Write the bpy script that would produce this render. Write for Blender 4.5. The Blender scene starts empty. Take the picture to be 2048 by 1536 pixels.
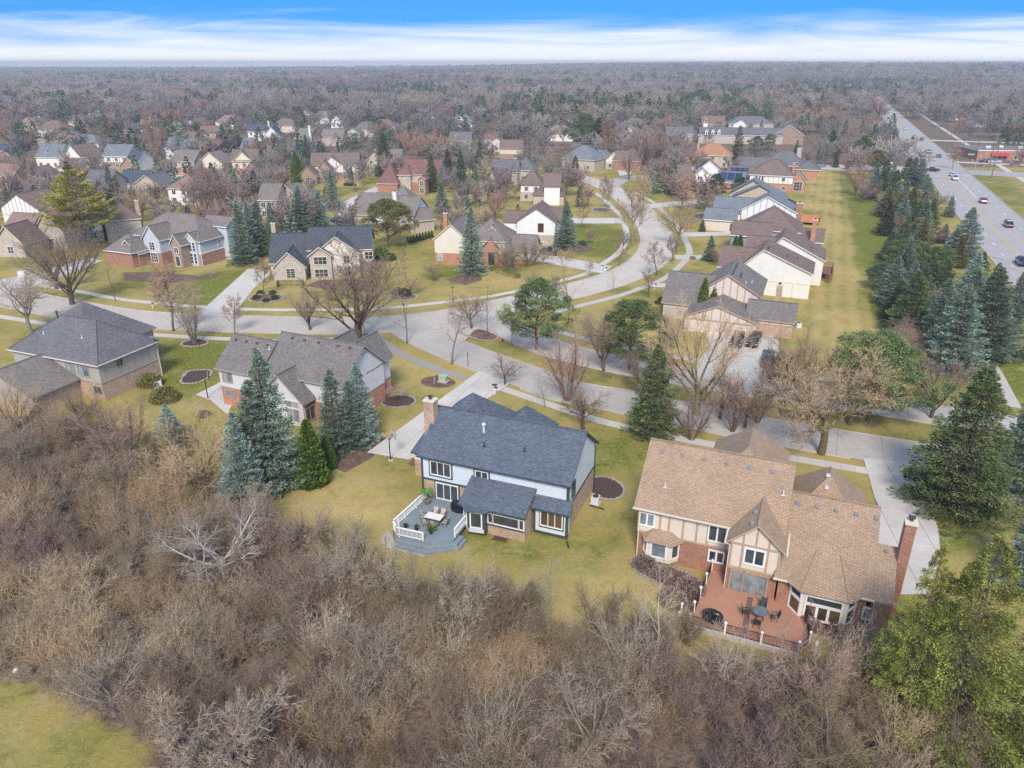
import bpy, math, random
import numpy as np
from mathutils import Vector, Matrix, Euler
from mathutils.geometry import tessellate_polygon
S = bpy.context.scene
COL = S.collection
rad = math.radians
# camera
CAM_H = 42.0
FPX = 1500.0                      # focal length in pixels of the 2048 px wide photograph
PITCH = math.atan((768.0 - 125.0) / FPX)
cam_data = bpy.data.cameras.new('camera')
cam_data.sensor_width = 36.0
cam_data.lens = 36.0 * FPX / 2048.0
cam_data.clip_start = 0.5
cam_data.clip_end = 30000.0
cam = bpy.data.objects.new('camera', cam_data)
COL.objects.link(cam)
cam.location = (0, 0, CAM_H)
cam.rotation_euler = (math.pi / 2 - PITCH, 0, 0)
S.camera = cam
# sky and sun
SUN_EL, SUN_AZ = rad(44), rad(184)      # azimuth clockwise from +Y: behind the camera
world = bpy.data.worlds.new('World')
S.world = world
world.use_nodes = True
wn, wl = world.node_tree.nodes, world.node_tree.links
wn.clear()
w_out = wn.new('ShaderNodeOutputWorld')
w_bg = wn.new('ShaderNodeBackground')
w_bg.inputs['Strength'].default_value = 0.105
w_sky = wn.new('ShaderNodeTexSky')
w_sky.sky_type = 'NISHITA'
w_sky.sun_disc = False
w_sky.sun_elevation = SUN_EL
w_sky.sun_rotation = SUN_AZ
w_sky.air_density = 1.0
w_sky.dust_density = 0.6
w_sky.ozone_density = 2.0
w_tc = wn.new('ShaderNodeTexCoord')
w_sep = wn.new('ShaderNodeSeparateXYZ')
wl.new(w_tc.outputs['Generated'], w_sep.inputs[0])
# clear, deep blue already low above the haze line
w_add = wn.new('ShaderNodeVectorMath'); w_add.operation = 'ADD'
w_add.inputs[1].default_value = (0, 0, 0.42)
wl.new(w_tc.outputs['Generated'], w_add.inputs[0])
w_nrm = wn.new('ShaderNodeVectorMath'); w_nrm.operation = 'NORMALIZE'
wl.new(w_add.outputs[0], w_nrm.inputs[0])
wl.new(w_nrm.outputs[0], w_sky.inputs['Vector'])
w_hsv = wn.new('ShaderNodeHueSaturation')
w_hsv.inputs['Saturation'].default_value = 1.4
w_hsv.inputs['Hue'].default_value = 0.497
w_hsv.inputs['Value'].default_value = 1.85
wl.new(w_sky.outputs[0], w_hsv.inputs['Color'])
# thin streaky cloud: dense at the horizon, broken higher up
w_map = wn.new('ShaderNodeMapping')
w_map.inputs['Scale'].default_value = (1.7, 1.7, 24.0)
w_map.inputs['Rotation'].default_value = (0.0, 0.05, 0.0)
wl.new(w_tc.outputs['Generated'], w_map.inputs['Vector'])
w_noise = wn.new('ShaderNodeTexNoise')
w_noise.inputs['Scale'].default_value = 2.0
w_noise.inputs['Detail'].default_value = 7.0
w_noise.inputs['Roughness'].default_value = 0.55
w_noise.inputs['Distortion'].default_value = 1.2
wl.new(w_map.outputs[0], w_noise.inputs['Vector'])
w_hor = wn.new('ShaderNodeMapRange')          # cloud cover falls with height
w_hor.inputs['From Min'].default_value = 0.0
w_hor.inputs['From Max'].default_value = 0.062
w_hor.inputs['To Min'].default_value = 0.52
w_hor.inputs['To Max'].default_value = -0.14
wl.new(w_sep.outputs['Z'], w_hor.inputs['Value'])
w_top = wn.new('ShaderNodeMapRange')          # and thickens again to the thin overcast that softens the light
w_top.inputs['From Min'].default_value = 0.085
w_top.inputs['From Max'].default_value = 0.45
w_top.inputs['To Min'].default_value = 0.0
w_top.inputs['To Max'].default_value = 0.30
wl.new(w_sep.outputs['Z'], w_top.inputs['Value'])
w_cov = wn.new('ShaderNodeMath'); w_cov.operation = 'ADD'
wl.new(w_hor.outputs[0], w_cov.inputs[0]); wl.new(w_top.outputs[0], w_cov.inputs[1])
w_sum = wn.new('ShaderNodeMath'); w_sum.operation = 'ADD'
w_amp = wn.new('ShaderNodeMapRange'); w_amp.clamp = False
w_amp.inputs['To Min'].default_value = 0.17; w_amp.inputs['To Max'].default_value = 0.83
wl.new(w_noise.outputs['Fac'], w_amp.inputs['Value'])
wl.new(w_amp.outputs[0], w_sum.inputs[0])
wl.new(w_cov.outputs[0], w_sum.inputs[1])
w_ramp = wn.new('ShaderNodeMapRange')
w_ramp.interpolation_type = 'SMOOTHSTEP'
w_ramp.inputs['From Min'].default_value = 0.42
w_ramp.inputs['From Max'].default_value = 0.95
wl.new(w_sum.outputs[0], w_ramp.inputs['Value'])
w_mix = wn.new('ShaderNodeMix'); w_mix.data_type = 'RGBA'
wl.new(w_ramp.outputs[0], w_mix.inputs['Factor'])
wl.new(w_hsv.outputs[0], w_mix.inputs['A'])
w_mix.inputs['B'].default_value = (6.7, 6.95, 7.3, 1)
wl.new(w_mix.outputs['Result'], w_bg.inputs['Color'])
wl.new(w_bg.outputs[0], w_out.inputs['Surface'])
sun_d = bpy.data.lights.new('sun', 'SUN')
sun_d.energy = 2.7
sun_d.angle = rad(14)
sun_d.color = (1.0, 0.925, 0.83)
sun = bpy.data.objects.new('sun', sun_d)
COL.objects.link(sun)
_sd = Vector((math.sin(SUN_AZ) * math.cos(SUN_EL), math.cos(SUN_AZ) * math.cos(SUN_EL), math.sin(SUN_EL)))
sun.rotation_euler = _sd.to_track_quat('Z', 'Y').to_euler()
S.view_settings.view_transform = 'Standard'
S.view_settings.look = 'None'
S.view_settings.exposure = 0.52
S.view_settings.gamma = 1.0
S.view_settings.use_curve_mapping = False
S.cycles.max_bounces = 5
S.cycles.diffuse_bounces = 2
S.cycles.glossy_bounces = 2
S.cycles.transmission_bounces = 2
S.cycles.volume_bounces = 0
S.cycles.transparent_max_bounces = 4
S.cycles.use_denoising = False
S.cycles.use_adaptive_sampling = False
# survey helpers: photo point -> place on the ground
_cp, _sp = math.cos(PITCH), math.sin(PITCH)
def G(u, v, z=0.0):
 """the point at height z that was sighted at photo position (u, v)"""
 x = (u - 1024.0) / FPX
 y = -(v - 768.0) / FPX
 r = (x, _cp + y * _sp, -_sp + y * _cp)
 t = (z - CAM_H) / r[2]
 return Vector((r[0] * t, r[1] * t, z))
def sight(X, Y, Z):
 dz = Z - CAM_H
 f = Y * _cp - dz * _sp
 return 1024 + FPX * X / f, 768 - FPX * (Y * _sp + dz * _cp) / f
def rise(u, v, vt):
 """height of something that stands at (u, v) and whose top was sighted at row vt"""
 g = G(u, v)
 lo, hi = 0.0, 70.0
 for _ in range(40):
  m = (lo + hi) / 2
  if sight(g.x, g.y, m)[1] > vt:
   lo = m
  else:
   hi = m
 return lo
# object helpers
def tag(o, label=None, cat=None, group=None, kind=None):
 if label: o['label'] = label
 if cat: o['category'] = cat
 if group: o['group'] = group
 if kind: o['kind'] = kind
 return o
def thing(name, label, cat, loc=(0, 0, 0), rz=0.0, group=None):
 o = bpy.data.objects.new(name, None)
 o.empty_display_size = 0.3
 COL.objects.link(o)
 o.location = loc
 o.rotation_euler = (0, 0, rz)
 return tag(o, label, cat, group)
def link(name, me, parent=None, loc=None, rz=None, kind=None):
 o = bpy.data.objects.new(name, me)
 COL.objects.link(o)
 if parent is not None: o.parent = parent
 if loc is not None: o.location = loc
 if rz is not None: o.rotation_euler = (0, 0, rz)
 if kind: o['kind'] = kind
 return o
def dup(o, parent=None, **kw):
 c = o.copy()
 COL.objects.link(c)
 if parent is not None: c.parent = parent
 for ch in o.children:
  dup(ch, c)
 return c
class MB:
 """collects shapes for ONE mesh object"""
 def __init__(self):
  self.v, self.f, self.m = [], [], []
 def poly(self, pts, m=0):
  b = len(self.v)
  self.v.extend([tuple(p) for p in pts])
  self.f.append(tuple(range(b, b + len(pts))))
  self.m.append(m)
 def box(self, c, s, rz=0.0, m=0, taper=1.0):
  cx, cy, cz = c
  a, b, h = s[0] / 2, s[1] / 2, s[2] / 2
  co, si = math.cos(rz), math.sin(rz)
  i = len(self.v)
  for dz, k in ((-h, 1.0), (h, taper)):
   for dx, dy in ((-a, -b), (a, -b), (a, b), (-a, b)):
    dx *= k; dy *= k
    self.v.append((cx + dx * co - dy * si, cy + dx * si + dy * co, cz + dz))
  for q in ((0, 3, 2, 1), (4, 5, 6, 7), (0, 1, 5, 4), (1, 2, 6, 5), (2, 3, 7, 6), (3, 0, 4, 7)):
   self.f.append(tuple(i + k for k in q)); self.m.append(m)
  return self
 def beam(self, p, q, w, t, up=(0, 0, 1), m=0):
  """bar with a rectangular section from p to q"""
  p, q = Vector(p), Vector(q)
  d = (q - p).normalized()
  up = Vector(up)
  s = d.cross(up)
  if s.length < 1e-4: s = d.cross(Vector((1, 0, 0)))
  s.normalize()
  u = s.cross(d).normalized()
  i = len(self.v)
  for e in (p, q):
   for a, b in ((-1, -1), (1, -1), (1, 1), (-1, 1)):
    self.v.append(tuple(e + s * (a * w / 2) + u * (b * t / 2)))
  for k in ((0, 3, 2, 1), (4, 5, 6, 7), (0, 1, 5, 4), (1, 2, 6, 5), (2, 3, 7, 6), (3, 0, 4, 7)):
   self.f.append(tuple(i + j for j in k)); self.m.append(m)
  return self
 def tube(self, p, q, r0, r1=None, n=8, m=0, cap=True):
  p, q = Vector(p), Vector(q)
  if r1 is None: r1 = r0
  d = (q - p).normalized()
  s = d.cross(Vector((0, 0, 1)))
  if s.length < 1e-4: s = Vector((1, 0, 0))
  s.normalize(); u = s.cross(d)
  i = len(self.v)
  for e, r in ((p, r0), (q, r1)):
   for k in range(n):
    a = 2 * math.pi * k / n
    self.v.append(tuple(e + s * (r * math.cos(a)) + u * (r * math.sin(a))))
  for k in range(n):
   self.f.append((i + k, i + (k + 1) % n, i + n + (k + 1) % n, i + n + k)); self.m.append(m)
  if cap:
   self.f.append(tuple(i + k for k in reversed(range(n)))); self.m.append(m)
   self.f.append(tuple(i + n + k for k in range(n))); self.m.append(m)
  return self
 def lathe(self, c, prof, n=12, m=0, sx=1.0, sy=1.0):
  c = Vector(c)
  i = len(self.v)
  for r, z in prof:
   for k in range(n):
    a = 2 * math.pi * k / n
    self.v.append((c.x + r * sx * math.cos(a), c.y + r * sy * math.sin(a), c.z + z))
  for j in range(len(prof) - 1):
   for k in range(n):
    a, b = i + j * n + k, i + j * n + (k + 1) % n
    self.f.append((a, b, b + n, a + n)); self.m.append(m)
  self.f.append(tuple(i + k for k in reversed(range(n)))); self.m.append(m)
  j = i + (len(prof) - 1) * n
  self.f.append(tuple(j + k for k in range(n))); self.m.append(m)
  return self
 def slab(self, pts, t, m=0):
  """polygon with thickness t downwards"""
  n = len(pts)
  i = len(self.v)
  self.v.extend([tuple(p) for p in pts])
  self.v.extend([(p[0], p[1], p[2] - t) for p in pts])
  self.f.append(tuple(range(i, i + n))); self.m.append(m)
  self.f.append(tuple(reversed(range(i + n, i + 2 * n)))); self.m.append(m)
  for k in range(n):
   a, b = i + k, i + (k + 1) % n
   self.f.append((b, a, a + n, b + n)); self.m.append(m)
  return self
 def mesh(self, name, mats, uv=True, smooth=False):
  me = bpy.data.meshes.new(name)
  me.from_pydata(self.v, [], self.f)
  for m in (mats if isinstance(mats, (list, tuple)) else [mats]): me.materials.append(m)
  me.polygons.foreach_set('material_index', self.m)
  if smooth: me.polygons.foreach_set('use_smooth', [True] * len(self.f))
  me.update()
  if uv: box_uv(me)
  return me
 def build(self, name, mats, parent=None, loc=None, rz=None, kind=None, smooth=False):
  return link(name, self.mesh(name, mats, smooth=smooth), parent, loc, rz, kind)
def box_uv(me):
 """UVs in metres: u runs level along each face, v runs up its slope"""
 n = len(me.loops)
 if not n: return
 lay = me.uv_layers.new(name='UVMap')
 uv = np.zeros((n, 2), np.float32)
 vs = me.vertices
 for p in me.polygons:
  nr = p.normal
  if abs(nr.z) > 0.995:
   ux, uy = Vector((1, 0, 0)), Vector((0, 1, 0))
  else:
   ux = Vector((-nr.y, nr.x, 0)).normalized()
   uy = nr.cross(ux)
  for li in p.loop_indices:
   co = vs[me.loops[li].vertex_index].co
   uv[li] = (co.dot(ux), co.dot(uy))
 lay.data.foreach_set('uv', uv.ravel())
def np_mesh(name, verts, tris, mats, mat_idx=None, tint=None, smooth=False):
 """fast triangle mesh; tint is one value per triangle kept as a face attribute"""
 me = bpy.data.meshes.new(name)
 verts = np.asarray(verts, np.float32); tris = np.asarray(tris, np.int32)
 nv, nt = len(verts), len(tris)
 me.vertices.add(nv); me.vertices.foreach_set('co', verts.ravel())
 me.loops.add(nt * 3); me.loops.foreach_set('vertex_index', tris.ravel())
 me.polygons.add(nt)
 me.polygons.foreach_set('loop_start', np.arange(0, nt * 3, 3, dtype=np.int32))
 try:
  me.polygons.foreach_set('loop_total', np.full(nt, 3, np.int32))
 except Exception:
  pass
 for m in (mats if isinstance(mats, (list, tuple)) else [mats]): me.materials.append(m)
 if mat_idx is not None: me.polygons.foreach_set('material_index', np.asarray(mat_idx, np.int32))
 if smooth: me.polygons.foreach_set('use_smooth', np.ones(nt, bool))
 if tint is not None:
  a = me.attributes.new('tint', 'FLOAT', 'FACE')
  a.data.foreach_set('value', np.asarray(tint, np.float32))
 me.update(calc_edges=True)
 return me
# materials
MATS = {}
class NT:
 def __init__(self, name):
  self.mat = bpy.data.materials.new(name)
  self.mat.use_nodes = True
  self.n, self.l = self.mat.node_tree.nodes, self.mat.node_tree.links
  self.b = self.n['Principled BSDF']
 def new(self, t, **kw):
  n = self.n.new(t)
  for k, v in kw.items(): setattr(n, k, v)
  return n
 def put(self, a, b): self.l.new(a, b)
 def noise(self, vec, scale, detail=4.0, rough=0.55):
  n = self.new('ShaderNodeTexNoise')
  n.inputs['Scale'].default_value = scale
  n.inputs['Detail'].default_value = detail
  n.inputs['Roughness'].default_value = rough
  if vec is not None: self.put(vec, n.inputs['Vector'])
  return n.outputs['Fac']
 def rng(self, x, a, b, c, d, smooth=False):
  n = self.new('ShaderNodeMapRange')
  if smooth: n.interpolation_type = 'SMOOTHSTEP'
  for k, v in zip(('From Min', 'From Max', 'To Min', 'To Max'), (a, b, c, d)): n.inputs[k].default_value = v
  self.put(x, n.inputs['Value'])
  return n.outputs[0]
 def math(self, op, x, y=None):
  n = self.new('ShaderNodeMath', operation=op)
  for i, k in enumerate((x, y)):
   if k is None: continue
   if isinstance(k, (int, float)): n.inputs[i].default_value = k
   else: self.put(k, n.inputs[i])
  return n.outputs[0]
 def mix(self, f, a, b, mode='MIX'):
  n = self.new('ShaderNodeMix', data_type='RGBA', blend_type=mode)
  for k, v in (('Factor', f), ('A', a), ('B', b)):
   s = n.inputs[k]
   if isinstance(v, (int, float)): s.default_value = v
   elif isinstance(v, (tuple, list)): s.default_value = (*v[:3], 1)
   else: self.put(v, s)
  return n.outputs['Result']
 def scale_col(self, col, f):
  """colour times a factor"""
  n = self.new('ShaderNodeVectorMath', operation='SCALE')
  if isinstance(col, (tuple, list)): n.inputs[0].default_value = col[:3]
  else: self.put(col, n.inputs[0])
  if isinstance(f, (int, float)): n.inputs['Scale'].default_value = f
  else: self.put(f, n.inputs['Scale'])
  return n.outputs[0]
 def color(self, c):
  if isinstance(c, (tuple, list)): self.b.inputs['Base Color'].default_value = (*c[:3], 1)
  else: self.put(c, self.b.inputs['Base Color'])
 def rough(self, r): self.b.inputs['Roughness'].default_value = r
 def bump(self, h, dist, strength=1.0):
  n = self.new('ShaderNodeBump')
  n.inputs['Distance'].default_value = dist
  n.inputs['Strength'].default_value = strength
  self.put(h, n.inputs['Height'])
  self.put(n.outputs[0], self.b.inputs['Normal'])
 def uv(self): return self.new('ShaderNodeTexCoord').outputs['UV']
 def obj(self): return self.new('ShaderNodeTexCoord').outputs['Object']
 def pos(self): return self.new('ShaderNodeNewGeometry').outputs['Position']
 def orand(self): return self.new('ShaderNodeObjectInfo').outputs['Random']
def paint(name, c, rough=0.6, var=0.06, scale=1.2, metal=0.0):
 if name in MATS: return MATS[name]
 t = NT(name)
 n = t.noise(t.obj(), scale, 5)
 t.color(t.scale_col(c, t.rng(n, 0.3, 0.7, 1 - var, 1 + var)))
 t.rough(rough)
 t.b.inputs['Metallic'].default_value = metal
 MATS[name] = t.mat
 return t.mat
def shingle(name, c, tab=(0.32, 0.15), var=0.22, blot=0.10):
 if name in MATS: return MATS[name]
 t = NT(name)
 uv = t.uv()
 b = t.new('ShaderNodeTexBrick')
 b.offset = 0.37
 b.inputs['Scale'].default_value = 1.0
 b.inputs['Brick Width'].default_value = tab[0]
 b.inputs['Row Height'].default_value = tab[1]
 b.inputs['Mortar Size'].default_value = 0.012
 b.inputs['Mortar Smooth'].default_value = 0.3
 b.inputs['Bias'].default_value = 0.0
 b.inputs['Color1'].default_value = (*[k * (1 + var) for k in c], 1)
 b.inputs['Color2'].default_value = (*[k * (1 - var) for k in c], 1)
 b.inputs['Mortar'].default_value = (*[k * 0.5 for k in c], 1)
 t.put(uv, b.inputs['Vector'])
 gr = t.noise(uv, 38.0, 3, 0.7)
 bl = t.noise(uv, 0.32, 4, 0.6)
 f = t.math('MULTIPLY', t.rng(gr, 0.3, 0.7, 0.86, 1.14), t.rng(bl, 0.3, 0.7, 1 - blot, 1 + blot))
 t.color(t.scale_col(b.outputs['Color'], f))
 t.rough(0.92)
 t.bump(b.outputs['Fac'], -0.02)
 MATS[name] = t.mat
 return t.mat
def brick(name, c, mortar, var=0.3):
 if name in MATS: return MATS[name]
 t = NT(name)
 uv = t.uv()
 b = t.new('ShaderNodeTexBrick')
 b.inputs['Scale'].default_value = 1.0
 b.inputs['Brick Width'].default_value = 0.215
 b.inputs['Row Height'].default_value = 0.075
 b.inputs['Mortar Size'].default_value = 0.009
 b.inputs['Color1'].default_value = (*[k * (1 + var) for k in c], 1)
 b.inputs['Color2'].default_value = (*[k * (1 - var) for k in c], 1)
 b.inputs['Mortar'].default_value = (*mortar, 1)
 t.put(uv, b.inputs['Vector'])
 bl = t.noise(uv, 0.9, 5, 0.65)
 t.color(t.scale_col(b.outputs['Color'], t.rng(bl, 0.3, 0.7, 0.82, 1.18)))
 t.rough(0.9)
 t.bump(b.outputs['Fac'], -0.008)
 MATS[name] = t.mat
 return t.mat
def siding(name, c, row=0.16, vertical=False):
 """lap siding (level boards) or grooved panel siding (upright grooves)"""
 if name in MATS: return MATS[name]
 t = NT(name)
 uv = t.uv()
 s = t.new('ShaderNodeSeparateXYZ'); t.put(uv, s.inputs[0])
 fr = t.math('FRACT', t.math('DIVIDE', s.outputs[0 if vertical else 1], row))
 bl = t.noise(uv, 0.6, 5, 0.6)
 seam = t.rng(fr, 0.0, 0.12, 0.72, 1.0)
 t.color(t.scale_col(c, t.math('MULTIPLY', seam, t.rng(bl, 0.3, 0.7, 0.94, 1.04))))
 t.rough(0.7)
 t.bump(fr, -0.014 if not vertical else 0.004)
 MATS[name] = t.mat
 return t.mat
def concrete(name, c, var=0.09, crack=0):
 if name in MATS: return MATS[name]
 t = NT(name)
 p = t.pos()
 n1, n2, n3 = t.noise(p, 0.13, 5, 0.6), t.noise(p, 1.4, 5, 0.65), t.noise(p, 22, 2)
 f = t.math('MULTIPLY', t.rng(n1, 0.3, 0.7, 1 - var, 1 + var), t.rng(n2, 0.28, 0.72, 1 - var * 0.7, 1 + var * 0.6))
 f = t.math('MULTIPLY', f, t.rng(n3, 0.3, 0.7, 0.95, 1.05))
 f = t.math('MULTIPLY', f, t.rng(t.orand(), 0, 1, 0.93, 1.05))
 if crack:                                   # wandering cracks, some sealed dark
  ad = t.new('ShaderNodeVectorMath', operation='ADD'); t.put(p, ad.inputs[0])
  nz = t.new('ShaderNodeTexNoise'); nz.inputs['Scale'].default_value = 0.9; nz.inputs['Detail'].default_value = 4; t.put(p, nz.inputs['Vector'])
  t.put(nz.outputs['Color'], ad.inputs[1])
  vo = t.new('ShaderNodeTexVoronoi', feature='DISTANCE_TO_EDGE'); vo.inputs['Scale'].default_value = crack; t.put(ad.outputs[0], vo.inputs['Vector'])
  ln = t.math('MULTIPLY', t.rng(vo.outputs['Distance'], 0.0, 0.012, 1, 0), t.rng(n1, 0.45, 0.6, 0, 1))
  f = t.math('MULTIPLY', f, t.rng(ln, 0, 1, 1, 0.55))
  f = t.math('MULTIPLY', f, t.rng(t.noise(p, 0.5, 3), 0.62, 0.78, 1, 0.86, True))
 t.color(t.scale_col(c, f))
 t.rough(0.88)
 MATS[name] = t.mat
 return t.mat
def glass(name, c, rough=0.06):
 if name in MATS: return MATS[name]
 t = NT(name)
 n = t.noise(t.obj(), 1.1, 3)
 t.color(t.scale_col(c, t.rng(t.math('ADD', n, t.math('MULTIPLY', t.orand(), 0.5)), 0.3, 1.1, 0.4, 2.1)))
 t.rough(rough)
 t.b.inputs['Specular IOR Level'].default_value = 0.75
 MATS[name] = t.mat
 return t.mat
def foliage(name, c_dark, c_light, rough=0.75, rand=0.25, hue=None):
 """needles or leaves: each spray has its own shade of green, each tree a slight cast"""
 if name in MATS: return MATS[name]
 t = NT(name)
 a = t.new('ShaderNodeAttribute'); a.attribute_name = 'tint'
 r = t.orand()
 col = t.mix(a.outputs['Fac'], c_dark, c_light)
 if hue is not None:
  col = t.mix(t.rng(t.noise(t.obj(), 0.55, 3), 0.5, 0.72, 0, 0.75, True), col, hue)
 t.color(t.scale_col(col, t.rng(r, 0, 1, 1 - rand, 1 + rand)))
 t.rough(rough)
 t.b.inputs['Specular IOR Level'].default_value = 0.2
 MATS[name] = t.mat
 return t.mat
def bark(name, c, rand=0.15):
 if name in MATS: return MATS[name]
 t = NT(name)
 n = t.noise(t.obj(), 3.5, 5, 0.7)
 f = t.math('MULTIPLY', t.rng(n, 0.3, 0.7, 0.7, 1.3), t.rng(t.orand(), 0, 1, 1 - rand, 1 + rand))
 t.color(t.scale_col(c, f))
 t.rough(0.9)
 t.b.inputs['Specular IOR Level'].default_value = 0.15
 MATS[name] = t.mat
 return t.mat
# plants
def _perp(d):
 a = np.array([0.0, 0.0, 1.0]) if abs(d[2]) < 0.9 else np.array([1.0, 0.0, 0.0])
 s = np.cross(d, a); s /= np.linalg.norm(s)
 return s, np.cross(s, d)
class Grow:
 """bare tree: stems in levels, each a tapering wobbly polyline"""
 def __init__(self, seed, levels, wob=0.12, trop=0.06):
  self.r = random.Random(seed)
  self.lv = levels
  self.wob, self.trop = wob, trop
  self.segs = [[] for _ in levels]
 def stem(self, p, d, L, r, lv):
  rr, spec = self.r, self.lv[lv]
  n = spec['seg']
  pts = [p]; q = p; e = d
  for i in range(n):
   e = e + np.array([rr.gauss(0, 1), rr.gauss(0, 1), rr.gauss(0, 1)]) * spec.get('wob', self.wob)
   e[2] += spec.get('trop', self.trop)
   e /= np.linalg.norm(e)
   q = q + e * (L / n)
   pts.append(q)
  tip = spec.get('tip', 0.35)
  rs = [r * (1 - (1 - tip) * i / n) for i in range(n + 1)]
  for i in range(n):
   self.segs[lv].append((pts[i], pts[i + 1], rs[i], rs[i + 1]))
  if lv + 1 >= len(self.lv): return
  nx = self.lv[lv + 1]
  k = nx['n'] if isinstance(nx['n'], int) else rr.randint(*nx['n'])
  if nx.get('perlen'): k = max(1, int(k * L / nx['perlen']))
  ph = rr.random() * 6.28
  for j in range(k):
   t = nx['t0'] + (1 - nx['t0']) * (j + rr.random() * 0.9) / k
   t = min(t, 0.999)
   i = int(t * n); f = t * n - i
   b = pts[i] * (1 - f) + pts[i + 1] * f
   ax = pts[i + 1] - pts[i]; ax = ax / np.linalg.norm(ax)
   s, u = _perp(ax)
   ph += 2.4 + rr.gauss(0, 0.4)
   ang = rad(nx['ang'] + rr.gauss(0, nx.get('av', 9)) + nx.get('slope', 0) * (1 - t))
   dd = ax * math.cos(ang) + (s * math.cos(ph) + u * math.sin(ph)) * math.sin(ang)
   ll = L * nx['len'] * (1 - nx.get('fall', 0.5) * t) * rr.uniform(0.75, 1.2)
   br = rs[i] * nx['rad'] * rr.uniform(0.8, 1.1)
   self.stem(b, dd, ll, max(br, nx.get('rmin', 0.0)), lv + 1)
def tubes(segs, n, flare=None):
 """array of segments -> triangles; n sides; n == 1 makes three-sided spikes"""
 if not segs: return np.zeros((0, 3)), np.zeros((0, 3), int)
 p = np.array([s[0] for s in segs]); q = np.array([s[1] for s in segs])
 r0 = np.array([s[2] for s in segs]); r1 = np.array([s[3] for s in segs])
 d = q - p; d /= np.linalg.norm(d, axis=1)[:, None] + 1e-9
 a = np.where(np.abs(d[:, 2:3]) < 0.9, np.array([[0, 0, 1.0]]), np.array([[1.0, 0, 0]]))
 s = np.cross(d, a); s /= np.linalg.norm(s, axis=1)[:, None]
 u = np.cross(s, d)
 m = len(segs)
 if n == 1:
  k = 3
  V = np.zeros((m, 4, 3))
  for i in range(3):
   an = 2 * math.pi * i / 3
   V[:, i] = p + (s * math.cos(an) + u * math.sin(an)) * r0[:, None]
  V[:, 3] = q
  base = (np.arange(m) * 4)[:, None]
  T = np.stack([np.hstack([base + i, base + (i + 1) % 3, base + 3]) for i in range(3)], 1).reshape(-1, 3)
  return V.reshape(-1, 3), T
 V = np.zeros((m, 2 * n, 3))
 for i in range(n):
  an = 2 * math.pi * i / n
  o = s * math.cos(an) + u * math.sin(an)
  V[:, i] = p + o * r0[:, None]
  V[:, n + i] = q + o * r1[:, None]
 base = (np.arange(m) * 2 * n)[:, None]
 T = []
 for i in range(n):
  j = (i + 1) % n
  T.append(np.hstack([base + i, base + j, base + n + j]))
  T.append(np.hstack([base + i, base + n + j, base + n + i]))
 return V.reshape(-1, 3), np.stack(T, 1).reshape(-1, 3)
def join(parts):
 V, T, o = [], [], 0
 for v, t in parts:
  V.append(v); T.append(t + o); o += len(v)
 return np.vstack(V), np.vstack(T)
def bare_mesh(name, seed, levels, split, starts=None, wob=0.12, trop=0.06):
 """returns (trunk mesh, crown mesh) of unit height 1 (scaled after)"""
 g = Grow(seed, levels, wob, trop)
 if starts is None: starts = [((0, 0, 0), (0, 0, 1), 1.0, levels[0]['r'])]
 for p, d, L, r in starts:
  d = np.array(d, float); d /= np.linalg.norm(d)
  g.stem(np.array(p, float), d, L * levels[0]['L'], r, 0)
 sides = {0: 8, 1: 6, 2: 4}
 A, B = [], []
 for i, sg in enumerate(g.segs):
  if i == len(g.segs) - 1 and i > 1: n = 1
  else: n = sides.get(i, 3)
  (A if i < split else B).append(tubes(sg, n))
 va, ta = join(A); vb, tb = join(B)
 top = max(va[:, 2].max(), vb[:, 2].max())
 va, vb = va / top, vb / top
 tint = np.repeat(np.random.RandomState(seed).rand(len(tb) // 3 + 1), 3)[:len(tb)]
 return np_mesh(name + '_trunk', va, ta, [None]), np_mesh(name + '_crown', vb, tb, [None], tint=tint)
BARE = {}
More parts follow.
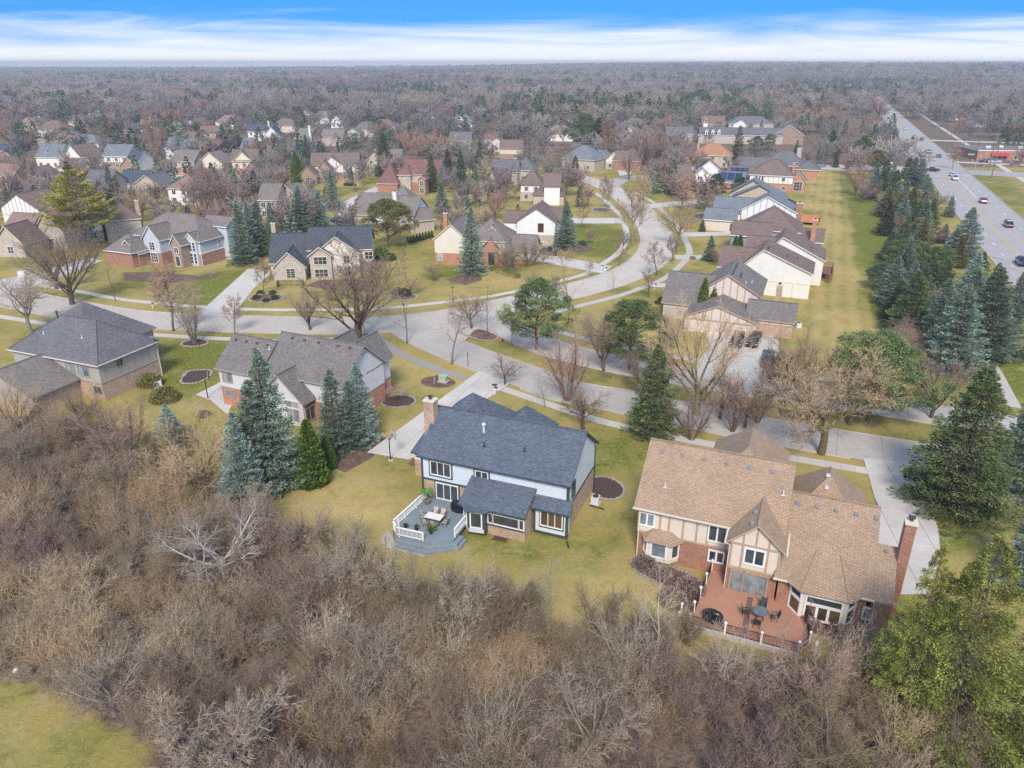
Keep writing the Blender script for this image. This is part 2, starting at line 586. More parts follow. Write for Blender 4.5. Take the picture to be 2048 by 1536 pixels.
def make_bare():
 up = dict(L=0.62, r=0.019, seg=7, tip=0.25, wob=0.05, trop=0.03, n=1)
 BARE['oval'] = [bare_mesh('oval%d' % s, 11 + s, [
  dict(L=0.9, r=0.014, seg=9, tip=0.2, wob=0.06, trop=0.04),
  dict(n=17, t0=0.22, ang=46, len=0.52, fall=0.62, rad=0.5, seg=5, tip=0.25, wob=0.12, trop=0.10),
  dict(n=8, t0=0.2, ang=38, len=0.5, fall=0.5, rad=0.5, seg=4, tip=0.3, trop=0.06),
  dict(n=9, t0=0.15, ang=36, len=0.6, fall=0.45, rad=0.55, rmin=0.0014, seg=2, tip=0.6),
  dict(n=7, t0=0.1, ang=36, len=0.6, fall=0.4, rad=0.7, rmin=0.0012, seg=1)], 3) for s in range(2)]
 BARE['vase'] = [bare_mesh('vase%d' % s, 31 + s, [
  dict(L=0.26, r=0.030, seg=4, tip=0.75, wob=0.04, trop=0.02),
  dict(n=9, t0=0.3, ang=34, len=2.9, fall=0.2, rad=0.5, seg=8, tip=0.2, wob=0.07, trop=0.035),
  dict(n=9, t0=0.2, ang=30, len=0.42, fall=0.35, rad=0.45, seg=5, tip=0.25, trop=0.05),
  dict(n=9, t0=0.15, ang=34, len=0.55, fall=0.4, rad=0.5, rmin=0.0014, seg=2, tip=0.6),
  dict(n=8, t0=0.1, ang=34, len=0.6, fall=0.4, rad=0.7, rmin=0.0012, seg=1)], 3) for s in range(2)]
 BARE['broad'] = [bare_mesh('broad%d' % s, 51 + s, [
  dict(L=0.34, r=0.028, seg=5, tip=0.7, wob=0.05, trop=0.02),
  dict(n=8, t0=0.55, ang=52, len=1.9, fall=0.15, rad=0.55, seg=8, tip=0.2, wob=0.13, trop=0.05),
  dict(n=9, t0=0.2, ang=44, len=0.45, fall=0.4, rad=0.5, seg=5, tip=0.25, wob=0.15),
  dict(n=9, t0=0.15, ang=42, len=0.58, fall=0.4, rad=0.5, rmin=0.0014, seg=2, tip=0.6, wob=0.15),
  dict(n=8, t0=0.1, ang=40, len=0.6, fall=0.4, rad=0.7, rmin=0.0012, seg=1)], 3) for s in range(2)]
 r = random.Random(5)
 BARE['clump'] = []
 for s in range(2):
  st = []
  for k in range(9):
   a = k * 2.4 + r.random(); t = rad(r.uniform(5, 30))
   st.append(((0.02 * math.cos(a), 0.02 * math.sin(a), 0), (math.sin(t) * math.cos(a), math.sin(t) * math.sin(a), math.cos(t)), r.uniform(0.7, 1.0), 0.010))
  BARE['clump'].append(bare_mesh('clump%d' % s, 71 + s, [
   dict(L=0.85, r=0.01, seg=8, tip=0.2, wob=0.06, trop=0.03),
   dict(n=9, t0=0.2, ang=30, len=0.42, fall=0.5, rad=0.5, seg=4, tip=0.25),
   dict(n=7, t0=0.15, ang=32, len=0.5, fall=0.4, rad=0.5, seg=3, tip=0.3, rmin=0.0014),
   dict(n=8, t0=0.1, ang=34, len=0.55, fall=0.4, rad=0.6, rmin=0.0011, seg=1)], 2, starts=st))
 BARE['thin'] = [bare_mesh('thin%d' % s, 91 + s, [
  dict(L=1.0, r=0.010, seg=10, tip=0.2, wob=0.05, trop=0.03),
  dict(n=14, t0=0.25, ang=48, len=0.36, fall=0.6, rad=0.42, seg=4, tip=0.25, wob=0.12, trop=0.08),
  dict(n=7, t0=0.2, ang=40, len=0.5, fall=0.4, rad=0.5, seg=3, tip=0.3, rmin=0.0012),
  dict(n=5, t0=0.1, ang=38, len=0.55, fall=0.4, rad=0.6, rmin=0.0012, seg=1)], 2) for s in range(2)]
def far_bare(name, seed, mat, n1=10, w=0.011, spread=1.0):
 g = Grow(seed, [
  dict(L=0.5, r=0.018, seg=3, tip=0.5, wob=0.05, trop=0.02),
  dict(n=n1, t0=0.35, ang=42 * spread, len=1.0, fall=0.25, rad=0.5, seg=3, tip=0.3, trop=0.08),
  dict(n=7, t0=0.15, ang=38, len=0.5, fall=0.4, rad=0.5, seg=2, tip=0.4, rmin=w * 0.6),
  dict(n=7, t0=0.1, ang=40, len=0.55, fall=0.3, rad=0.6, rmin=w * 0.55, seg=1)])
 g.stem(np.zeros(3), np.array([0, 0, 1.0]), 0.5, 0.018, 0)
 v, t = join([tubes(s, 1 if i == 3 else 3) for i, s in enumerate(g.segs)])
 v = v / v[:, 2].max()
 tint = np.repeat(np.random.RandomState(seed).rand(len(t) // 3 + 1), 3)[:len(t)]
 return np_mesh(name, v, t, mat, tint=tint)
def sprays(P, D, L, W, rs, nr=None, droop=0.0):
 """one slim folded leaf shape (two triangles) at each P along D"""
 m = len(P)
 D = D / (np.linalg.norm(D, axis=1)[:, None] + 1e-9)
 rv = rs.normal(size=(m, 3))
 s = np.cross(D, rv); s /= np.linalg.norm(s, axis=1)[:, None] + 1e-9
 n = np.cross(s, D)
 W = np.broadcast_to(np.asarray(W, float), (m,))[:, None]; L = np.broadcast_to(np.asarray(L, float), (m,))[:, None]
 mid = P + D * L * 0.45
 V = np.stack([P, mid + s * W, mid - s * W + n * W * 0.7, P + D * L], 1)
 V[:, 3, 2] -= droop * L[:, 0]
 b = (np.arange(m) * 4)[:, None]
 T = np.stack([np.hstack([b, b + 1, b + 3]), np.hstack([b, b + 3, b + 2])], 1).reshape(-1, 3)
 return V.reshape(-1, 3), T
def conifer_mesh(name, seed, rad_=0.24, tiers=30, per=9, nspray=26, droop=0.25, lift=0.35, gap=0.25, sl=0.035, sw=0.008, base=0.05, power=0.76, fluff=1.0):
 """spruce of height 1: whorls of boughs, each bough feathered with sprays"""
 rs = np.random.RandomState(seed)
 trunk = [(np.array([0, 0, 0.0]), np.array([0, 0, 0.5]), 0.016, 0.010), (np.array([0, 0, 0.5]), np.array([0, 0, 0.97]), 0.010, 0.002)]
 Ps, Ds, Ls, Tn = [], [], [], []
 for i in range(tiers):
  t = i / (tiers - 1)
  z = base + (0.965 - base) * (t ** 0.92)
  R = rad_ * (1 - t) ** power + 0.012
  k = max(4, int(per * (0.55 + 0.45 * (1 - t))))
  ph = rs.rand() * 6.28
  for j in range(k):
   if rs.rand() < gap * 0.6: continue
   a = ph + 6.28 * (j + rs.uniform(-0.3, 0.3)) / k
   r = R * rs.uniform(0.58, 1.16)
   dirh = np.array([math.cos(a), math.sin(a), 0])
   side = np.array([-dirh[1], dirh[0], 0])
   zz = z + rs.uniform(-0.5, 0.5) * 0.9 / tiers
   ns = max(7, int(nspray * (0.35 + 0.65 * (1 - t))))
   u = np.sqrt(rs.rand(ns) * 0.93 + 0.07)
   bend = -droop * r * (u ** 1.0) + lift * r * (u ** 3) * 0.55
   half = (0.30 * r * (1 - 0.75 * u) + 0.012) * fluff
   off = rs.uniform(-1, 1, ns)
   P = dirh * (u * r)[:, None] + side * (off * half)[:, None]
   P[:, 2] += zz + bend + rs.normal(size=ns) * 0.006 - np.abs(off) * half * 0.25
   D = dirh * 0.8 + side * (off * 0.9)[:, None] + np.array([0, 0, 1.0]) * (rs.uniform(-0.35, 0.45, ns))[:, None]
   Ps.append(P); Ds.append(D)
   Ls.append(sl * rs.uniform(0.7, 1.3, ns) * (0.75 + 0.4 * (1 - t)))
   c = np.clip(rs.normal(0.42, 0.2) + rs.normal(size=ns) * 0.22, 0, 1)
   Tn.append(c)
   trunk.append((np.array([0, 0, zz]), dirh * r * 0.8 + np.array([0, 0, zz - droop * r * 0.6]), 0.0035 * (1 - t) + 0.0008, 0.0007))
 # leader
 m = 26
 P = np.zeros((m, 3)); P[:, 2] = rs.uniform(0.93, 0.985, m); D = rs.normal(size=(m, 3)) * 0.5; D[:, 2] = 1.0
 Ps.append(P); Ds.append(D); Ls.append(np.full(m, sl * 0.7)); Tn.append(rs.rand(m))
 P, D, L, Tn = np.vstack(Ps), np.vstack(Ds), np.concatenate(Ls), np.concatenate(Tn)
 V, T = sprays(P, D, L, sw * rs.uniform(0.7, 1.4, len(P)), rs)
 tv, tt = tubes(trunk, 4)
 top = V[:, 2].max()
 return np_mesh(name + '_trunk', tv / top, tt, [None]), np_mesh(name + '_crown', V / top, T, [None], tint=np.repeat(Tn, 2))
def pine_mesh(name, seed, puffs=150, needles=70, crown=(0.33, 0.33), zb=0.3, pr=0.075, flat=0.6, sl=0.04, lean=0.0, spikes=0.35, w=0.0065):
 """pine of height 1: open limbs carrying tufts of needles"""
 rs = np.random.RandomState(seed)
 zt = 0.93
 trunk = [(np.array([0, 0, 0.0]), np.array([lean * 0.4, 0, 0.45]), 0.020, 0.014), (np.array([lean * 0.4, 0, 0.45]), np.array([lean, 0, zt]), 0.014, 0.004)]
 Ps, Ds, Ls, Tn = [], [], [], []
 lob = [(rs.uniform(0, 6.28), rs.uniform(0.0, 1.0), rs.uniform(0.6, 1.35)) for _ in range(18)]
 for k in range(puffs):
  t = rs.rand() ** 0.8
  z = zb + (zt - zb) * t
  prof = math.sin(math.pi * min(1, 0.18 + 0.78 * t)) ** 0.75
  a = rs.rand() * 6.28
  mod = 1.0
  for la, lt, lm in lob:
   wg = math.exp(-((math.cos(a - la) - 1) * 3.0) ** 2 - ((t - lt) * 4) ** 2)
   mod *= 1 + (lm - 1) * wg
  rr = (0.35 + 0.65 * rs.rand() ** 0.45) * prof * mod
  c = np.array([math.cos(a) * rr * crown[0] + lean * t, math.sin(a) * rr * crown[1], z])
  R = pr * rs.uniform(0.65, 1.25)
  n = int(needles * rs.uniform(0.7, 1.2))
  d = rs.normal(size=(n, 3)); d[:, 2] = d[:, 2] * 0.7 + spikes; d /= np.linalg.norm(d, axis=1)[:, None]
  P = c + d * np.array([R, R, R * flat]) * (rs.rand(n) ** 0.5)[:, None]
  Ps.append(P); Ds.append(d + rs.normal(size=(n, 3)) * 0.3); Ls.append(sl * rs.uniform(0.6, 1.2, n))
  Tn.append(np.clip(rs.normal(0.45, 0.22) + rs.normal(size=n) * 0.18, 0, 1))
  if k % 2 == 0:
   b = np.array([lean * t * 0.8, 0, max(0.16, z - 0.12 * rr - 0.05)])
   trunk.append((b, c, 0.006 * rr + 0.0015, 0.0015))
 P, D, L, Tn = np.vstack(Ps), np.vstack(Ds), np.concatenate(Ls), np.concatenate(Tn)
 V, T = sprays(P, D, L, w * rs.uniform(0.7, 1.4, len(P)), rs)
 tv, tt = tubes(trunk, 5)
 top = V[:, 2].max()
 return np_mesh(name + '_trunk', tv / top, tt, [None]), np_mesh(name + '_crown', V / top, T, [None], tint=np.repeat(Tn, 2))
def hedge_cloud(name, seed, shape, n, sl, sw, up=0.6, lo=0.0):
 """dense clipped evergreen: sprays over a surface. shape(rs, n) -> points, outward normals"""
 rs = np.random.RandomState(seed)
 P, N = shape(rs, n)
 D = N * 0.5 + rs.normal(size=(n, 3)) * 0.35 + np.array([0, 0, up])
 V, T = sprays(P, D, sl * rs.uniform(0.6, 1.3, n), sw * rs.uniform(0.7, 1.3, n), rs)
 tint = np.clip(0.45 + 0.25 * rs.normal(size=n), 0, 1)
 return np_mesh(name, V, T, [None], tint=np.repeat(tint, 2))
def cone_shape(R):
 def f(rs, n):
  t = rs.rand(n) ** 1.5
  a = rs.rand(n) * 6.28
  prof = np.minimum(1, (1 - t) ** 0.75) * np.minimum(1, 0.72 + t * 2.2)
  r = R * prof * (0.70 + 0.30 * rs.rand(n) ** 0.4) * (1 + 0.10 * np.sin(a * 3 + t * 9) + 0.05 * np.sin(a * 7 - t * 17))
  P = np.stack([r * np.cos(a), r * np.sin(a), t * 0.97 + 0.0], 1)
  N = np.stack([np.cos(a), np.sin(a), np.full(n, 0.3)], 1)
  return P, N
 return f
def ball_shape(rx, ry, rz, rough=0.1):
 def f(rs, n):
  d = rs.normal(size=(n, 3)); d[:, 2] = np.abs(d[:, 2]) - 0.25
  d /= np.linalg.norm(d, axis=1)[:, None]
  q = 0.75 + 0.25 * rs.rand(n) ** 0.5 + rough * np.sin(d[:, 0] * 5 + 1) * np.sin(d[:, 1] * 6)
  P = d * np.array([rx, ry, rz]) * q[:, None]
  P[:, 2] = np.maximum(0.02, P[:, 2] + rz * 0.25)
  return P, d
 return f
def box_shape(L, W, H):
 def f(rs, n):
  P = rs.uniform(-0.5, 0.5, (n, 3))
  k = rs.randint(0, 5, n)
  for i, (ax, s) in enumerate(((0, -0.5), (0, 0.5), (1, -0.5), (1, 0.5), (2, 0.5))):
   P[k == i, ax] = s + rs.uniform(-0.06, 0.03, (k == i).sum()) * (1 if s > 0 else -1)
  N = P.copy(); N /= np.linalg.norm(N, axis=1)[:, None] + 1e-6
  P = P * np.array([L, W, H]); P[:, 2] += H / 2
  return P, N
 return f
make_bare()
CON = {
 'spruce': [conifer_mesh('spruce%d' % s, 200 + s, rad_=0.25, tiers=36, per=12, nspray=125, sl=0.0165, sw=0.0033) for s in range(3)],
 'slim': [conifer_mesh('slim%d' % s, 210 + s, rad_=0.17, tiers=34, per=11, nspray=75, sl=0.0165, sw=0.0033) for s in range(2)],
 'wide': [conifer_mesh('wide%d' % s, 220 + s, rad_=0.33, tiers=26, per=13, nspray=84, droop=0.18, gap=0.4, sl=0.026, sw=0.006, power=0.7) for s in range(2)],
 'weep': [conifer_mesh('weep0', 230, rad_=0.36, tiers=22, per=12, nspray=34, droop=0.75, lift=0.1, sl=0.06, sw=0.012, power=1.0)],
 'hemlock': [conifer_mesh('hemlock%d' % s, 240 + s, rad_=0.36, tiers=30, per=11, nspray=380, droop=0.34, lift=0.25, gap=0.5, sl=0.0115, sw=0.0021, power=0.75, fluff=0.95) for s in range(1)],
 'pine': [pine_mesh('pine%d' % s, 250 + s, puffs=190, needles=150, crown=(0.42, 0.42), zb=0.24, pr=0.062, sl=0.026, w=0.0036) for s in range(2)],
 'oldpine': [conifer_mesh('oldpine0', 260, rad_=.37, tiers=17, per=9, nspray=330, droop=-.10, lift=.25, gap=.4, sl=.022, sw=.0034, base=.34, power=.55, fluff=1.7)],
 'broadpine': [pine_mesh('broadpine0', 265, puffs=230, needles=150, crown=(0.56, 0.56), zb=0.30, pr=0.072, flat=0.55, sl=0.03, w=0.004)],
}
ARB = [hedge_cloud('arborvitae%d' % s, 280 + s, cone_shape(0.20), 5200, 0.05, 0.010, up=0.9) for s in range(2)]
BALL = hedge_cloud('ball', 290, ball_shape(0.5, 0.5, 0.42), 1700, 0.10, 0.02)
_tb = MB(); _tb.tube((0, 0, 0), (0, 0, 0.5), 0.02, 0.008, 6)
STEM = _tb.mesh('stem', [None], uv=False)
# bark and twig colours
BK = {
 'grey': bark('bark_grey', (0.22, 0.185, 0.155)), 'brown': bark('bark_brown', (0.14, 0.10, 0.075)),
 'red': bark('bark_red', (0.19, 0.115, 0.09)), 'pale': bark('bark_pale', (0.34, 0.31, 0.26)),
 'white': bark('bark_white', (0.50, 0.47, 0.42)), 'tan': bark('bark_tan', (0.26, 0.19, 0.115)),
 'olive': bark('bark_olive', (0.15, 0.13, 0.07)),
}
TW = {
 'grey': foliage('twigs_grey', (0.237, 0.183, 0.129), (0.475, 0.376, 0.272)), 'brown': foliage('twigs_brown', (0.199, 0.140, 0.096), (0.386, 0.280, 0.197)),
 'red': foliage('twigs_red', (0.282, 0.169, 0.130), (0.444, 0.294, 0.234)), 'pale': foliage('twigs_pale', (0.310, 0.247, 0.179), (0.557, 0.455, 0.341)),
 'white': foliage('twigs_white', (0.324, 0.254, 0.198), (0.552, 0.463, 0.385)), 'tan': foliage('twigs_tan', (0.348, 0.237, 0.140), (0.552, 0.407, 0.260)),
 'rust': foliage('twigs_rust', (0.324, 0.175, 0.114), (0.480, 0.288, 0.203)), 'plum': foliage('twigs_plum', (0.222, 0.153, 0.127), (0.408, 0.294, 0.250)),
 'olive': foliage('twigs_olive', (0.204, 0.158, 0.073), (0.336, 0.260, 0.135)),
}
FO = {
 'blue': foliage('needles_blue', (0.106, 0.154, 0.122), (0.412, 0.539, 0.456)),
 'bluegreen': foliage('needles_bluegreen', (0.085, 0.129, 0.087), (0.305, 0.399, 0.292)),
 'green': foliage('needles_green', (0.060, 0.087, 0.033), (0.220, 0.280, 0.106)),
 'dark': foliage('needles_dark', (0.037, 0.062, 0.035), (0.135, 0.189, 0.106)),
 'olive': foliage('needles_olive', (0.106, 0.105, 0.033), (0.327, 0.294, 0.109)),
 'yellow': foliage('needles_yellow', (0.16, 0.155, 0.022), (0.50, 0.44, 0.085)),
 'lime': foliage('needles_lime', (0.085, 0.098, 0.018), (0.38, 0.40, 0.095)),
 'cone': foliage('needles_with_cones', (0.064, 0.091, 0.057), (0.213, 0.266, 0.177), hue=(0.341, 0.203, 0.068)),
 'arb': foliage('arborvitae_green', (0.042, 0.085, 0.015), (0.163, 0.255, 0.041)),
 'box': foliage('boxwood_green', (0.035, 0.056, 0.016), (0.121, 0.154, 0.041)),
}
# the woods farther off: greyer mixed twigs
FW = [foliage('wood_twigs_%d' % i, [k * .62 for k in c], c) for i, c in enumerate(((.30, .275, .25), (.38, .35, .32), (.26, .225, .205), (.36, .25, .22), (.25, .21, .205), (.36, .31, .24), (.38, .23, .17)))]
def plant(name, cat, label, meshes, mats, base, h, group=None, wide=1.0, rz=None, names=('trunk', 'crown')):
 """a tree: Empty at the foot > trunk, crown; meshes are shared between trees of one habit"""
 rr = random.random() * 6.28 if rz is None else rz
 t = thing(name, label, cat, base, rr, group)
 for me, mt, nm in zip(meshes, mats, names):
  if me is None: continue
  o = link(nm, me, t)
  o.scale = (h * wide, h * wide, h)
  o.material_slots[0].link = 'OBJECT'
  o.material_slots[0].material = mt
 return t
# ground, roads, paths
def gpoly(pts): return [G(u, v) for u, v in pts]
def spline(P, step=2.5, closed=False):
 """smooth line through ground points"""
 P = [Vector((p.x, p.y, 0)) for p in P]
 out = []
 n = len(P)
 rng_ = range(n) if closed else range(n - 1)
 for i in rng_:
  if closed: a, b, c, d = P[(i - 1) % n], P[i], P[(i + 1) % n], P[(i + 2) % n]
  else: a, b, c, d = P[max(0, i - 1)], P[i], P[i + 1], P[min(n - 1, i + 2)]
  k = max(1, int((c - b).length / step))
  for j in range(k):
   t = j / k
   out.append(0.5 * ((2 * b) + (c - a) * t + (2 * a - 5 * b + 4 * c - d) * t * t + (3 * b - a - 3 * c + d) * t ** 3))
 if not closed: out.append(P[-1])
 return out
def sides(line, w):
 L, R = [], []
 for i, p in enumerate(line):
  d = (line[min(i + 1, len(line) - 1)] - line[max(i - 1, 0)]).normalized()
  n = Vector((-d.y, d.x, 0))
  L.append(p + n * w / 2); R.append(p - n * w / 2)
 return L, R
def inside(x, y, poly):
 """vectorised point in polygon"""
 x = np.asarray(x); y = np.asarray(y)
 c = np.zeros(x.shape, bool)
 n = len(poly)
 for i in range(n):
  x0, y0 = poly[i][0], poly[i][1]; x1, y1 = poly[(i + 1) % n][0], poly[(i + 1) % n][1]
  if y0 == y1: continue
  c ^= ((y0 > y) != (y1 > y)) & (x < (x1 - x0) * (y - y0) / (y1 - y0) + x0)
 return c
def hill(x, y):
 x = np.asarray(x, float); y = np.asarray(y, float)
 s = lambda a, b, v: (lambda t: t * t * (3 - 2 * t))(np.clip((v - a) / (b - a), 0, 1))
 r = s(1100, 2600, y) * (2 + 18 * s(-900, 900, x)) + s(2600, 4600, y) * 5 * s(-2500, 500, x)
 return r + s(1300, 2600, y) * 3 * np.sin(x / 330.0 + 1) * np.sin(y / 410.0)
ROADM = concrete('concrete_road', (0.50, 0.442, 0.378), .09, .13)
ROADG = concrete('concrete_road_grey', (0.415, 0.378, 0.338), .1, .17)
DRIVE = concrete('concrete_drive', (0.52, 0.485, 0.44), .11)
WALKM = concrete('concrete_walk', (0.50, 0.46, 0.405))
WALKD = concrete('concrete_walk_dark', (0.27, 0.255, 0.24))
KERBM = concrete('concrete_kerb', (0.47, 0.41, 0.36))
ASPH = concrete('asphalt_worn', (0.36, 0.335, 0.32), 0.07, .06)
JOINT = paint('joint_dark', (0.16, 0.145, 0.13), 0.9)
WHITE_LINE = paint('line_white', (0.78, 0.78, 0.76), 0.7)
YELLOW_LINE = paint('line_yellow', (0.62, 0.40, 0.09), 0.7)
# lines sighted in the photo
HEAD = rad(21.9)
MR0 = Vector((137.1, 218.0, 0)); MRD = Vector((math.sin(HEAD), math.cos(HEAD), 0)); MRN = Vector((MRD.y, -MRD.x, 0))
def MR(s, n): return MR0 + MRD * s + MRN * n
ROAD_A = spline(gpoly([(-260, 556), (-120, 574), (0, 592), (110, 614), (250, 637), (400, 645), (560, 650), (700, 652), (800, 647), (880, 638)]))
ROAD_B = spline(gpoly([(880, 641), (960, 624), (1060, 601), (1150, 581), (1230, 558), (1283, 533), (1310, 505), (1314, 476), (1296, 440), (1262, 405), (1225, 380), (1196, 366), (1150, 352)]))
ROAD_B2 = spline(gpoly([(1216, 374), (1250, 357), (1300, 352), (1345, 350), (1385, 346)]))
ROAD_C1 = spline(gpoly([(800, 648), (868, 683), (957, 719), (1050, 753), (1130, 782), (1230, 800), (1359, 827), (1500, 855), (1700, 890), (1900, 922), (2120, 955)]))
ROAD_C2 = spline(gpoly([(915, 632), (1000, 652), (1080, 688), (1160, 712), (1250, 732), (1380, 756), (1515, 777), (1640, 793), (1840, 824), (2000, 850), (2160, 876)]))
WALK = {
 'low_left': gpoly([(-150, 608), (0, 633), (102, 649), (200, 660), (284, 668), (380, 674), (455, 678), (560, 682), (680, 678), (753, 674)]),
 'up_left': gpoly([(-150, 548), (0, 560), (60, 568), (157, 583), (239, 598), (330, 608), (393, 613), (475, 618), (600, 620), (739, 618), (807, 613), (910, 602), (985, 592)]),
 'up_mid': gpoly([(985, 592), (1060, 577), (1120, 562), (1170, 548), (1202, 530), (1236, 506), (1252, 480), (1251, 455), (1240, 432), (1215, 405), (1190, 385)]),
 'right_b': gpoly([(1095, 628), (1150, 614), (1239, 591), (1290, 573), (1330, 556), (1362, 530), (1379, 505), (1370, 478), (1357, 455), (1330, 425), (1302, 402), (1270, 385)]),
 'c2': gpoly([(1090, 655), (1180, 680), (1300, 705), (1420, 725), (1553, 746), (1639, 757), (1720, 768)]),
 'c1': gpoly([(996, 774), (1081, 803), (1200, 842), (1253, 855), (1400, 885), (1593, 918), (1738, 943), (1850, 966), (1960, 985), (2100, 1005)]),
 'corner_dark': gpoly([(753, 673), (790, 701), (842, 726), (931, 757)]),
 'east': gpoly([(1950, 690), (1967, 708), (1990, 740), (2008, 773), (2030, 815)]),
}
PAD = {
 'main_drive': gpoly([(734, 906), (958, 743), (1023, 766), (985, 792), (905, 842), (872, 880), (850, 926)]),
 'tan_drive': gpoly([(1726, 916), (1828, 926), (1846, 966), (1856, 1007), (1877, 1061), (1880, 1120), (1850, 1190), (1770, 1190), (1745, 1100), (1752, 1007)]),
 'cream_drive': gpoly([(496, 538), (414, 612), (388, 630), (475, 634), (476, 617), (509, 576), (540, 549), (540, 540)]),
 'tudor_drive': gpoly([(1408, 664), (1545, 671), (1562, 690), (1545, 745), (1520, 775), (1385, 754), (1400, 720), (1420, 690)]),
 'left_drive': gpoly([(-60, 596), (72, 572), (160, 540), (205, 522), (180, 516), (60, 548), (-60, 572)]),
 'brick_drive': gpoly([(1030, 512), (1082, 507), (1225, 533), (1205, 547), (1080, 524), (1030, 522)]),
 'white_street': gpoly([(1130, 437), (1244, 436), (1250, 447), (1130, 447)]),
 'tudor_walk': gpoly([(1300, 566), (1380, 570), (1386, 577), (1300, 574)]),
 'pale_drive': gpoly([(1350, 511), (1405, 511), (1405, 519), (1350, 519)]),
 'far_drive': gpoly([(1366, 466), (1462, 464), (1464, 471), (1366, 474)]),
 'stone_drive': gpoly([(1232, 335), (1262, 337), (1262, 349), (1240, 352)]),
 'brick_far_drive': gpoly([(1330, 327), (1362, 322), (1362, 341), (1345, 344)]),
 'east_drive': gpoly([(1290, 410), (1345, 404), (1420, 402), (1425, 409), (1345, 413), (1300, 417)]),
 'basket_court': gpoly([(392, 790), (442, 765), (470, 800), (455, 830), (420, 800)]),
 'red_drive': gpoly([(688, 404), (748, 374), (768, 378), (700, 414), (690, 440), (676, 432)]),
 'grey_drive': gpoly([(672, 436), (700, 425), (712, 440), (690, 452)]),
 'mid_patch': gpoly([(330, 345), (365, 340), (372, 352), (340, 358)]),
}
FIELD = gpoly([(1615, 330), (1680, 326), (1722, 372), (1738, 420), (1765, 520), (1780, 590), (1790, 690), (1830, 745), (1700, 750), (1560, 690), (1600, 600), (1650, 500), (1640, 440), (1600, 400)])
FIELD_G = gpoly([(1640, 328), (1675, 345), (1700, 400), (1712, 470), (1735, 530), (1755, 600), (1790, 690), (1830, 745), (1880, 760), (1880, 700), (1760, 450), (1730, 380)])
THICKET = gpoly([(-700, 800), (60, 832), (200, 890), (330, 935), (470, 1010), (570, 1075), (640, 1160), (760, 1240), (880, 1285), (1000, 1310), (1180, 1330), (1350, 1350), (1500, 1372), (1640, 1370), (1720, 1330), (1900, 1370), (2300, 1340), (2600, 1800), (200, 1800), (330, 1530), (270, 1468), (160, 1400), (0, 1352), (-700, 1250)])
THICKET_BROWN = THICKET
MEDIAN_TAN = gpoly([(985, 660), (1020, 690), (1100, 735), (1250, 775), (1500, 826), (1800, 872), (1900, 875), (1860, 850), (1600, 820), (1350, 770), (1180, 730), (1060, 690)])
# grid that is fine near by and coarse to the horizon
gx = np.concatenate([[-5000, -3000, -2000, -1400, -1000, -700, -500, -380, -300, -260], np.arange(-230, 300, 1.6), [310, 360, 430, 520, 640, 800, 1000, 1400, 2000, 3000, 5000]]).astype(float)
gy = np.concatenate([[-300, -100, -20, 10], np.arange(24, 330, 1.6), [340, 360, 390, 430, 480, 540, 620, 720, 850, 1000, 1150, 1300, 1500, 1700, 1900, 2100, 2400, 2700, 3000, 3500, 4200, 5000, 5600]]).astype(float)
XX, YY = np.meshgrid(gx, gy)
HZ = hill(XX, YY)
gv = np.stack([XX, YY, HZ], -1).reshape(-1, 3)
nx_, ny_ = len(gx), len(gy)
ii = (np.arange(ny_ - 1)[:, None] * nx_ + np.arange(nx_ - 1)[None, :]).ravel()
gt = np.concatenate([np.stack([ii, ii + 1, ii + nx_ + 1], 1), np.stack([ii, ii + nx_ + 1, ii + nx_], 1)])
def blur(a, k=2):
 for _ in range(k):
  b = a.copy()
  b[1:-1, 1:-1] = (a[1:-1, 1:-1] * 2 + a[:-2, 1:-1] + a[2:, 1:-1] + a[1:-1, :-2] + a[1:-1, 2:]) / 6
  a = b
 return a
litter = inside(XX, YY, THICKET).astype(float)
litter[YY > 335] = 0.75
litter = np.maximum(litter, 0.55 * inside(XX, YY, MEDIAN_TAN))
green = np.full(XX.shape, 0.20)
for pts, val in ((FIELD, 0.08), (FIELD_G, 0.95)):
 green[inside(XX, YY, pts)] = val
for pts, val in (  # lawns that had greened up when the photo was taken
  ([(1690, 1020), (1990, 1030), (1990, 1120), (1880, 1100)], 0.70),
  ([(310, 690), (455, 690), (440, 790), (330, 770)], 0.58),
  ([(415, 545), (495, 535), (420, 610), (330, 606)], 0.58),
  ([(860, 530), (960, 545), (930, 570), (850, 560)], 0.58),
  ([(1070, 440), (1250, 460), (1235, 520), (1100, 500)], 0.51),
  ([(1200, 575), (1372, 580), (1365, 640), (1290, 600)], 0.54),
  ([(1870, 640), (2048, 560), (2048, 800), (1850, 780)], 0.58),
  ([(0, 1350), (170, 1405), (270, 1475), (340, 1536), (-500, 1700), (-500, 1300)], 0.36),
  ([(720, 900), (760, 930), (660, 960), (620, 1000), (600, 990)], 0.47),
  ([(1180, 860), (1290, 880), (1270, 1000), (1200, 960)], 0.48),
  ([(1180, 1090), (1260, 1040), (1270, 1090), (1230, 1130)], 0.51),
  ([(870, 1060), (1140, 1090), (1150, 1120), (860, 1100)], 0.45),
  ([(1895, 350), (1990, 345), (2100, 420), (2100, 480)], 0.31)):
 green[inside(XX, YY, gpoly(pts))] = val
dry = np.zeros(XX.shape)
for pts in ([(740, 700), (820, 720), (930, 770), (900, 790), (800, 740)], [(1060, 1130), (1350, 1180), (1390, 1330), (1150, 1310)],
   [(560, 960), (780, 940), (760, 1040), (620, 1080)], [(1280, 860), (1650, 920), (1640, 960), (1420, 900)]):
 dry[inside(XX, YY, gpoly(pts))] = 0.8
litter, green, dry = blur(litter, 2), blur(green, 5), blur(dry, 6)
t = NT('grass_ground')
p = t.pos()
aG, aL, aD = (t.new('ShaderNodeAttribute') for _ in range(3))
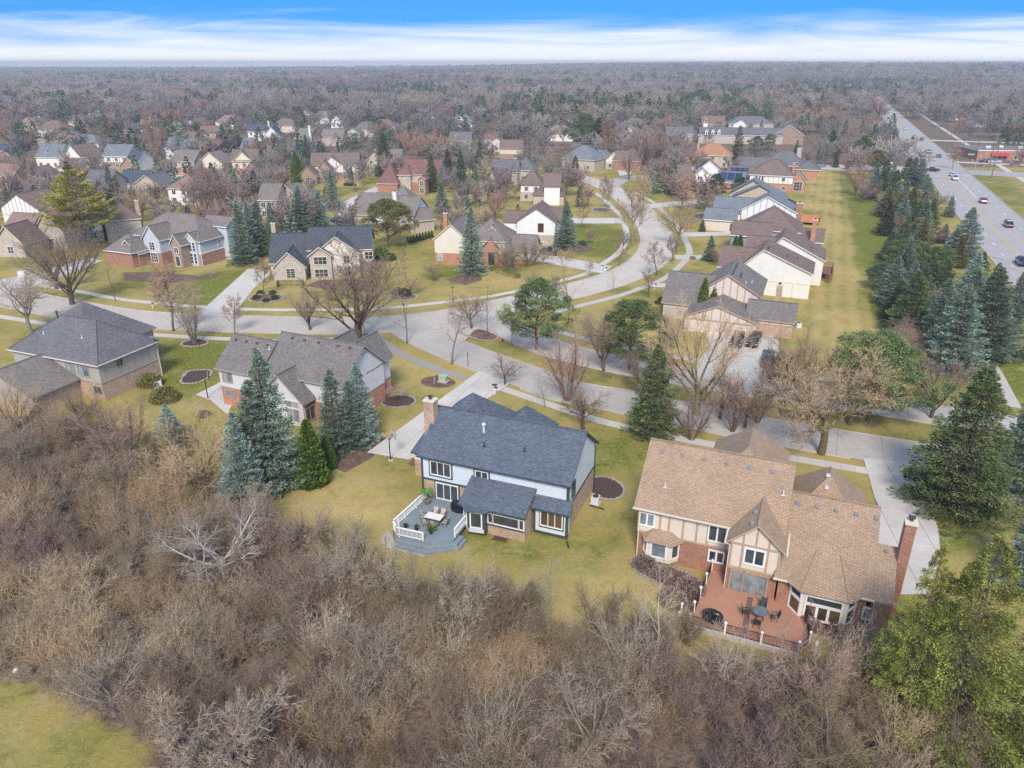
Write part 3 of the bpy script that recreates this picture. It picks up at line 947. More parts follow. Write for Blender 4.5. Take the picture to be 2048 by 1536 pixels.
aG.attribute_name, aL.attribute_name, aD.attribute_name = 'green', 'litter', 'dry'
n_big, n_mid, n_sm, n_fine = t.noise(p, 0.055, 5, 0.6), t.noise(p, 0.35, 6, 0.62), t.noise(p, 2.2, 5, 0.7), t.noise(p, 9.0, 4, 0.75)
gsum = t.math('ADD', t.math('ADD', t.math('MULTIPLY', n_big, 1.1), t.math('MULTIPLY', n_mid, 0.95)), t.math('MULTIPLY', n_sm, 0.35))
gsum = t.math('ADD', gsum, aG.outputs['Fac'])
gsum = t.math('SUBTRACT', gsum, t.math('MULTIPLY', aD.outputs['Fac'], 0.35))
mw = t.new('ShaderNodeAttribute'); mw.attribute_name = 'mow'
dt = t.new('ShaderNodeVectorMath', operation='DOT_PRODUCT'); t.put(p, dt.inputs[0]); dt.inputs[1].default_value = (0.928, -0.373, 0)
gsum = t.math('ADD', gsum, t.math('MULTIPLY', t.math('MULTIPLY', t.math('SINE', t.math('ADD', t.math('MULTIPLY', dt.outputs['Value'], 2.1), t.math('MULTIPLY', n_big, 9.0))), .055), mw.outputs['Fac']))
gf = t.rng(gsum, 1.14, 1.72, 0, 1, True)
tanc = t.mix(t.rng(n_mid, 0.35, 0.65, 0, 1), (0.355, 0.258, 0.085), (0.52, 0.400, 0.170))
grn = t.mix(t.rng(n_sm, 0.35, 0.65, 0, 1), (0.095, 0.115, 0.018), (0.225, 0.225, 0.045))
grass = t.mix(gf, tanc, grn)
lit = t.mix(t.rng(n_sm, 0.35, 0.68, 0, 1), (0.12, 0.083, 0.060), (0.25, 0.185, 0.135))
lf = t.rng(t.math('ADD', aL.outputs['Fac'], t.math('MULTIPLY', t.math('SUBTRACT', n_mid, 0.5), 0.9)), 0.38, 0.62, 0, 1, True)
leafn = t.noise(p, 3.4, 7, 0.78)
grass = t.mix(t.rng(leafn, 0.56, 0.66, 0, 0.55, True), grass, (0.25, 0.165, 0.085))
grass = t.mix(t.rng(t.noise(p, 0.16, 6, 0.7), 0.55, 0.68, 0, 0.45, True), grass, (0.42, 0.315, 0.19))
g2 = t.mix(lf, grass, lit)
t.color(t.scale_col(g2, t.math('MULTIPLY', t.rng(n_fine, 0.25, 0.75, 0.60, 1.36), t.rng(n_sm, 0.3, 0.7, 0.85, 1.14))))
t.rough(0.95)
t.b.inputs['Specular IOR Level'].default_value = 0.1
t.bump(t.math('ADD', t.math('MULTIPLY', n_fine, 0.5), n_sm), 0.12, 0.6)
GRASS = t.mat
me = np_mesh('ground', gv, gt, GRASS, smooth=True)
for nm, arr in (('green', green), ('litter', litter), ('dry', dry), ('mow', inside(XX, YY, FIELD).astype(float))):
 a = me.attributes.new(nm, 'FLOAT', 'POINT')
 a.data.foreach_set('value', arr.astype(np.float32).ravel())
link('ground', me, kind='structure')
t = NT('mulch')
p = t.pos()
n1, n2 = t.noise(p, 1.0, 4), t.noise(p, 9, 4, 0.75)
t.color(t.scale_col(t.mix(t.rng(n1, 0.35, 0.65, 0, 1), (0.10, 0.058, 0.042), (0.20, 0.125, 0.09)), t.rng(n2, 0.25, 0.75, 0.6, 1.4)))
t.rough(0.95); t.bump(n2, 0.08)
MULCH = t.mat
t = NT('mulch_dark')
p = t.pos(); n2 = t.noise(p, 9, 4, 0.75)
t.color(t.scale_col((0.075, 0.045, 0.038), t.rng(n2, 0.25, 0.75, 0.6, 1.5)))
t.rough(0.95); t.bump(n2, 0.08)
MULCHD = t.mat
PAVED = []                               # polygons that kerbs and trees keep clear of
def ribbon(name, line, w, z, mat, kind='structure', parent=None, uv=False):
 L, R = sides(line, w)
 v = [(*p[:2], z) for pr in zip(L, R) for p in pr]
 f = [(2 * i, 2 * i + 1, 2 * i + 3, 2 * i + 2) for i in range(len(line) - 1)]
 me = bpy.data.meshes.new(name)
 me.from_pydata(v, [], [tuple(reversed(q)) if False else q for q in f])
 me.materials.append(mat)
 me.update()
 PAVED.append([tuple(p[:2]) for p in L] + [tuple(p[:2]) for p in reversed(R)])
 return link(name, me, parent, kind=kind)
def cut(line, step):
 """points spaced evenly along a line"""
 d, out, acc = 0.0, [line[0]], 0.0
 for a, b in zip(line[:-1], line[1:]):
  L = (b - a).length
  while acc + L >= step:
   a = a + (b - a) * ((step - acc) / L)
   L = (b - a).length; acc = 0.0
   out.append(a)
  acc += L
 return out
def slabs(parent, line, w, z, mat, step, lanes, t_=0.03, gap=0.022, maxd=150.0, kid='slab'):
 """separately cast concrete slabs with open joints, laid along a line"""
 c = cut(line, step)
 L, R = sides(c, w)
 for i in range(len(c) - 1):
  if c[i].length > maxd: continue
  for k in range(lanes):
   a, b = k / lanes, (k + 1) / lanes
   q = [L[i].lerp(R[i], a), L[i].lerp(R[i], b), L[i + 1].lerp(R[i + 1], b), L[i + 1].lerp(R[i + 1], a)]
   m = (q[0] + q[1] + q[2] + q[3]) / 4
   q = [p_ + (m - p_).normalized() * gap for p_ in q]
   mb = MB(); mb.slab([(p_.x - m.x, p_.y - m.y, 0) for p_ in reversed(q)], t_)
   me = mb.mesh('slab', mat, uv=False)
   link(kid, me, parent, loc=(m.x, m.y, z))
roads = {}
for nm, line, w, z, lanes in (('road', ROAD_A, 8.8, 0.030, 2), ('road', ROAD_B, 8.6, 0.034, 2), ('side_road', ROAD_B2, 7.0, 0.038, 2), ('boulevard_road', ROAD_C1, 7.2, 0.042, 2), ('boulevard_road', ROAD_C2, 6.6, 0.046, 2)):
 o = ribbon(nm, line, w, z, ROADM if w > 8 else ROADG)
 if w in (7.2, 6.6):
  o.data.materials[0] = JOINT
  slabs(o, line, w - 0.02, z + 0.022, ROADG, 5.0, lanes, t_=0.03, maxd=500.0, gap=0.02)
# the intersection apron
mb = MB()
mb.poly([(*p[:2], 0.050) for p in spline(gpoly([(745, 662), (770, 636), (850, 626), (930, 612), (1000, 606), (1010, 640), (985, 652), (950, 660), (935, 676), (915, 690), (880, 684), (820, 668)]), 1.5, True)])
mb.build('crossing_pavement', ROADM, kind='structure')
for nm, pts in WALK.items():
 dark = nm == 'corner_dark'
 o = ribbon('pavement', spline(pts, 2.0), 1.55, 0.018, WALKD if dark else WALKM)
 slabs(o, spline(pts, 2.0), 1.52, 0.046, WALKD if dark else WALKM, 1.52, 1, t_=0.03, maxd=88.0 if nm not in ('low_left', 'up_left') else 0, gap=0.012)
for k_, (nm, P) in enumerate(PAD.items()):
 zt_ = .060 + .003 * k_
 mb = MB(); mb.slab([(p.x, p.y, zt_) for p in P], 0.055)
 if len([0]) and sum((P[(i + 1) % len(P)].x - P[i].x) * (P[(i + 1) % len(P)].y + P[i].y) for i in range(len(P))) > 0:
  mb = MB(); mb.slab([(p.x, p.y, zt_) for p in reversed(P)], 0.055)
 o = mb.build('driveway' if 'walk' not in nm and 'court' not in nm and 'patch' not in nm else 'path', DRIVE, kind='structure')
 PAVED.append([(p.x, p.y) for p in P])
def grid_slabs(parent, P, ang, sx, sy, z, mat, t_=0.03, gap=0.02):
 """slabs on a square grid clipped to polygon P"""
 c, s = math.cos(ang), math.sin(ang)
 Q = [(p.x * c + p.y * s, -p.x * s + p.y * c) for p in P]
 def clip(poly, ax, val, keep):
  out = []
  for i in range(len(poly)):
   a, b = poly[i], poly[(i + 1) % len(poly)]
   ia, ib = (a[ax] - val) * keep >= 0, (b[ax] - val) * keep >= 0
   if ia: out.append(a)
   if ia != ib:
    t__ = (val - a[ax]) / (b[ax] - a[ax])
    out.append((a[0] + (b[0] - a[0]) * t__, a[1] + (b[1] - a[1]) * t__))
  return out
 x0, x1 = min(q[0] for q in Q), max(q[0] for q in Q); y0, y1 = min(q[1] for q in Q), max(q[1] for q in Q)
 for i in range(int((x1 - x0) / sx) + 1):
  for j in range(int((y1 - y0) / sy) + 1):
   a = Q
   for ax, val, kp in ((0, x0 + i * sx + gap, 1), (0, x0 + (i + 1) * sx - gap, -1), (1, y0 + j * sy + gap, 1), (1, y0 + (j + 1) * sy - gap, -1)):
    a = clip(a, ax, val, kp)
    if len(a) < 3: break
   if len(a) < 3: continue
   W = [(q[0] * c - q[1] * s, q[0] * s + q[1] * c) for q in a]
   ar = sum(W[k][0] * W[(k + 1) % len(W)][1] - W[(k + 1) % len(W)][0] * W[k][1] for k in range(len(W))) / 2
   if abs(ar) < 0.5: continue
   if ar < 0: W.reverse()
   m = (sum(w_[0] for w_ in W) / len(W), sum(w_[1] for w_ in W) / len(W))
   mb = MB(); mb.slab([(w_[0] - m[0], w_[1] - m[1], 0) for w_ in W], t_)
   link('slab', mb.mesh('slab', mat, uv=False), parent, loc=(m[0], m[1], z))
for ob in [o for o in COL.objects if o.name.startswith('driveway')][:2]:
 P = PAD['main_drive'] if ob.name == 'driveway' else PAD['tan_drive']
 grid_slabs(ob, P, rad(-21.5 if ob.name == 'driveway' else -10), 3.2, 3.6, 0.094, DRIVE)
 ob.data.materials[0] = JOINT
def kerb(line, w, side_):
 """raised kerb along one side of a road, left open where drives and walks cross"""
 off = [p_ for p_ in sides(line, w + 0.18)[0 if side_ > 0 else 1]]
 runs, cur = [], []
 for p_ in off:
  hit = any(inside(np.array([p_.x]), np.array([p_.y]), q)[0] for q in PAVED if True)
  if hit:
   if len(cur) > 1: runs.append(cur)
   cur = []
  else: cur.append(p_)
 if len(cur) > 1: runs.append(cur)
 for run in runs:
  mb = MB()
  L, R = sides(run, 0.17)
  for i in range(len(run) - 1):
   mb.slab([(*L[i][:2], 0.13), (*R[i][:2], 0.13), (*R[i + 1][:2], 0.13), (*L[i + 1][:2], 0.13)], 0.13)
  mb.build('kerb', KERBM, kind='structure')
for line, w in ((ROAD_A, 8.8), (ROAD_B, 8.6), (ROAD_C1, 7.2), (ROAD_C2, 6.6)):
 for s_ in (1, -1): kerb(line, w, s_)
# the main road on the east side: five lanes and its markings
mb = MB()
mb.poly([(*MR(-170, -6.5)[:2], 0.03), (*MR(-170, 10.2)[:2], 0.03), (*MR(1500, 10.2)[:2], 0.03), (*MR(1500, -6.5)[:2], 0.03)])
mroad = mb.build('main_road', ASPH, kind='structure')
for n0 in (-6.62, 10.32):
 mb = MB()
 mb.slab([(*MR(-170, n0 - 0.12)[:2], 0.14), (*MR(-170, n0 + 0.12)[:2], 0.14), (*MR(700, n0 + 0.12)[:2], 0.14), (*MR(700, n0 - 0.12)[:2], 0.14)], 0.14)
 mb.build('kerb', KERBM, kind='structure')
XS0, XS1 = 108.0, 122.0                   # the crossing street
mb = MB(); mb.poly([(*MR(XS0 - 1, 10.2)[:2], 0.034), (*MR(XS0 - 2, 90)[:2], 0.034), (*MR(XS1 - 2, 90)[:2], 0.034), (*MR(XS1 + 2, 10.2)[:2], 0.034)])
mb.build('crossing_street', ASPH, kind='structure')
mb = MB(); mb.poly([(*MR(XS0 - 2, -6.5)[:2], 0.034), (*MR(XS1 + 4, -6.5)[:2], 0.034), (*MR(XS1, -60)[:2], 0.034), (*MR(XS0 - 6, -60)[:2], 0.034)])
mb.build('crossing_street', DRIVE, kind='structure')
def strip(s0, s1, n0, w, z=0.040): return [(*MR(s0, n0 - w / 2)[:2], z), (*MR(s0, n0 + w / 2)[:2], z), (*MR(s1, n0 + w / 2)[:2], z), (*MR(s1, n0 - w / 2)[:2], z)]
mb = MB()
for n0, s0, s1 in ((-0.20, -170, XS0 - 3), (0.22, -170, XS0 - 3), (-0.2, XS1 + 8, 700), (0.22, XS1 + 8, 700)): mb.poly(strip(s0, s1, n0, 0.17))
for k in range(-11, 7): mb.poly(strip(k * 9.0, k * 9.0 + 4.0, 3.6, 0.17)) if k < 4 else None
mb.build('yellow_lines', YELLOW_LINE, mroad)
mb = MB()
for n0 in (-3.3, 6.9):
 for k in range(-14, 60):
  if XS0 - 6 < k * 12.0 < XS1 + 4: continue
  mb.poly(strip(k * 12.0, k * 12.0 + 3.4, n0, 0.16))
mb.poly(strip(44, XS0 - 4, 3.6, 0.2))
for s0 in (XS0 - 3.2, XS1 + 6): mb.poly([(*MR(s0, 0.4 if s0 < XS1 else -6.2)[:2], 0.041), (*MR(s0, 10 if s0 < XS1 else -0.4)[:2], 0.041), (*MR(s0 + 0.5, 10 if s0 < XS1 else -0.4)[:2], 0.041), (*MR(s0 + 0.5, 0.4 if s0 < XS1 else -6.2)[:2], 0.041)])
for s0 in (58, 80):                        # turn arrows
 mb.poly(strip(s0, s0 + 2.0, 1.9, 0.16)); mb.poly([(*MR(s0 + 1.7, 2.0)[:2], 0.041), (*MR(s0 + 1.7, 1.2)[:2], 0.041), (*MR(s0 + 2.4, 0.7)[:2], 0.041), (*MR(s0 + 2.4, 2.0)[:2], 0.041)])
mb.build('white_lines', WHITE_LINE, mroad)
o = ribbon('pavement', [MR(s_, 26.5 if s_ > 100 else 27.0) for s_ in range(-60, 700, 20)], 2.4, 0.026, WALKM)
for s0, s1 in ((185, 192), (262, 270), (150, 156)):
 mb = MB(); mb.poly([(*MR(s0, 10.3)[:2], 0.036), (*MR(s0, 60)[:2], 0.036), (*MR(s1, 60)[:2], 0.036), (*MR(s1, 10.3)[:2], 0.036)])
 mb.build('driveway', DRIVE, kind='structure')
# houses
RF = {
 'navy': shingle('shingle_navy', (0.108, 0.130, 0.165)), 'tan': shingle('shingle_tan', (0.40, 0.275, 0.182), (.27, .13), .15),
 'greybrown': shingle('shingle_greybrown', (0.20, 0.176, 0.164)), 'grey': shingle('shingle_grey', (0.155, 0.152, 0.158)),
 'charcoal': shingle('shingle_charcoal', (0.085, 0.090, 0.108)), 'brown': shingle('shingle_brown', (0.205, 0.145, 0.122)),
 'red': shingle('shingle_red', (0.225, 0.110, 0.100)), 'slate': shingle('shingle_slate', (0.185, 0.205, 0.225)),
 'orange': shingle('shingle_orange', (0.42, 0.215, 0.115)), 'taupe': shingle('shingle_taupe', (0.225, 0.190, 0.170)),
 'rosy': shingle('shingle_rosy', (0.29, 0.185, 0.155)), 'dark': shingle('shingle_dark', (0.045, 0.052, 0.068)),
 'bluedark': shingle('shingle_bluedark', (0.075, 0.092, 0.128)),
}
WM = {
 'paleblue': siding('siding_paleblue', (0.60, 0.66, 0.68), 0.17), 'white': siding('siding_white', (0.78, 0.775, 0.755), 0.2),
 'cream': siding('siding_cream', (0.72, 0.665, 0.545), 0.2), 'greyw': siding('siding_greywhite', (0.62, 0.605, 0.60), 0.2),
 'bluegrey': siding('siding_bluegrey', (0.52, 0.55, 0.60), 0.18), 'ivory': siding('siding_ivory', (0.76, 0.735, 0.67), .2), 'taupe': siding('panel_taupe', (0.42, 0.375, 0.325), 1.22, True),
 'beige': siding('panel_beige', (0.52, 0.45, 0.36), 1.2, True), 'stucco': paint('stucco_cream', (0.66, 0.575, 0.465), 0.9, 0.05, 2.0),
 'stuccow': paint('stucco_white', (0.76, 0.73, 0.68), 0.9, 0.05, 2.0), 'pinkst': paint('stucco_pink', (0.66, 0.55, 0.48), 0.9, 0.05, 2.0),
 'btan': brick('brick_tan', (0.46, 0.305, 0.205), (0.50, 0.42, 0.34), 0.22), 'bred': brick('brick_red', (0.36, 0.150, 0.085), (0.42, 0.32, 0.26), 0.25),
 'borange': brick('brick_orange', (0.48, 0.195, 0.105), (0.46, 0.34, 0.27), 0.22), 'bbeige': brick('brick_beige', (0.48, 0.405, 0.335), (0.50, 0.44, 0.38), 0.15),
 'bbrown': brick('brick_brown', (0.33, 0.215, 0.15), (0.40, 0.33, 0.27), 0.25),
 'tansiding': siding('siding_tan', (0.50, 0.42, 0.31), 0.2), 'slateside': siding('siding_slate', (0.27, 0.31, 0.37), 0.2),
}
TR = {
 'white': paint('trim_white', (0.80, 0.79, 0.77), 0.45), 'dgreen': paint('trim_dark_green', (0.045, 0.068, 0.070), 0.5),
 'tan': paint('trim_tan', (0.44, 0.315, 0.215), 0.6), 'taupe': paint('trim_taupe', (0.36, 0.31, 0.26), 0.6),
 'brown': paint('trim_brown', (0.20, 0.13, 0.085), 0.6), 'dark': paint('trim_dark', (0.05, 0.045, 0.042), 0.5),
 'cream': paint('trim_cream', (0.70, 0.63, 0.50), 0.5), 'metal': paint('metal_grey', (0.42, 0.45, 0.48), 0.35, metal=0.6),
 'black': paint('black_plastic', (0.014, 0.014, 0.016), 0.45), 'redbrown': paint('vent_redbrown', (0.17, 0.065, 0.055), 0.6),
 'silver': paint('vent_pale', (0.62, 0.63, 0.64), 0.4),
}
GL = glass('window_glass', (0.035, 0.042, 0.045)); GLG = glass('window_glass_grey', (0.16, 0.18, 0.19)); GLC = glass('window_glass_curtain', (0.20, 0.225, 0.235), .25)
GLW = glass('window_glass_warm', (0.075, 0.048, 0.026))
class Blk:
 """one box of a house in its own level frame: x along the near eave, y away from it"""
 def __init__(s, h, p0, ang, w, d, ze, zr, typ, roof, up=None, low=None, zs=2.75, trim='white', ov=0.4, rx=0.5, zb=0.0, thick=0.2, zl=None, fr=False):
  s.h, s.w, s.d, s.ze, s.zr, s.typ, s.ov, s.zs, s.zb, s.rx = h, w, d, ze, zr, typ, ov, zs, zb, rx
  s.p0 = Vector((p0[0], p0[1], 0)); s.c, s.s_ = math.cos(ang), math.sin(ang)
  s.ang = ang; s.trim = TR[trim]; s.tn = trim
  s.o = h.location.copy()
  s.fr = fr
  if roof: s.roof(RF[roof], thick)
  if up: s.walls(WM[up], WM[low] if low else None)
 def P(s, x, y, z):
  return (s.p0.x + x * s.c - y * s.s_ - s.o.x, s.p0.y + x * s.s_ + y * s.c - s.o.y, z)
 def rz_at(s, x, y):
  """height of the roof plane over a point"""
  w, d, ze, zr = s.w, s.d, s.ze, s.zr
  if s.typ == 'gx': return ze + (zr - ze) * (1 - abs(y - d / 2) / (d / 2))
  if s.typ == 'gy':
   r = s.rx * w
   return ze + (zr - ze) * (x / r if x < r else (w - x) / (w - r))
  if s.typ == 'hx': return ze + (zr - ze) * min(1 - abs(y - d / 2) / (d / 2), x / (d / 2), (w - x) / (d / 2))
  if s.typ == 'hy': return ze + (zr - ze) * min(1 - abs(x - w / 2) / (w / 2), y / (w / 2), (d - y) / (w / 2))
  if s.typ == 'pyr': return ze + (zr - ze) * min(1 - abs(y - d / 2) / (d / 2), 1 - abs(x - w / 2) / (w / 2))
  if s.typ == 'shed': return ze + (zr - ze) * y / d
  return ze
 def planes(s):
  w, d, ze, zr, r = s.w, s.d, s.ze, s.zr, s.rx * s.w
  if s.typ == 'gx': return [[(0, 0, ze), (w, 0, ze), (w, d / 2, zr), (0, d / 2, zr)], [(w, d, ze), (0, d, ze), (0, d / 2, zr), (w, d / 2, zr)]]
  if s.typ == 'gy': return [[(0, d, ze), (0, 0, ze), (r, 0, zr), (r, d, zr)], [(w, 0, ze), (w, d, ze), (r, d, zr), (r, 0, zr)]]
  if s.typ == 'hx':
   a = min(d / 2, w / 2 - 0.01)
   return [[(0, 0, ze), (w, 0, ze), (w - a, d / 2, zr), (a, d / 2, zr)], [(w, d, ze), (0, d, ze), (a, d / 2, zr), (w - a, d / 2, zr)], [(0, d, ze), (0, 0, ze), (a, d / 2, zr)], [(w, 0, ze), (w, d, ze), (w - a, d / 2, zr)]]
  if s.typ == 'hy':
   a = min(w / 2, d / 2 - 0.01)
   return [[(0, 0, ze), (w, 0, ze), (w / 2, a, zr)], [(w, d, ze), (0, d, ze), (w / 2, d - a, zr)], [(0, d, ze), (0, 0, ze), (w / 2, a, zr), (w / 2, d - a, zr)], [(w, 0, ze), (w, d, ze), (w / 2, d - a, zr), (w / 2, a, zr)]]
  if s.typ == 'pyr':
   q = (w / 2, d / 2, zr)
   return [[(0, 0, ze), (w, 0, ze), q], [(w, 0, ze), (w, d, ze), q], [(w, d, ze), (0, d, ze), q], [(0, d, ze), (0, 0, ze), q]]
  if s.typ == 'shed': return [[(0, 0, ze), (w, 0, ze), (w, d, zr), (0, d, zr)]]
  return [[(0, 0, ze), (w, 0, ze), (w, d, ze), (0, d, ze)]]
 def roof(s, mat, thick):
  mb = MB()
  for pl in s.planes(): mb.slab([s.P(*p) for p in pl], thick)
  o = mb.build('roof', [mat, s.trim], s.h)
  # the edge boards: faces that stand upright take the trim colour
  for p in o.data.polygons:
   if abs(p.normal.z) < 0.05: p.material_index = 1
  # ridge and hip caps
  r, w, d, ze, zr = s.rx * s.w, s.w, s.d, s.ze, s.zr
  L = []
  if s.typ == 'gx': L = [((0, d / 2, zr), (w, d / 2, zr))]
  if s.typ == 'gy': L = [((r, 0, zr), (r, d, zr))]
  if s.typ == 'hx':
   a = min(d / 2, w / 2 - 0.01)
   L = [((a, d / 2, zr), (w - a, d / 2, zr)), ((0, 0, ze), (a, d / 2, zr)), ((w, 0, ze), (w - a, d / 2, zr)), ((w, d, ze), (w - a, d / 2, zr)), ((0, d, ze), (a, d / 2, zr))]
  if s.typ in ('pyr',): L = [((0, 0, ze), (w / 2, d / 2, zr)), ((w, 0, ze), (w / 2, d / 2, zr))]
  if L:
   mb = MB()
   for a_, b_ in L: mb.beam(Vector(s.P(*a_)) + Vector((0, 0, 0.02)), Vector(s.P(*b_)) + Vector((0, 0, 0.02)), 0.26, 0.06)
   me = mb.mesh('ridge_cap', mat)
   link('ridge_cap', me, o)
  s.ro = o
 def face_pts(s, f, inset=None):
  """corner a, corner b (seen from outside, a at the left) of a wall"""
  i = s.ov if inset is None else inset
  w, d = s.w, s.d
  return {'f': ((i, i), (w - i, i)), 'r': ((w - i, i), (w - i, d - i)), 'b': ((w - i, d - i), (i, d - i)), 'l': ((i, d - i), (i, i))}[f]
 def walls(s, up, low):
  zs = s.zs if low else s.zb
  if low:
   mb = MB()
   for f in 'frbl':
    a, b = s.face_pts(f)
    mb.poly([s.P(*a, s.zb), s.P(*b, s.zb), s.P(*b, zs), s.P(*a, zs)])
   mb.build('brick_wall', low, s.h)
  mb = MB()
  for f in 'frbl':
   a, b = s.face_pts(f)
   prof = [a]
   if s.typ == 'gy' and f in 'fb': prof.append((s.rx * s.w, a[1]))
   if s.typ == 'gx' and f in 'lr': prof.append((a[0], s.d / 2))
   prof.append(b)
   top = [s.P(*q, s.rz_at(*q) - 0.06) for q in prof]
   bot = [s.P(*a, zs), s.P(*b, zs)]
   mb.poly([bot[0], bot[1]] + top[::-1])
  mb.build('wall', up, s.h)
 def at(s, f, u, z, out=0.0):
  a, b = s.face_pts(f)
  a, b = Vector((*a, 0)), Vector((*b, 0))
  d = (b - a).normalized(); n = Vector((d.y, -d.x, 0))
  q = a + d * u + n * out
  return Vector(s.P(q.x, q.y, z))
 def flen(s, f):
  a, b = s.face_pts(f)
  return math.hypot(b[0] - a[0], b[1] - a[1])
 def win(s, f, u, z, w, h, nx=2, ny=1, trim='white', gl=None, bar=0.07, fw=0.1, name='window', arch=False, parent=None):
  """window centred at u along the wall, sill at z: frame with bars > one pane per light"""
  gl = gl or GL
  t_ = TR[trim]
  mb = MB()
  d = (s.at(f, 1, 0) - s.at(f, 0, 0)).normalized(); n = Vector((d.y, -d.x, 0))
  x0, x1 = u - w / 2, u + w / 2
  for z0 in (z - fw / 2, z + h + fw / 2): mb.beam(s.at(f, x0 - fw, z0, .04), s.at(f, x1 + fw, z0, .04), 0.12, fw)
  for xx in (x0 - fw / 2, x1 + fw / 2): mb.beam(s.at(f, xx, z, .04), s.at(f, xx, z + h, .04), 0.12, fw, up=n) if False else mb.beam(s.at(f, xx, z, .04), s.at(f, xx, z + h, .04), fw, 0.12, up=n)
  for i in range(1, nx):
   xx = x0 + w * i / nx
   mb.beam(s.at(f, xx, z, .035), s.at(f, xx, z + h, .035), bar, 0.09, up=n)
  for j in range(1, ny):
   zz = z + h * j / ny
   mb.beam(s.at(f, x0, zz, .033), s.at(f, x1, zz, .033), 0.085, bar * 0.7)
  o = mb.build(name, t_, parent or s.h)
  for i in range(nx):
   mb = MB()
   a_, b_ = x0 + w * i / nx, x0 + w * (i + 1) / nx
   mb.poly([s.at(f, a_, z, .022), s.at(f, b_, z, .022), s.at(f, b_, z + h, .022), s.at(f, a_, z + h, .022)])
   mb.build('pane', gl, o)
  return o
 def door(s, f, u, w, h, mat='white', z=0.05, panels=4, name='garage_door'):
  """sectional door: recess frame and raised sections"""
  mb = MB()
  for xx in (u - w / 2 - .07, u + w / 2 + .07): mb.beam(s.at(f, xx, z, .05), s.at(f, xx, z + h, .05), 0.14, 0.12, up=(s.at(f, 0, 0, 1) - s.at(f, 0, 0)))
  mb.beam(s.at(f, u - w / 2 - .14, z + h + .07, .05), s.at(f, u + w / 2 + .14, z + h + .07, .05), 0.12, 0.14)
  o = mb.build(name, s.trim, s.h)
  mb = MB()
  for k in range(panels):
   za, zb_ = z + h * k / panels + .015, z + h * (k + 1) / panels - .015
   q = [s.at(f, u - w / 2, za, .03), s.at(f, u + w / 2, za, .03), s.at(f, u + w / 2, zb_, .03), s.at(f, u - w / 2, zb_, .03)]
   mb.poly(q)
  mb.build('door_panel', TR[mat] if mat in TR else WM[mat], o)
  return o
 def board(s, f, u0, z0, u1, z1, w=0.16, mat='tan', out=.03, name='timber'):
  mb = MB()
  n = s.at(f, 0, 0, 1) - s.at(f, 0, 0)
  mb.beam(s.at(f, u0, z0, out), s.at(f, u1, z1, out), w, 0.06, up=n)
  return mb.build(name, TR[mat], s.h)
 def wall_top(s, f, u):
  a, b = s.face_pts(f)
  L = s.flen(f); t_ = u / L
  return s.rz_at(a[0] + (b[0] - a[0]) * t_, a[1] + (b[1] - a[1]) * t_)
 def timbers(s, f, z0, step=1.25, mat='tan', w=0.16, joined=False, mid=None, skip=()):
  """half-timbering: uprights to the roof line, sill and belt"""
  L = s.flen(f); k = max(1, round(L / step))
  us = [L * i / k for i in range(k + 1)]
  us[0] += w / 2; us[-1] -= w / 2
  if joined:
   mb = MB(); n = s.at(f, 0, 0, 1) - s.at(f, 0, 0)
   for u in us: mb.beam(s.at(f, u, z0, .03), s.at(f, u, max(z0 + .2, s.wall_top(f, u) - .2), .03), w, .06, up=n)
   for z in [z0] + ([mid] if mid else []): mb.beam(s.at(f, 0, z, .035), s.at(f, L, z, .035), .07, w)
   mb.build('timbering', TR[mat], s.h, kind='stuff')
   return
  for i, u in enumerate(us):
   if i in skip: continue
   s.board(f, u, z0, u, max(z0 + .2, s.wall_top(f, u) - .15), w, mat)
  s.board(f, 0, z0, L, z0, w * 1.1, mat, .036)
  if mid:
   m = [u for u in (i * L / 200 for i in range(201)) if s.wall_top(f, u) > mid + .1]
   if m: s.board(f, m[0], mid, m[-1], mid, w, mat, .037)
 def belt(s, z, mat, faces='fr', h=0.2):
  for f in faces:
   mb = MB(); mb.beam(s.at(f, -.03, z, .02), s.at(f, s.flen(f) + .03, z, .02), 0.07, h)
   mb.build('belt_trim', TR[mat], s.h)
 def corner(s, f, end, z0, z1, mat, w=0.16):
  u = 0.0 if end == 0 else s.flen(f)
  mb = MB(); q = s.at(f, u, z0); mb.box((q.x, q.y, (z0 + z1) / 2), (w, w, z1 - z0), s.ang)
  return mb.build('corner_board', TR[mat], s.h)
 def gutter(s, f, mat='white', down=(1,)):
  i = -0.06
  a, b = s.face_pts(f, i)
  mb = MB(); mb.beam(s.P(*a, s.ze - .05), s.P(*b, s.ze - .05), 0.12, 0.12)
  g = mb.build('gutter', TR[mat], s.h)
  for e in down:
   q = s.at(f, (0.08 if e == 0 else s.flen(f) - .08), 0, .08)
   mb = MB(); mb.box((q.x, q.y, s.zb + (s.ze - .5 - s.zb) / 2), (0.09, 0.09, s.ze - .5 - s.zb), s.ang)
   mb.beam((q.x, q.y, s.ze - .5), Vector(s.P(*(b if e else a), s.ze - .1)), .08, .08)
   mb.build('downspout', TR[mat], g)
 def chimney(s, x, y, w, d, z0, z1, mat='btan', cap='dark'):
  mb = MB(); q = s.P(x, y, 0)
  mb.box((q[0], q[1], (z0 + z1) / 2), (w, d, z1 - z0), s.ang)
  o = mb.build('chimney', WM[mat], s.h)
  mb = MB(); mb.box((q[0], q[1], z1 + .06), (w + .14, d + .14, .12), s.ang)
  mb.build('chimney_crown', WM['stucco'] if cap != 'white' else TR['white'], o)
  mb = MB(); mb.tube((q[0], q[1], z1 + .12), (q[0], q[1], z1 + .42), .14, .14, 8); mb.box((q[0], q[1], z1 + .45), (.5, .5, .06), s.ang)
  mb.build('flue', TR['dark' if cap == 'white' else cap], o)
  return o
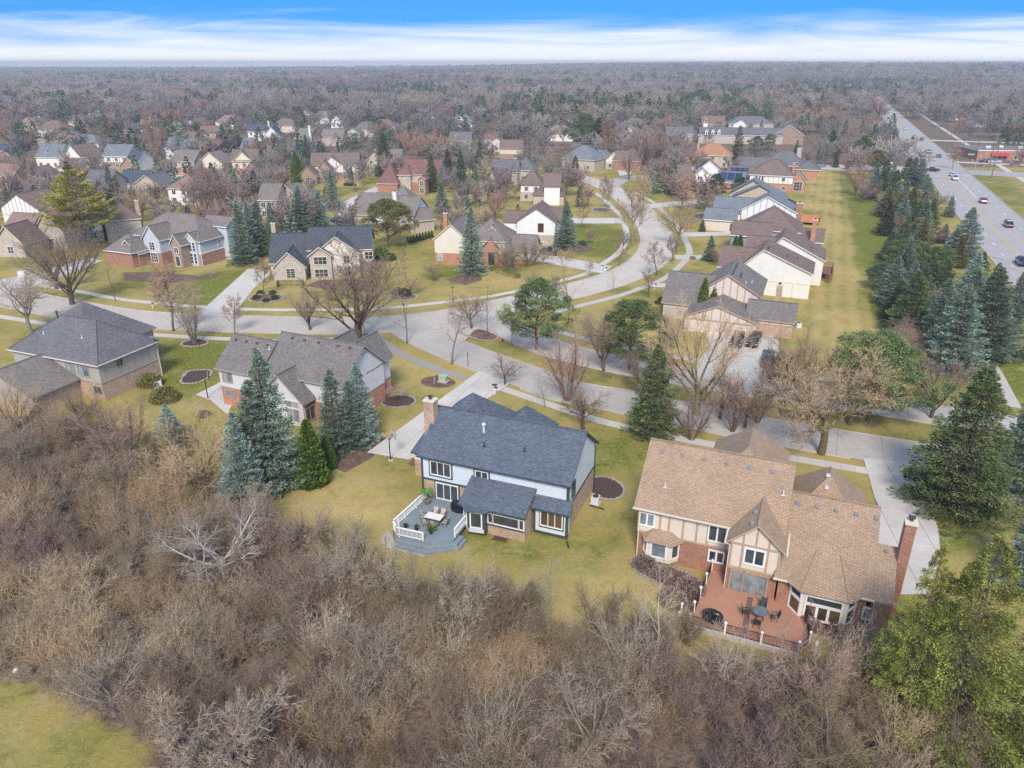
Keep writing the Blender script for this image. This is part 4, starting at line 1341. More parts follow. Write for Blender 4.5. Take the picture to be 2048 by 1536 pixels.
 def vent(s, x, y, mat='metal', kind='box'):
  q = s.P(x, y, s.rz_at(x, y))
  e = .05
  sl = Vector(s.P(x, y + e, s.rz_at(x, y + e))) - Vector(s.P(x, y - e, s.rz_at(x, y - e)))
  mb = MB()
  if kind == 'box':
   mb.box((q[0], q[1], q[2] + .09), (.34, .34, .2), s.ang, taper=.85)
   me = mb.mesh('vent', TR[mat], uv=False)
   return link('vent', me, s.h)
  if kind == 'pipe':
   mb.tube((q[0], q[1], q[2] - .1), (q[0], q[1], q[2] + .45), .07, .07, 8)
   mb.box((q[0], q[1], q[2] + .02), (.3, .3, .05), s.ang)
   return mb.build('vent_pipe', TR[mat], s.h)
  if kind == 'flue':
   mb.tube((q[0], q[1], q[2] - .1), (q[0], q[1], q[2] + .8), .11, .11, 8)
   mb.lathe((q[0], q[1], q[2] + .75), [(.2, 0), (.22, .12), (.1, .26)], 8)
   return mb.build('flue_pipe', TR[mat], s.h)
def house(name, label, px, z=0, cat='house', group=None):
 g = G(*px) if not isinstance(px, Vector) else px
 return thing(name, label, cat, (g.x, g.y, z), 0, group)
def span(a, b, z, ang=None):
 """frame from two points sighted at height z; with a set angle only the run of the second counts"""
 p, q = G(*a, z), G(*b, z)
 if ang is None:
  ang = math.atan2(q.y - p.y, q.x - p.x); w = math.hypot(q.x - p.x, q.y - p.y)
 else:
  ang = rad(ang); lo, hi = 0.5, 120.0
  for _ in range(50):
   m = (lo + hi) / 2
   if sight(p.x + m * math.cos(ang), p.y + m * math.sin(ang), z)[0] < b[0]: lo = m
   else: hi = m
  w = lo
 return p, ang, w
def back(p, ang, x, y):
 """move a frame origin by local x, y"""
 return Vector((p.x + x * math.cos(ang) - y * math.sin(ang), p.y + x * math.sin(ang) + y * math.cos(ang), 0))
def eave(h, a, b, ze, zr, d, typ, ang=-22, **kw):
 p, an, w = span(a, b, ze, ang)
 return Blk(h, p, an, w, d, ze, zr, typ, **kw)
def ridge(h, a, b, ze, zr, d, ang=-22, **kw):
 p, an, w = span(a, b, zr, ang)
 return Blk(h, back(p, an, 0, -d / 2), an, w, d, ze, zr, 'gx', **kw)
def pyramid(h, a, ze, zr, w, d, ang=-22, typ='pyr', **kw):
 """hipped block located by its top"""
 p = G(*a, zr)
 an = rad(ang)
 return Blk(h, back(p, an, -w / 2, -d / 2), an, w, d, ze, zr, typ, **kw)
def peak(h, a, ze, zr, w, d, ang=-22, rx=0.5, **kw):
 """gable facing the camera located by its front peak"""
 p = G(*a, zr)
 an = rad(ang)
 return Blk(h, back(p, an, -w * rx, 0), an, w, d, ze, zr, 'gy', rx=rx, **kw)
# the near houses
def frame(x, y, deg): return Vector((x, y, 0)), rad(deg)
# blue grey house in the middle
p, a = frame(-9.6, 66.8, -22)
H1 = thing('house', 'blue grey two storey house with navy shingle roof behind the grey deck', 'house', p)
m = Blk(H1, p, a, 16.3, 9.7, 5.5, 9.0, 'gx', 'navy', 'paleblue', 'btan', zs=2.85, trim='dgreen', ov=0.35)
m.belt(2.85, 'dgreen', 'frl'); m.belt(5.22, 'dgreen', 'f', .22)
for f, e in (('f', 0), ('f', 1), ('r', 1)): m.corner(f, e, .1, 5.2, 'dgreen', .2)
m.gutter('f', 'dgreen', (1,))
m.win('f', 2.1, 3.55, 2.15, 1.45, 3, trim='white', gl=GL); m.win('f', 6.65, 3.65, 1.25, 1.3, 2, trim='white', gl=GL)
for u, z, w, h in ((2.1, 3.55, 2.15, 1.45), (6.65, 3.65, 1.25, 1.3)):
 for z_ in (z - .2, z + h + .17): m.board('f', u - w / 2 - .25, z_, u + w / 2 + .25, z_, .14, 'dgreen', .03, 'window_casing')
 for u_ in (u - w / 2 - .19, u + w / 2 + .19): m.board('f', u_, z - .12, u_, z + h + .1, .13, 'dgreen', .03, 'window_casing')
m.win('f', 2.75, .85, 2.35, 1.75, 3, trim='white', gl=GL, name='patio_door')
for u_ in (1.4, 4.1): m.board('f', u_, .8, u_, 2.7, .13, 'dgreen', .03, 'window_casing')
m.win('r', 1.6, 3.4, .8, 1.5, 1, trim='dgreen')
m.chimney(-.15, 3.6, 1.15, 1.0, 0, 10.1, 'btan')
for x, y, k in ((6.0, 3.2, 'flue'), (6.6, 1.95, 'pipe'), (10.8, 2.2, 'pipe')): m.vent(x, y, 'silver' if k == 'flue' else 'dark', k)
# front wings seen over the ridge
for x0, w_, zr_ in ((-2.2, 7.4, 8.5), (5.1, 5.6, 8.1)):
 q = back(p, a, x0, 6.5)
 Blk(H1, q, a, w_, 6.5 if x0 > 0 else 7.5, 5.2, zr_, 'hy', 'navy', 'paleblue', 'btan', trim='dgreen', ov=.35)
q = back(p, a, -3.4, 4.5)
Blk(H1, q, a, 3.6, 6.0, 3.0, 4.6, 'shed', 'navy', 'paleblue', 'btan', trim='dgreen', ov=.3, zs=2.0)
# kitchen bay with its lean-to roof
q = back(p, a, 5.9, -2.95)
k1 = Blk(H1, q, a, 6.9, 3.35, 2.95, 4.35, 'shed', 'navy', None, trim='dgreen', ov=.3)
k2 = Blk(H1, back(p, a, 8.8, -2.5), a, 3.85, 2.95, 2.9, 4.2, 'shed', None, 'btan', None, ov=.0, trim='dgreen')
k2.fr = True
k2.win('f', 1.95, 1.35, 2.6, 1.0, 1, gl=GL, trim='white'); k2.win('f', .35, 1.35, .42, 1.0, 1, gl=GL); k2.win('f', 3.52, 1.35, .42, 1.0, 1, gl=GL)
k2.board('f', .05, 1.15, 3.8, 1.15, .2, 'dgreen', .045, 'window_casing'); k2.board('f', .05, 2.5, 3.8, 2.5, .2, 'dgreen', .045, 'window_casing')
# the angled bay
bp = [(6.15, -.1), (6.15, -2.2), (7.15, -3.45), (8.85, -3.2), (8.85, -.1)]
mb = MB(); mb.slab([m.P(x, y, 2.88) for x, y in bp], 2.6); mb.build('bay', TR['dgreen'], H1)
mb = MB(); mb.slab([m.P(x, y, 2.98) for x, y in [(5.9, -.1), (5.9, -2.5), (7.05, -3.85), (9.1, -3.5), (9.3, -2.9), (9.3, -.1)]], .14); mb.build('bay_eave', [RF['navy']], H1)
for (x0, y0), (x1, y1), nm in (((6.15, -2.2), (7.15, -3.45), 'a'), ((7.15, -3.45), (8.85, -3.2), 'b'), ((6.15, -.6), (6.15, -2.2), 'c')):
 w_ = math.hypot(x1 - x0, y1 - y0)
 bb = Blk(H1, (Vector(m.P(x0, y0, 0)) + H1.location), a + math.atan2(y1 - y0, x1 - x0), w_, 1, 3, 3, 'flat', None, None, ov=0, trim='white')
 bb.win('f', w_ / 2, 1.05, w_ * .58, 1.55, 1, gl=GL, fw=.12)
 bb.board('f', .1, .65, w_ - .1, .65, .42, 'white', .015, 'bay_panel').data.materials[0] = WM['paleblue']
# dining bump with its own lean-to
q = back(p, a, 12.75, -.95)
k3 = Blk(H1, q, a, 3.75, 1.4, 2.95, 3.8, 'shed', 'navy', 'paleblue', None, ov=.25, trim='dgreen', zb=.25)
k3.win('f', 1.7, 1.15, 2.1, 1.5, 3, gl=GLW, trim='white')
for z_ in (.95, 2.85): k3.board('f', .45, z_, 2.95, z_, .14, 'dgreen', .035, 'window_casing')
for u_ in (.52, 2.88): k3.board('f', u_, 1.0, u_, 2.8, .13, 'dgreen', .035, 'window_casing')
k3.belt(.3, 'dgreen', 'f', .22); k3.corner('f', 1, .2, 2.9, 'dgreen', .2); k3.corner('f', 0, .2, 2.9, 'dgreen', .16); k3.gutter('f', 'dgreen', (1,))
# tan roofed house on the right
p, a = frame(10.9, 57.4, -22.3)
H2 = thing('house', 'tan shingle roofed tudor house with brick ground floor and terracotta patio', 'house', p)
m2 = Blk(H2, p, a, 12.9, 10.9, 5.4, 9.7, 'gx', 'tan', 'stucco', 'bred', zs=2.75, trim='tan', ov=.45)
m2.belt(2.8, 'tan', 'fl', .2); m2.corner('f', 0, 2.8, 5.1, 'tan', .14); m2.gutter('f', 'cream', (0,))
for u in (1.95, 2.75, 4.0, 5.2, 6.15, 7.75): m2.board('f', u, 2.8, u, 5.15, .17, 'tan')
for u, z, w_, h_ in ((.75, 3.55, 1.2, 1.2), (6.95, 3.45, 1.35, 1.45)): m2.win('f', u, z, w_, h_, 2, trim='white', gl=GLG if u < 1 else GL, bar=.14, fw=.13)
m2.win('f', 7.1, 1.35, 1.15, 1.0, 2, trim='white', gl=GL, bar=.16, fw=.14)
for i in range(6): m2.vent(1.3 + i * 1.95, 4.55, 'metal')
m2.vent(2.3, 1.9, 'silver', 'pipe'); m2.vent(12.2, 3.0, 'silver', 'pipe')
# canted bay with a small hipped roof
bp = [(1.1, .5), (1.6, -.35), (3.6, -.35), (4.3, .5)]
mb = MB(); mb.slab([m2.P(x, y, 2.55) for x, y in bp], 2.1); mb.build('bay', TR['cream'], H2)
c0 = m2.P(2.75, .45, 3.5)
rb = [m2.P(x, y, 2.55) for x, y in [(.75, .45), (1.35, -.7), (3.85, -.7), (4.7, .45)]]
mb = MB(); rt = [m2.P(1.9, .45, 3.35), m2.P(3.5, .45, 3.35)]
mb.poly([rb[0], rb[1], rt[0]]); mb.poly([rb[1], rb[2], rt[1], rt[0]]); mb.poly([rb[2], rb[3], rt[1]]); mb.poly(list(reversed(rb))); mb.build('bay_roof', RF['tan'], H2)
for (x0, y0), (x1, y1), gl_ in (((1.1, .5), (1.6, -.35), GL), ((1.6, -.35), (3.6, -.35), GLC), ((3.6, -.35), (4.3, .5), GL)):
 w_ = math.hypot(x1 - x0, y1 - y0)
 bb = Blk(H2, (Vector(m2.P(x0, y0, 0)) + H2.location), a + math.atan2(y1 - y0, x1 - x0), w_, 1, 3, 3, 'flat', None, None, ov=0, trim='white')
 bb.win('f', w_ / 2, 1.0, w_ * .6, 1.35, 1, gl=gl_, fw=.13)
# rear gable over the patio door
q = back(p, a, 8.35, -2.1)
g2 = Blk(H2, q, a, 4.8, 5.6, 5.3, 7.45, 'gy', 'tan', 'stucco', 'bred', zs=2.65, trim='tan', ov=.4)
g2.belt(2.7, 'tan', 'fl', .26)
for u in (.08, 3.92): g2.board('f', u, 2.7, u, 5.2, .17, 'tan')
for u in (.98, 2.0, 3.02): g2.board('f', u, 5.2 if u == 2.0 else 2.75, u, g2.wall_top('f', u) - .1, .15, 'tan')
g2.board('f', 0, 5.12, 4.0, 5.12, .18, 'tan', .036)
g2.win('f', 2.0, 3.45, 1.45, 1.35, 2, trim='white', gl=GL, bar=.14, fw=.16)
g2.win('f', .82, .35, .95, 2.05, 1, trim='tan', gl=GLC, name='side_light'); g2.win('f', 2.35, .35, 1.85, 2.05, 2, trim='tan', gl=GLC, name='patio_door')
g2.vent(2.4 - .55, .9, 'metal'); g2.vent(2.4 - .45, 2.6, 'metal'); g2.gutter('r', 'cream', ()); g2.gutter('l', 'cream', (1,))
# single storey great room wing
q = back(p, a, 12.5, -2.4)
g3 = Blk(H2, q, a, 7.5, 13.9, 3.05, 7.5, 'gx', 'tan', 'stucco', 'bred', zs=2.95, trim='tan', ov=.4)
for i in range(5): g3.vent(1.0 + i * 1.55, 6.0, 'metal')
g3.gutter('f', 'cream', ())
q = back(p, a, 19.95, -2.4)
g4 = Blk(H2, q, a, 1.5, 4.2, 3.05, 5.72, 'shed', 'tan', 'bred', None, trim='tan', ov=.1)
g4.vent(.7, 3.7, 'metal'); g4.chimney(1.9, 3.6, .8, 1.15, 0, 8.6, 'bred')
# bow window
bp = [(13.9, -2.0), (14.85, -3.1), (18.15, -3.1), (18.85, -2.0)]
mb = MB(); mb.slab([m2.P(x, y, 2.8) for x, y in bp], 2.5); mb.build('bay', TR['cream'], H2)
rb = [m2.P(x, y, 3.02) for x, y in [(13.3, -2.35), (14.75, -3.5), (18.35, -3.5), (19.3, -2.35)]]
rt = [m2.P(15.6, .2, 4.78), m2.P(17.4, .2, 4.78)]
mb = MB(); mb.poly([rb[0], rb[1], rt[0]]); mb.poly([rb[1], rb[2], rt[1], rt[0]]); mb.poly([rb[2], rb[3], rt[1]]); mb.poly(list(reversed(rb))); mb.build('bay_roof', RF['tan'], H2)
for x_, y_, x1_, y1_ in ((14.75, -3.5, 15.6, .2), (18.35, -3.5, 17.4, .2)):
 mb = MB(); mb.beam(Vector(m2.P(x_, y_, 3.05)), Vector(m2.P(x1_, y1_, 4.83)), .3, .07); mb.build('ridge_cap', RF['tan'], H2)
for (x0, y0), (x1, y1), n_ in (((13.9, -2.0), (14.85, -3.1), 1), ((14.85, -3.1), (18.15, -3.1), 3), ((18.15, -3.1), (18.85, -2.0), 1)):
 w_ = math.hypot(x1 - x0, y1 - y0)
 bb = Blk(H2, (Vector(m2.P(x0, y0, 0)) + H2.location), a + math.atan2(y1 - y0, x1 - x0), w_, 1, 3, 3, 'flat', None, None, ov=0, trim='white')
 bb.win('f', w_ / 2, .5, w_ * .78, 1.25, n_, gl=GLW, fw=.14, bar=.2); bb.win('f', w_ / 2, 1.98, w_ * .78, .6, 1, gl=GL, fw=.12)
g3.win('f', 7.0, .9, .7, 1.0, 1, trim='white', gl=GLC, fw=.12)
# street side wings
q = back(p, a, 4.9, 5.0)
Blk(H2, q, a, 7.4, 11.6, 5.2, 9.0, 'hy', 'tan', 'stucco', 'bred', trim='tan')
q = back(p, a, 12.2, 5.5)
f2 = Blk(H2, q, a, 7.6, 9.2, 3.0, 7.3, 'hy', 'tan', 'stucco', 'bred', trim='tan', zs=2.2)
for y_ in (3.8, 2.9, 2.0): f2.vent(3.6, y_, 'silver')
# grey brown house left of the middle
p, a = frame(-32.2, 89.2, -24)
H3 = thing('house', 'pale grey house with long mauve grey roof behind the blue spruces', 'house', p)
m3 = Blk(H3, back(p, a, 0, -.2), a, 13.0, 9.6, 5.5, 9.5, 'gx', 'greybrown', 'greyw', 'borange', zs=2.7, trim='taupe', ov=.4)
m3b = Blk(H3, back(p, a, -6.9, -1.2), a, 7.3, 8.6, 5.3, 8.7, 'gx', 'greybrown', 'greyw', 'borange', zs=2.6, trim='taupe', ov=.4)
m3w = Blk(H3, back(p, a, .9, -2.4), a, 7.3, 5.6, 3.3, 6.7, 'gy', 'greybrown', 'greyw', None, trim='taupe', ov=.4)
m3b.belt(2.65, 'taupe', 'f', .18); m3.belt(2.7, 'taupe', 'r', .18); m3.board('r', 3.2, 8.25, 6.0, 8.25, .1, 'taupe')
m3b.win('f', 1.35, 3.5, 1.5, 1.35, 2, trim='taupe', gl=GLG); m3b.win('f', 1.4, 1.35, 1.4, .9, 2, trim='taupe', gl=GLG)
for z_, h_ in ((.5, 1.75), (2.45, .85)):
 m3w.win('f', 4.9, z_, 1.9, h_, 2, trim='cream', gl=GLG); m3w.win('r', 1.2, z_, 1.7, h_, 2, trim='taupe', gl=GL)
for i in range(4): m3b.vent(1.0 + i * 1.75, 3.6, 'redbrown')
for x in (2.2, 4.2, 6.4, 9.4, 11.2): m3.vent(x, 4.2, 'redbrown')
m3b.vent(6.9, 3.2, 'silver', 'pipe')
m3.chimney(.2, -.6, .8, .9, 0, 6.9, 'borange')
for x0, w_ in ((4.6, 3.6), (8.0, 4.6)): Blk(H3, back(p, a, x0, 5.0), a, w_, 6.5, 5.5, 8.6 if w_ < 4 else 8.9, 'gy', 'greybrown', 'greyw', 'borange', trim='taupe')
# taupe house at the far left
p, a = frame(-70.3, 99.3, -22)
H4 = thing('house', 'taupe panelled house with dark grey hipped roof and tan brick side wall', 'house', p)
m4 = Blk(H4, back(p, a, .5, -1.3), a, 17.0, 10.7, 5.3, 9.4, 'hx', 'grey', 'taupe', 'btan', zs=2.55, trim='taupe', ov=.4)
m4.gutter('f', 'cream', ()); m4.gutter('r', 'cream', (1,)); m4.belt(2.55, 'taupe', 'fr', .12)
m4b = Blk(H4, back(p, a, -.5, 1.2), a, 12.6, 12.8, 5.2, 10.3, 'hy', 'grey', 'taupe', 'btan', trim='taupe')
m4.win('f', 13.3, 3.3, 1.9, 1.35, 2, trim='taupe', gl=GLG); m4.win('f', 10.9, 3.4, 1.5, 1.4, 2, trim='taupe', gl=GLG)
m4.win('f', 15.2, 1.0, 1.3, 1.0, 2, trim='taupe'); m4.win('r', 3.3, 3.9, 1.0, .95, 2, trim='taupe', gl=GL)
m4.vent(4.6, 2.6, 'silver', 'pipe'); m4.vent(11.6, 2.9, 'silver', 'pipe'); m4.vent(5.0, 4.9, 'dark', 'flue')
m4w = Blk(H4, back(p, a, .8, -8.2), a, 12.5, 8.0, 2.8, 5.5, 'gy', 'taupe', 'taupe', 'btan', zs=1.6, trim='taupe', rx=.5)
mb = MB(); q = Vector(m4w.P(3.6, 2.6, m4w.rz_at(3.6, 2.6) + .08)); mb.box(q, (1.2, .8, .12), a); mb.build('skylight', GLC, H4)
m4w.win('f', 4.0, .8, 1.4, 1.3, 2, trim='taupe')
# brick and pale blue house across the street
p, an, w_ = span((262, 469), (399, 478), 5.5, -23)
H5 = thing('house', 'red brick house with pale blue upper storey and white trimmed gables', 'house', (p.x, p.y, 0))
m5 = Blk(H5, p, an, w_, 11.6, 5.5, 10.2, 'hx', 'taupe', 'bluegrey', 'bred', zs=2.7, trim='white', ov=.4)
m5.belt(2.75, 'white', 'fr', .22); m5.gutter('f', 'white', (1,)); m5.gutter('r', 'white', ())
m5.win('r', 5.8, 3.6, .8, 1.1, 2, 2, trim='white')
g = peak(H5, (294, 452), 5.6, 8.7, 5.4, 6, -23, roof='taupe', up='bluegrey', low='bred', trim='white', zs=2.7, ov=.35)
g.win('f', 2.35, 3.3, 1.5, 1.7, 2, 3, trim='white'); g.win('f', 2.5, .5, 1.9, 2.1, 3, 3, trim='white')
g = peak(H5, (345, 470), 5.0, 7.3, 3.4, 4, -23, roof='taupe', up='bbrown', trim='white', ov=.3)
g.win('f', 1.4, .3, 1.2, 2.2, 1, trim='white', gl=GL, name='door'); g.win('f', 1.4, 3.2, 1.1, 1.2, 2, trim='white')
g = peak(H5, (375, 466), 5.7, 7.4, 3.6, 4, -23, roof='taupe', up='bluegrey', trim='white', ov=.25)
for z_ in (.5, 3.3): g.win('f', 1.1, z_, 1.3, 2.0 if z_ > 1 else 2.3, 2, 3, trim='white'); g.win('f', 2.45, z_, .7, 2.0 if z_ > 1 else 2.3, 1, 3, trim='white')
g = peak(H5, (249, 480), 2.9, 5.8, 6.8, 8, -23, roof='taupe', up='bred', trim='white', ov=.35); g.win('f', 3.1, .9, 1.5, 1.5, 2, 3, trim='white')
g = eave(H5, (205, 500), (262, 478), 3.4, 6.6, 8, 'hx', -23, roof='taupe', up='bred', trim='white')
g = eave(H5, (400, 449), (452, 449), 7.6, 9.5, 5, 'gx', -23, roof='taupe', up='bluegrey', trim='white')
# cream gabled house with charcoal roof
p, an, w_ = span((616, 453.6), (744.6, 454), 9.4, 6)
H6 = thing('house', 'cream house with charcoal roof and clipped hedge under its garage gable', 'house', (p.x, p.y, 0))
m6 = Blk(H6, back(p, an, 0, -5.6), an, w_, 11.2, 5.5, 9.4, 'gx', 'charcoal', 'cream', 'bbeige', zs=2.7, trim='cream')
g = Blk(H6, back(p, an, 1.5, -8.2), an, 10.0, 6, 5.2, 8.9, 'gy', 'charcoal', 'cream', 'bbeige', trim='cream', zs=2.5)
for u, n_ in ((2.7, 3), (6.6, 2)): g.win('f', u, 3.2, 1.8 if n_ == 3 else 1.2, 1.5, n_, 2, trim='cream'); g.win('f', u, .5, 1.8 if n_ == 3 else 1.2, 1.7, n_, 2, trim='cream')
g = Blk(H6, back(p, an, .6, -9.2), an, 5.2, 4, 5.1, 7.0, 'gy', 'charcoal', 'bbeige', trim='cream')
g.win('f', 2.2, 3.3, 2.6, 1.5, 3, 2, trim='cream'); g.win('f', 2.2, .6, 2.6, 1.6, 3, 2, trim='cream')
m6.win('f', 12.5, 3.3, 1.6, 1.5, 2, 2, trim='cream')
g = Blk(H6, back(p, an, -8.0, -6.0), an, 8.6, 11.8, 3.0, 8.2, 'gx', 'charcoal', 'bbeige', trim='cream')
g.chimney(.6, 6.5, .9, .8, 4, 10.2, 'btan')
g = Blk(H6, back(p, an, -6.8, -9.8), an, 7.2, 8, 2.9, 6.2, 'gy', 'charcoal', 'bbeige', trim='cream')
g.win('f', 3.4, .7, 1.7, 1.9, 2, 4, trim='cream')
# cream and brick house behind the tall spruce
H7 = thing('house', 'cream sided house with brick base, brick chimney and arched brick entry', 'house', (-17.6, 167, 0))
p, a = frame(-17.8, 167.0, -12.5)
m7 = Blk(H7, p, a, 8.6, 12, 5.6, 9.2, 'gy', 'taupe', 'cream', 'borange', zs=2.6, trim='cream', ov=.35)
m7.chimney(1.2, 6.5, .9, .9, 4, 10.3, 'borange'); m7.win('f', 1.2, .9, .9, 1.6, 1, trim='cream', gl=GLC)
m7b = Blk(H7, back(p, a, 7.2, 1.0), a, 9.5, 11, 5.6, 9.6, 'hx', 'taupe', 'cream', 'borange', trim='cream')
g = peak(H7, (984, 451), 5.2, 8.6, 5.0, 6, -12.5, roof='taupe', up='cream', low='borange', trim='cream', zs=4.0)
g = peak(H7, (980, 476), 4.2, 6.4, 4.2, 4, -12.5, roof='taupe', up='borange', trim='tan'); g.win('f', 1.9, .2, 1.5, 3.0, 1, trim='tan', gl=GL, name='entry_door')
g = eave(H7, (998, 500), (1070, 506), 3.0, 6.0, 8, 'gx', -12.5, roof='taupe', up='cream', low='borange', trim='cream', zs=1.0)
# white gable beside the big spruce
p, a = frame(0.9, 186.7, -9.5)
H8 = thing('house', 'white gabled house with one brown upper window beside a broad spruce', 'house', p)
m8 = Blk(H8, p, a, 10.2, 12, 5.8, 9.2, 'gy', 'brown', 'white', 'bbeige', zs=2.6, trim='brown', ov=.35)
m8.win('f', 5.9, 3.4, 1.3, 2.0, 1, trim='brown', gl=GLW); m8.win('f', 5.7, .2, 1.6, .5, 3, trim='white')
g = ridge(H8, (1010, 420), (1056, 420), 5.4, 7.6, 7, -9.5, roof='brown', up='white', trim='brown')
g = ridge(H8, (1085, 414), (1135, 414), 5.2, 8.0, 8, -9.5, roof='brown', up='white', trim='brown')
# tudor with a three car garage
p, a = frame(32.7, 127.2, -22)
H9 = thing('house', 'grey roofed tudor house with pink half timbered gables and triple garage', 'house', p)
m9 = Blk(H9, p, a, 10.6, 12.5, 5.2, 8.6, 'gy', 'greybrown', 'pinkst', 'bbeige', zs=2.4, trim='tan', rx=.44, ov=.35)
m9.timbers('f', 3.1, 1.2, 'tan', .17, mid=3.9)
for i in range(7): m9.vent(5.2, 1.6 + i * 1.3, 'dark')
m9.vent(6.6, 2.6, 'dark', 'flue'); m9.vent(7.6, 1.8, 'silver', 'pipe'); m9.vent(8.4, 4.5, 'silver', 'pipe')
g9 = Blk(H9, back(p, a, -1.2, -7.2), a, 12.2, 7.6, 2.75, 5.0, 'gy', 'greybrown', 'pinkst', None, trim='tan', rx=.45, ov=.3)
g9.timbers('f', 2.35, 1.45, 'tan', .17)
for u in (2.2, 5.8, 9.35): g9.door('f', u, 3.1, 2.15, 'pinkst')
g9.vent(5.8, 1.0, 'dark'); g9.vent(5.9, 1.9, 'dark')
w9 = Blk(H9, back(p, a, 8.6, -5.0), a, 8.0, 7.0, 2.9, 5.2, 'gx', 'greybrown', 'pinkst', 'btan', trim='tan', zs=2.0, ov=.35)
w9.timbers('f', 2.1, 1.8, 'tan', .17); w9.chimney(4.6, 6.6, .95, .9, 0, 7.2, 'btan')
l9 = Blk(H9, back(p, a, -6.2, -1.2), a, 8.5, 11.5, 2.8, 7.2, 'gx', 'greybrown', 'pinkst', 'bbeige', trim='tan', zs=2.0)
# the row along the long lawn
def row_house(label, px, w, d, ze, zr, roof, wall, low=None, rx=.32, zr_left=None, trim='cream', ang=-22, zs=2.6):
 q = G(*px, zr); an_ = rad(ang)
 o = back(q, an_, -w * rx, 0)
 h = thing('house', label, 'house', (o.x, o.y, 0))
 b = Blk(h, o, an_, w, d, ze, zr, 'gy', roof, wall, low, trim=trim, rx=rx, ov=.35, zs=zs)
 return h, b, o, an_
H10, m10, o10, a10 = row_house('cream gabled house with brown roof and red wooden deck by the long lawn', (1527.6, 499), 13.9, 10.5, 5.0, 9.0, 'brown', 'ivory', 'ivory', rx=.31)
m10.gutter('r', 'cream', ()); m10.vent(8.6, 3.5, 'dark', 'pipe'); m10.vent(10.5, 6.0, 'dark', 'pipe')
for i in range(3): m10.vent(5.0, 1.6 + i * 1.1, 'dark')
m10.belt(2.9, 'cream', 'f', .2); m10.board('f', 10.2, .1, 10.2, 2.9, .3, 'cream')
Blk(H10, back(o10, a10, -4.2, 1.2), a10, 8.5, 9.0, 4.6, 8.0, 'gx', 'brown', 'cream', trim='cream')
H11, m11, o11, a11 = row_house('cream gabled house with brown roof, second of the cream pair', (1566.6, 474), 12.6, 11, 5.2, 9.4, 'brown', 'ivory', None, rx=.31)
m11.vent(9.5, 4, 'dark', 'pipe')
Blk(H11, back(o11, a11, -3.6, 1.0), a11, 8.5, 9.0, 4.6, 8.2, 'gx', 'brown', 'cream', trim='cream')
p = G(1550, 411, 10.2)
o12 = back(p, rad(-22), -7.2, -5.8)
H12 = thing('house', 'brown hipped roof house with slate walls and orange brick chimney', 'house', o12)
m12 = Blk(H12, o12, rad(-22), 14.2, 12.5, 5.2, 10.2, 'pyr', 'brown', 'slateside', None, trim='white')
m12.win('f', 12.2, 3.2, 1.6, 1.5, 2, trim='white'); m12.win('r', 2.5, 3.2, 1.6, 1.5, 2, trim='white')
g = Blk(H12, back(o12, rad(-22), -1.5, -4.5), rad(-22), 9.5, 8, 4.4, 7.2, 'gx', 'brown', 'slateside', trim='white')
for x_ in (1.2, 3.4): Blk(H12, back(o12, rad(-22), -2.2, 3.5 + x_ * 1.4 - 6), rad(-22), 3.4, 2.4, 4.6, 6.0, 'gx', 'brown', 'white', trim='white')
g = Blk(H12, back(o12, rad(-22), 13.2, 1.5), rad(-22), 6.2, 8.5, 2.9, 5.4, 'gx', 'brown', 'slateside', trim='white')
g.chimney(3.6, -.3, 1.0, 1.0, 0, 8.2, 'borange')
H13, m13, o13, a13 = row_house('slate blue roofed house with white gable and red brick chimney', (1536, 393), 15, 11, 5.2, 9.2, 'slate', 'white', 'bred', rx=.45, trim='white')
m13.timbers('f', 2.8, 1.6, 'taupe', .14, True); m13.chimney(14.9, 2.5, 1.6, 1.3, 0, 7.5, 'bred')
Blk(H13, back(o13, a13, -7.5, .5), a13, 10.5, 9.5, 4.6, 7.8, 'gx', 'slate', 'white', trim='white')
Blk(H13, back(o13, a13, -9.0, -5.0), a13, 9.0, 7.5, 3.0, 5.6, 'gx', 'slate', 'stucco', trim='white')
H14, m14, o14, a14 = row_house('beige gabled house with dark slate roof and black edges', (1520, 371), 16, 10, 5.0, 8.8, 'slate', 'tansiding', None, rx=.5, trim='dark')
g = peak(H14, (1507, 360), 5, 9.4, 14, 8, -22, roof='slate', up='tansiding', trim='dark')
Blk(H14, back(o14, a14, 13.5, 2), a14, 5.5, 7.5, 2.9, 4.6, 'hx', 'dark', 'tansiding', trim='dark')
p = G(1548, 319, 10.2); o15 = back(p, rad(-22), -7.5, -6.0)
H15 = thing('house', 'brick and white house with brown hipped roof and dark solar panels', 'house', o15)
m15 = Blk(H15, o15, rad(-22), 15.5, 12.5, 5.4, 10.2, 'hx', 'brown', 'stuccow', 'borange', zs=2.6, trim='white')
m15.timbers('f', 2.7, 1.6, 'taupe', .12, True)
for u in (2.4, 3.4, 4.4): m15.win('f', u, 3.4, .6, 1.5, 1, trim='white')
m15.win('f', 11.5, 3.6, 1.0, 1.2, 1); m15.win('f', 11.8, .6, 1.1, 1.2, 2); m15.win('r', 3.5, 3.3, 1.6, 1.5, 2, 1); m15.win('r', 3.2, .3, 1.7, 2.0, 2, name='patio_door')
g = Blk(H15, back(o15, rad(-22), 14.2, 1.5), rad(-22), 5.4, 6, 3.6, 6.6, 'gy', 'brown', 'borange', trim='white'); g.win('f', 2.3, .4, 2.7, 3.0, 3, 3, trim='white')
g.chimney(.4, 4.2, .9, .9, 3, 9.4, 'borange')
g = Blk(H15, back(o15, rad(-22), -8.0, 2.0), rad(-22), 9.5, 10, 3.2, 7.4, 'gx', 'brown', 'borange', trim='white')
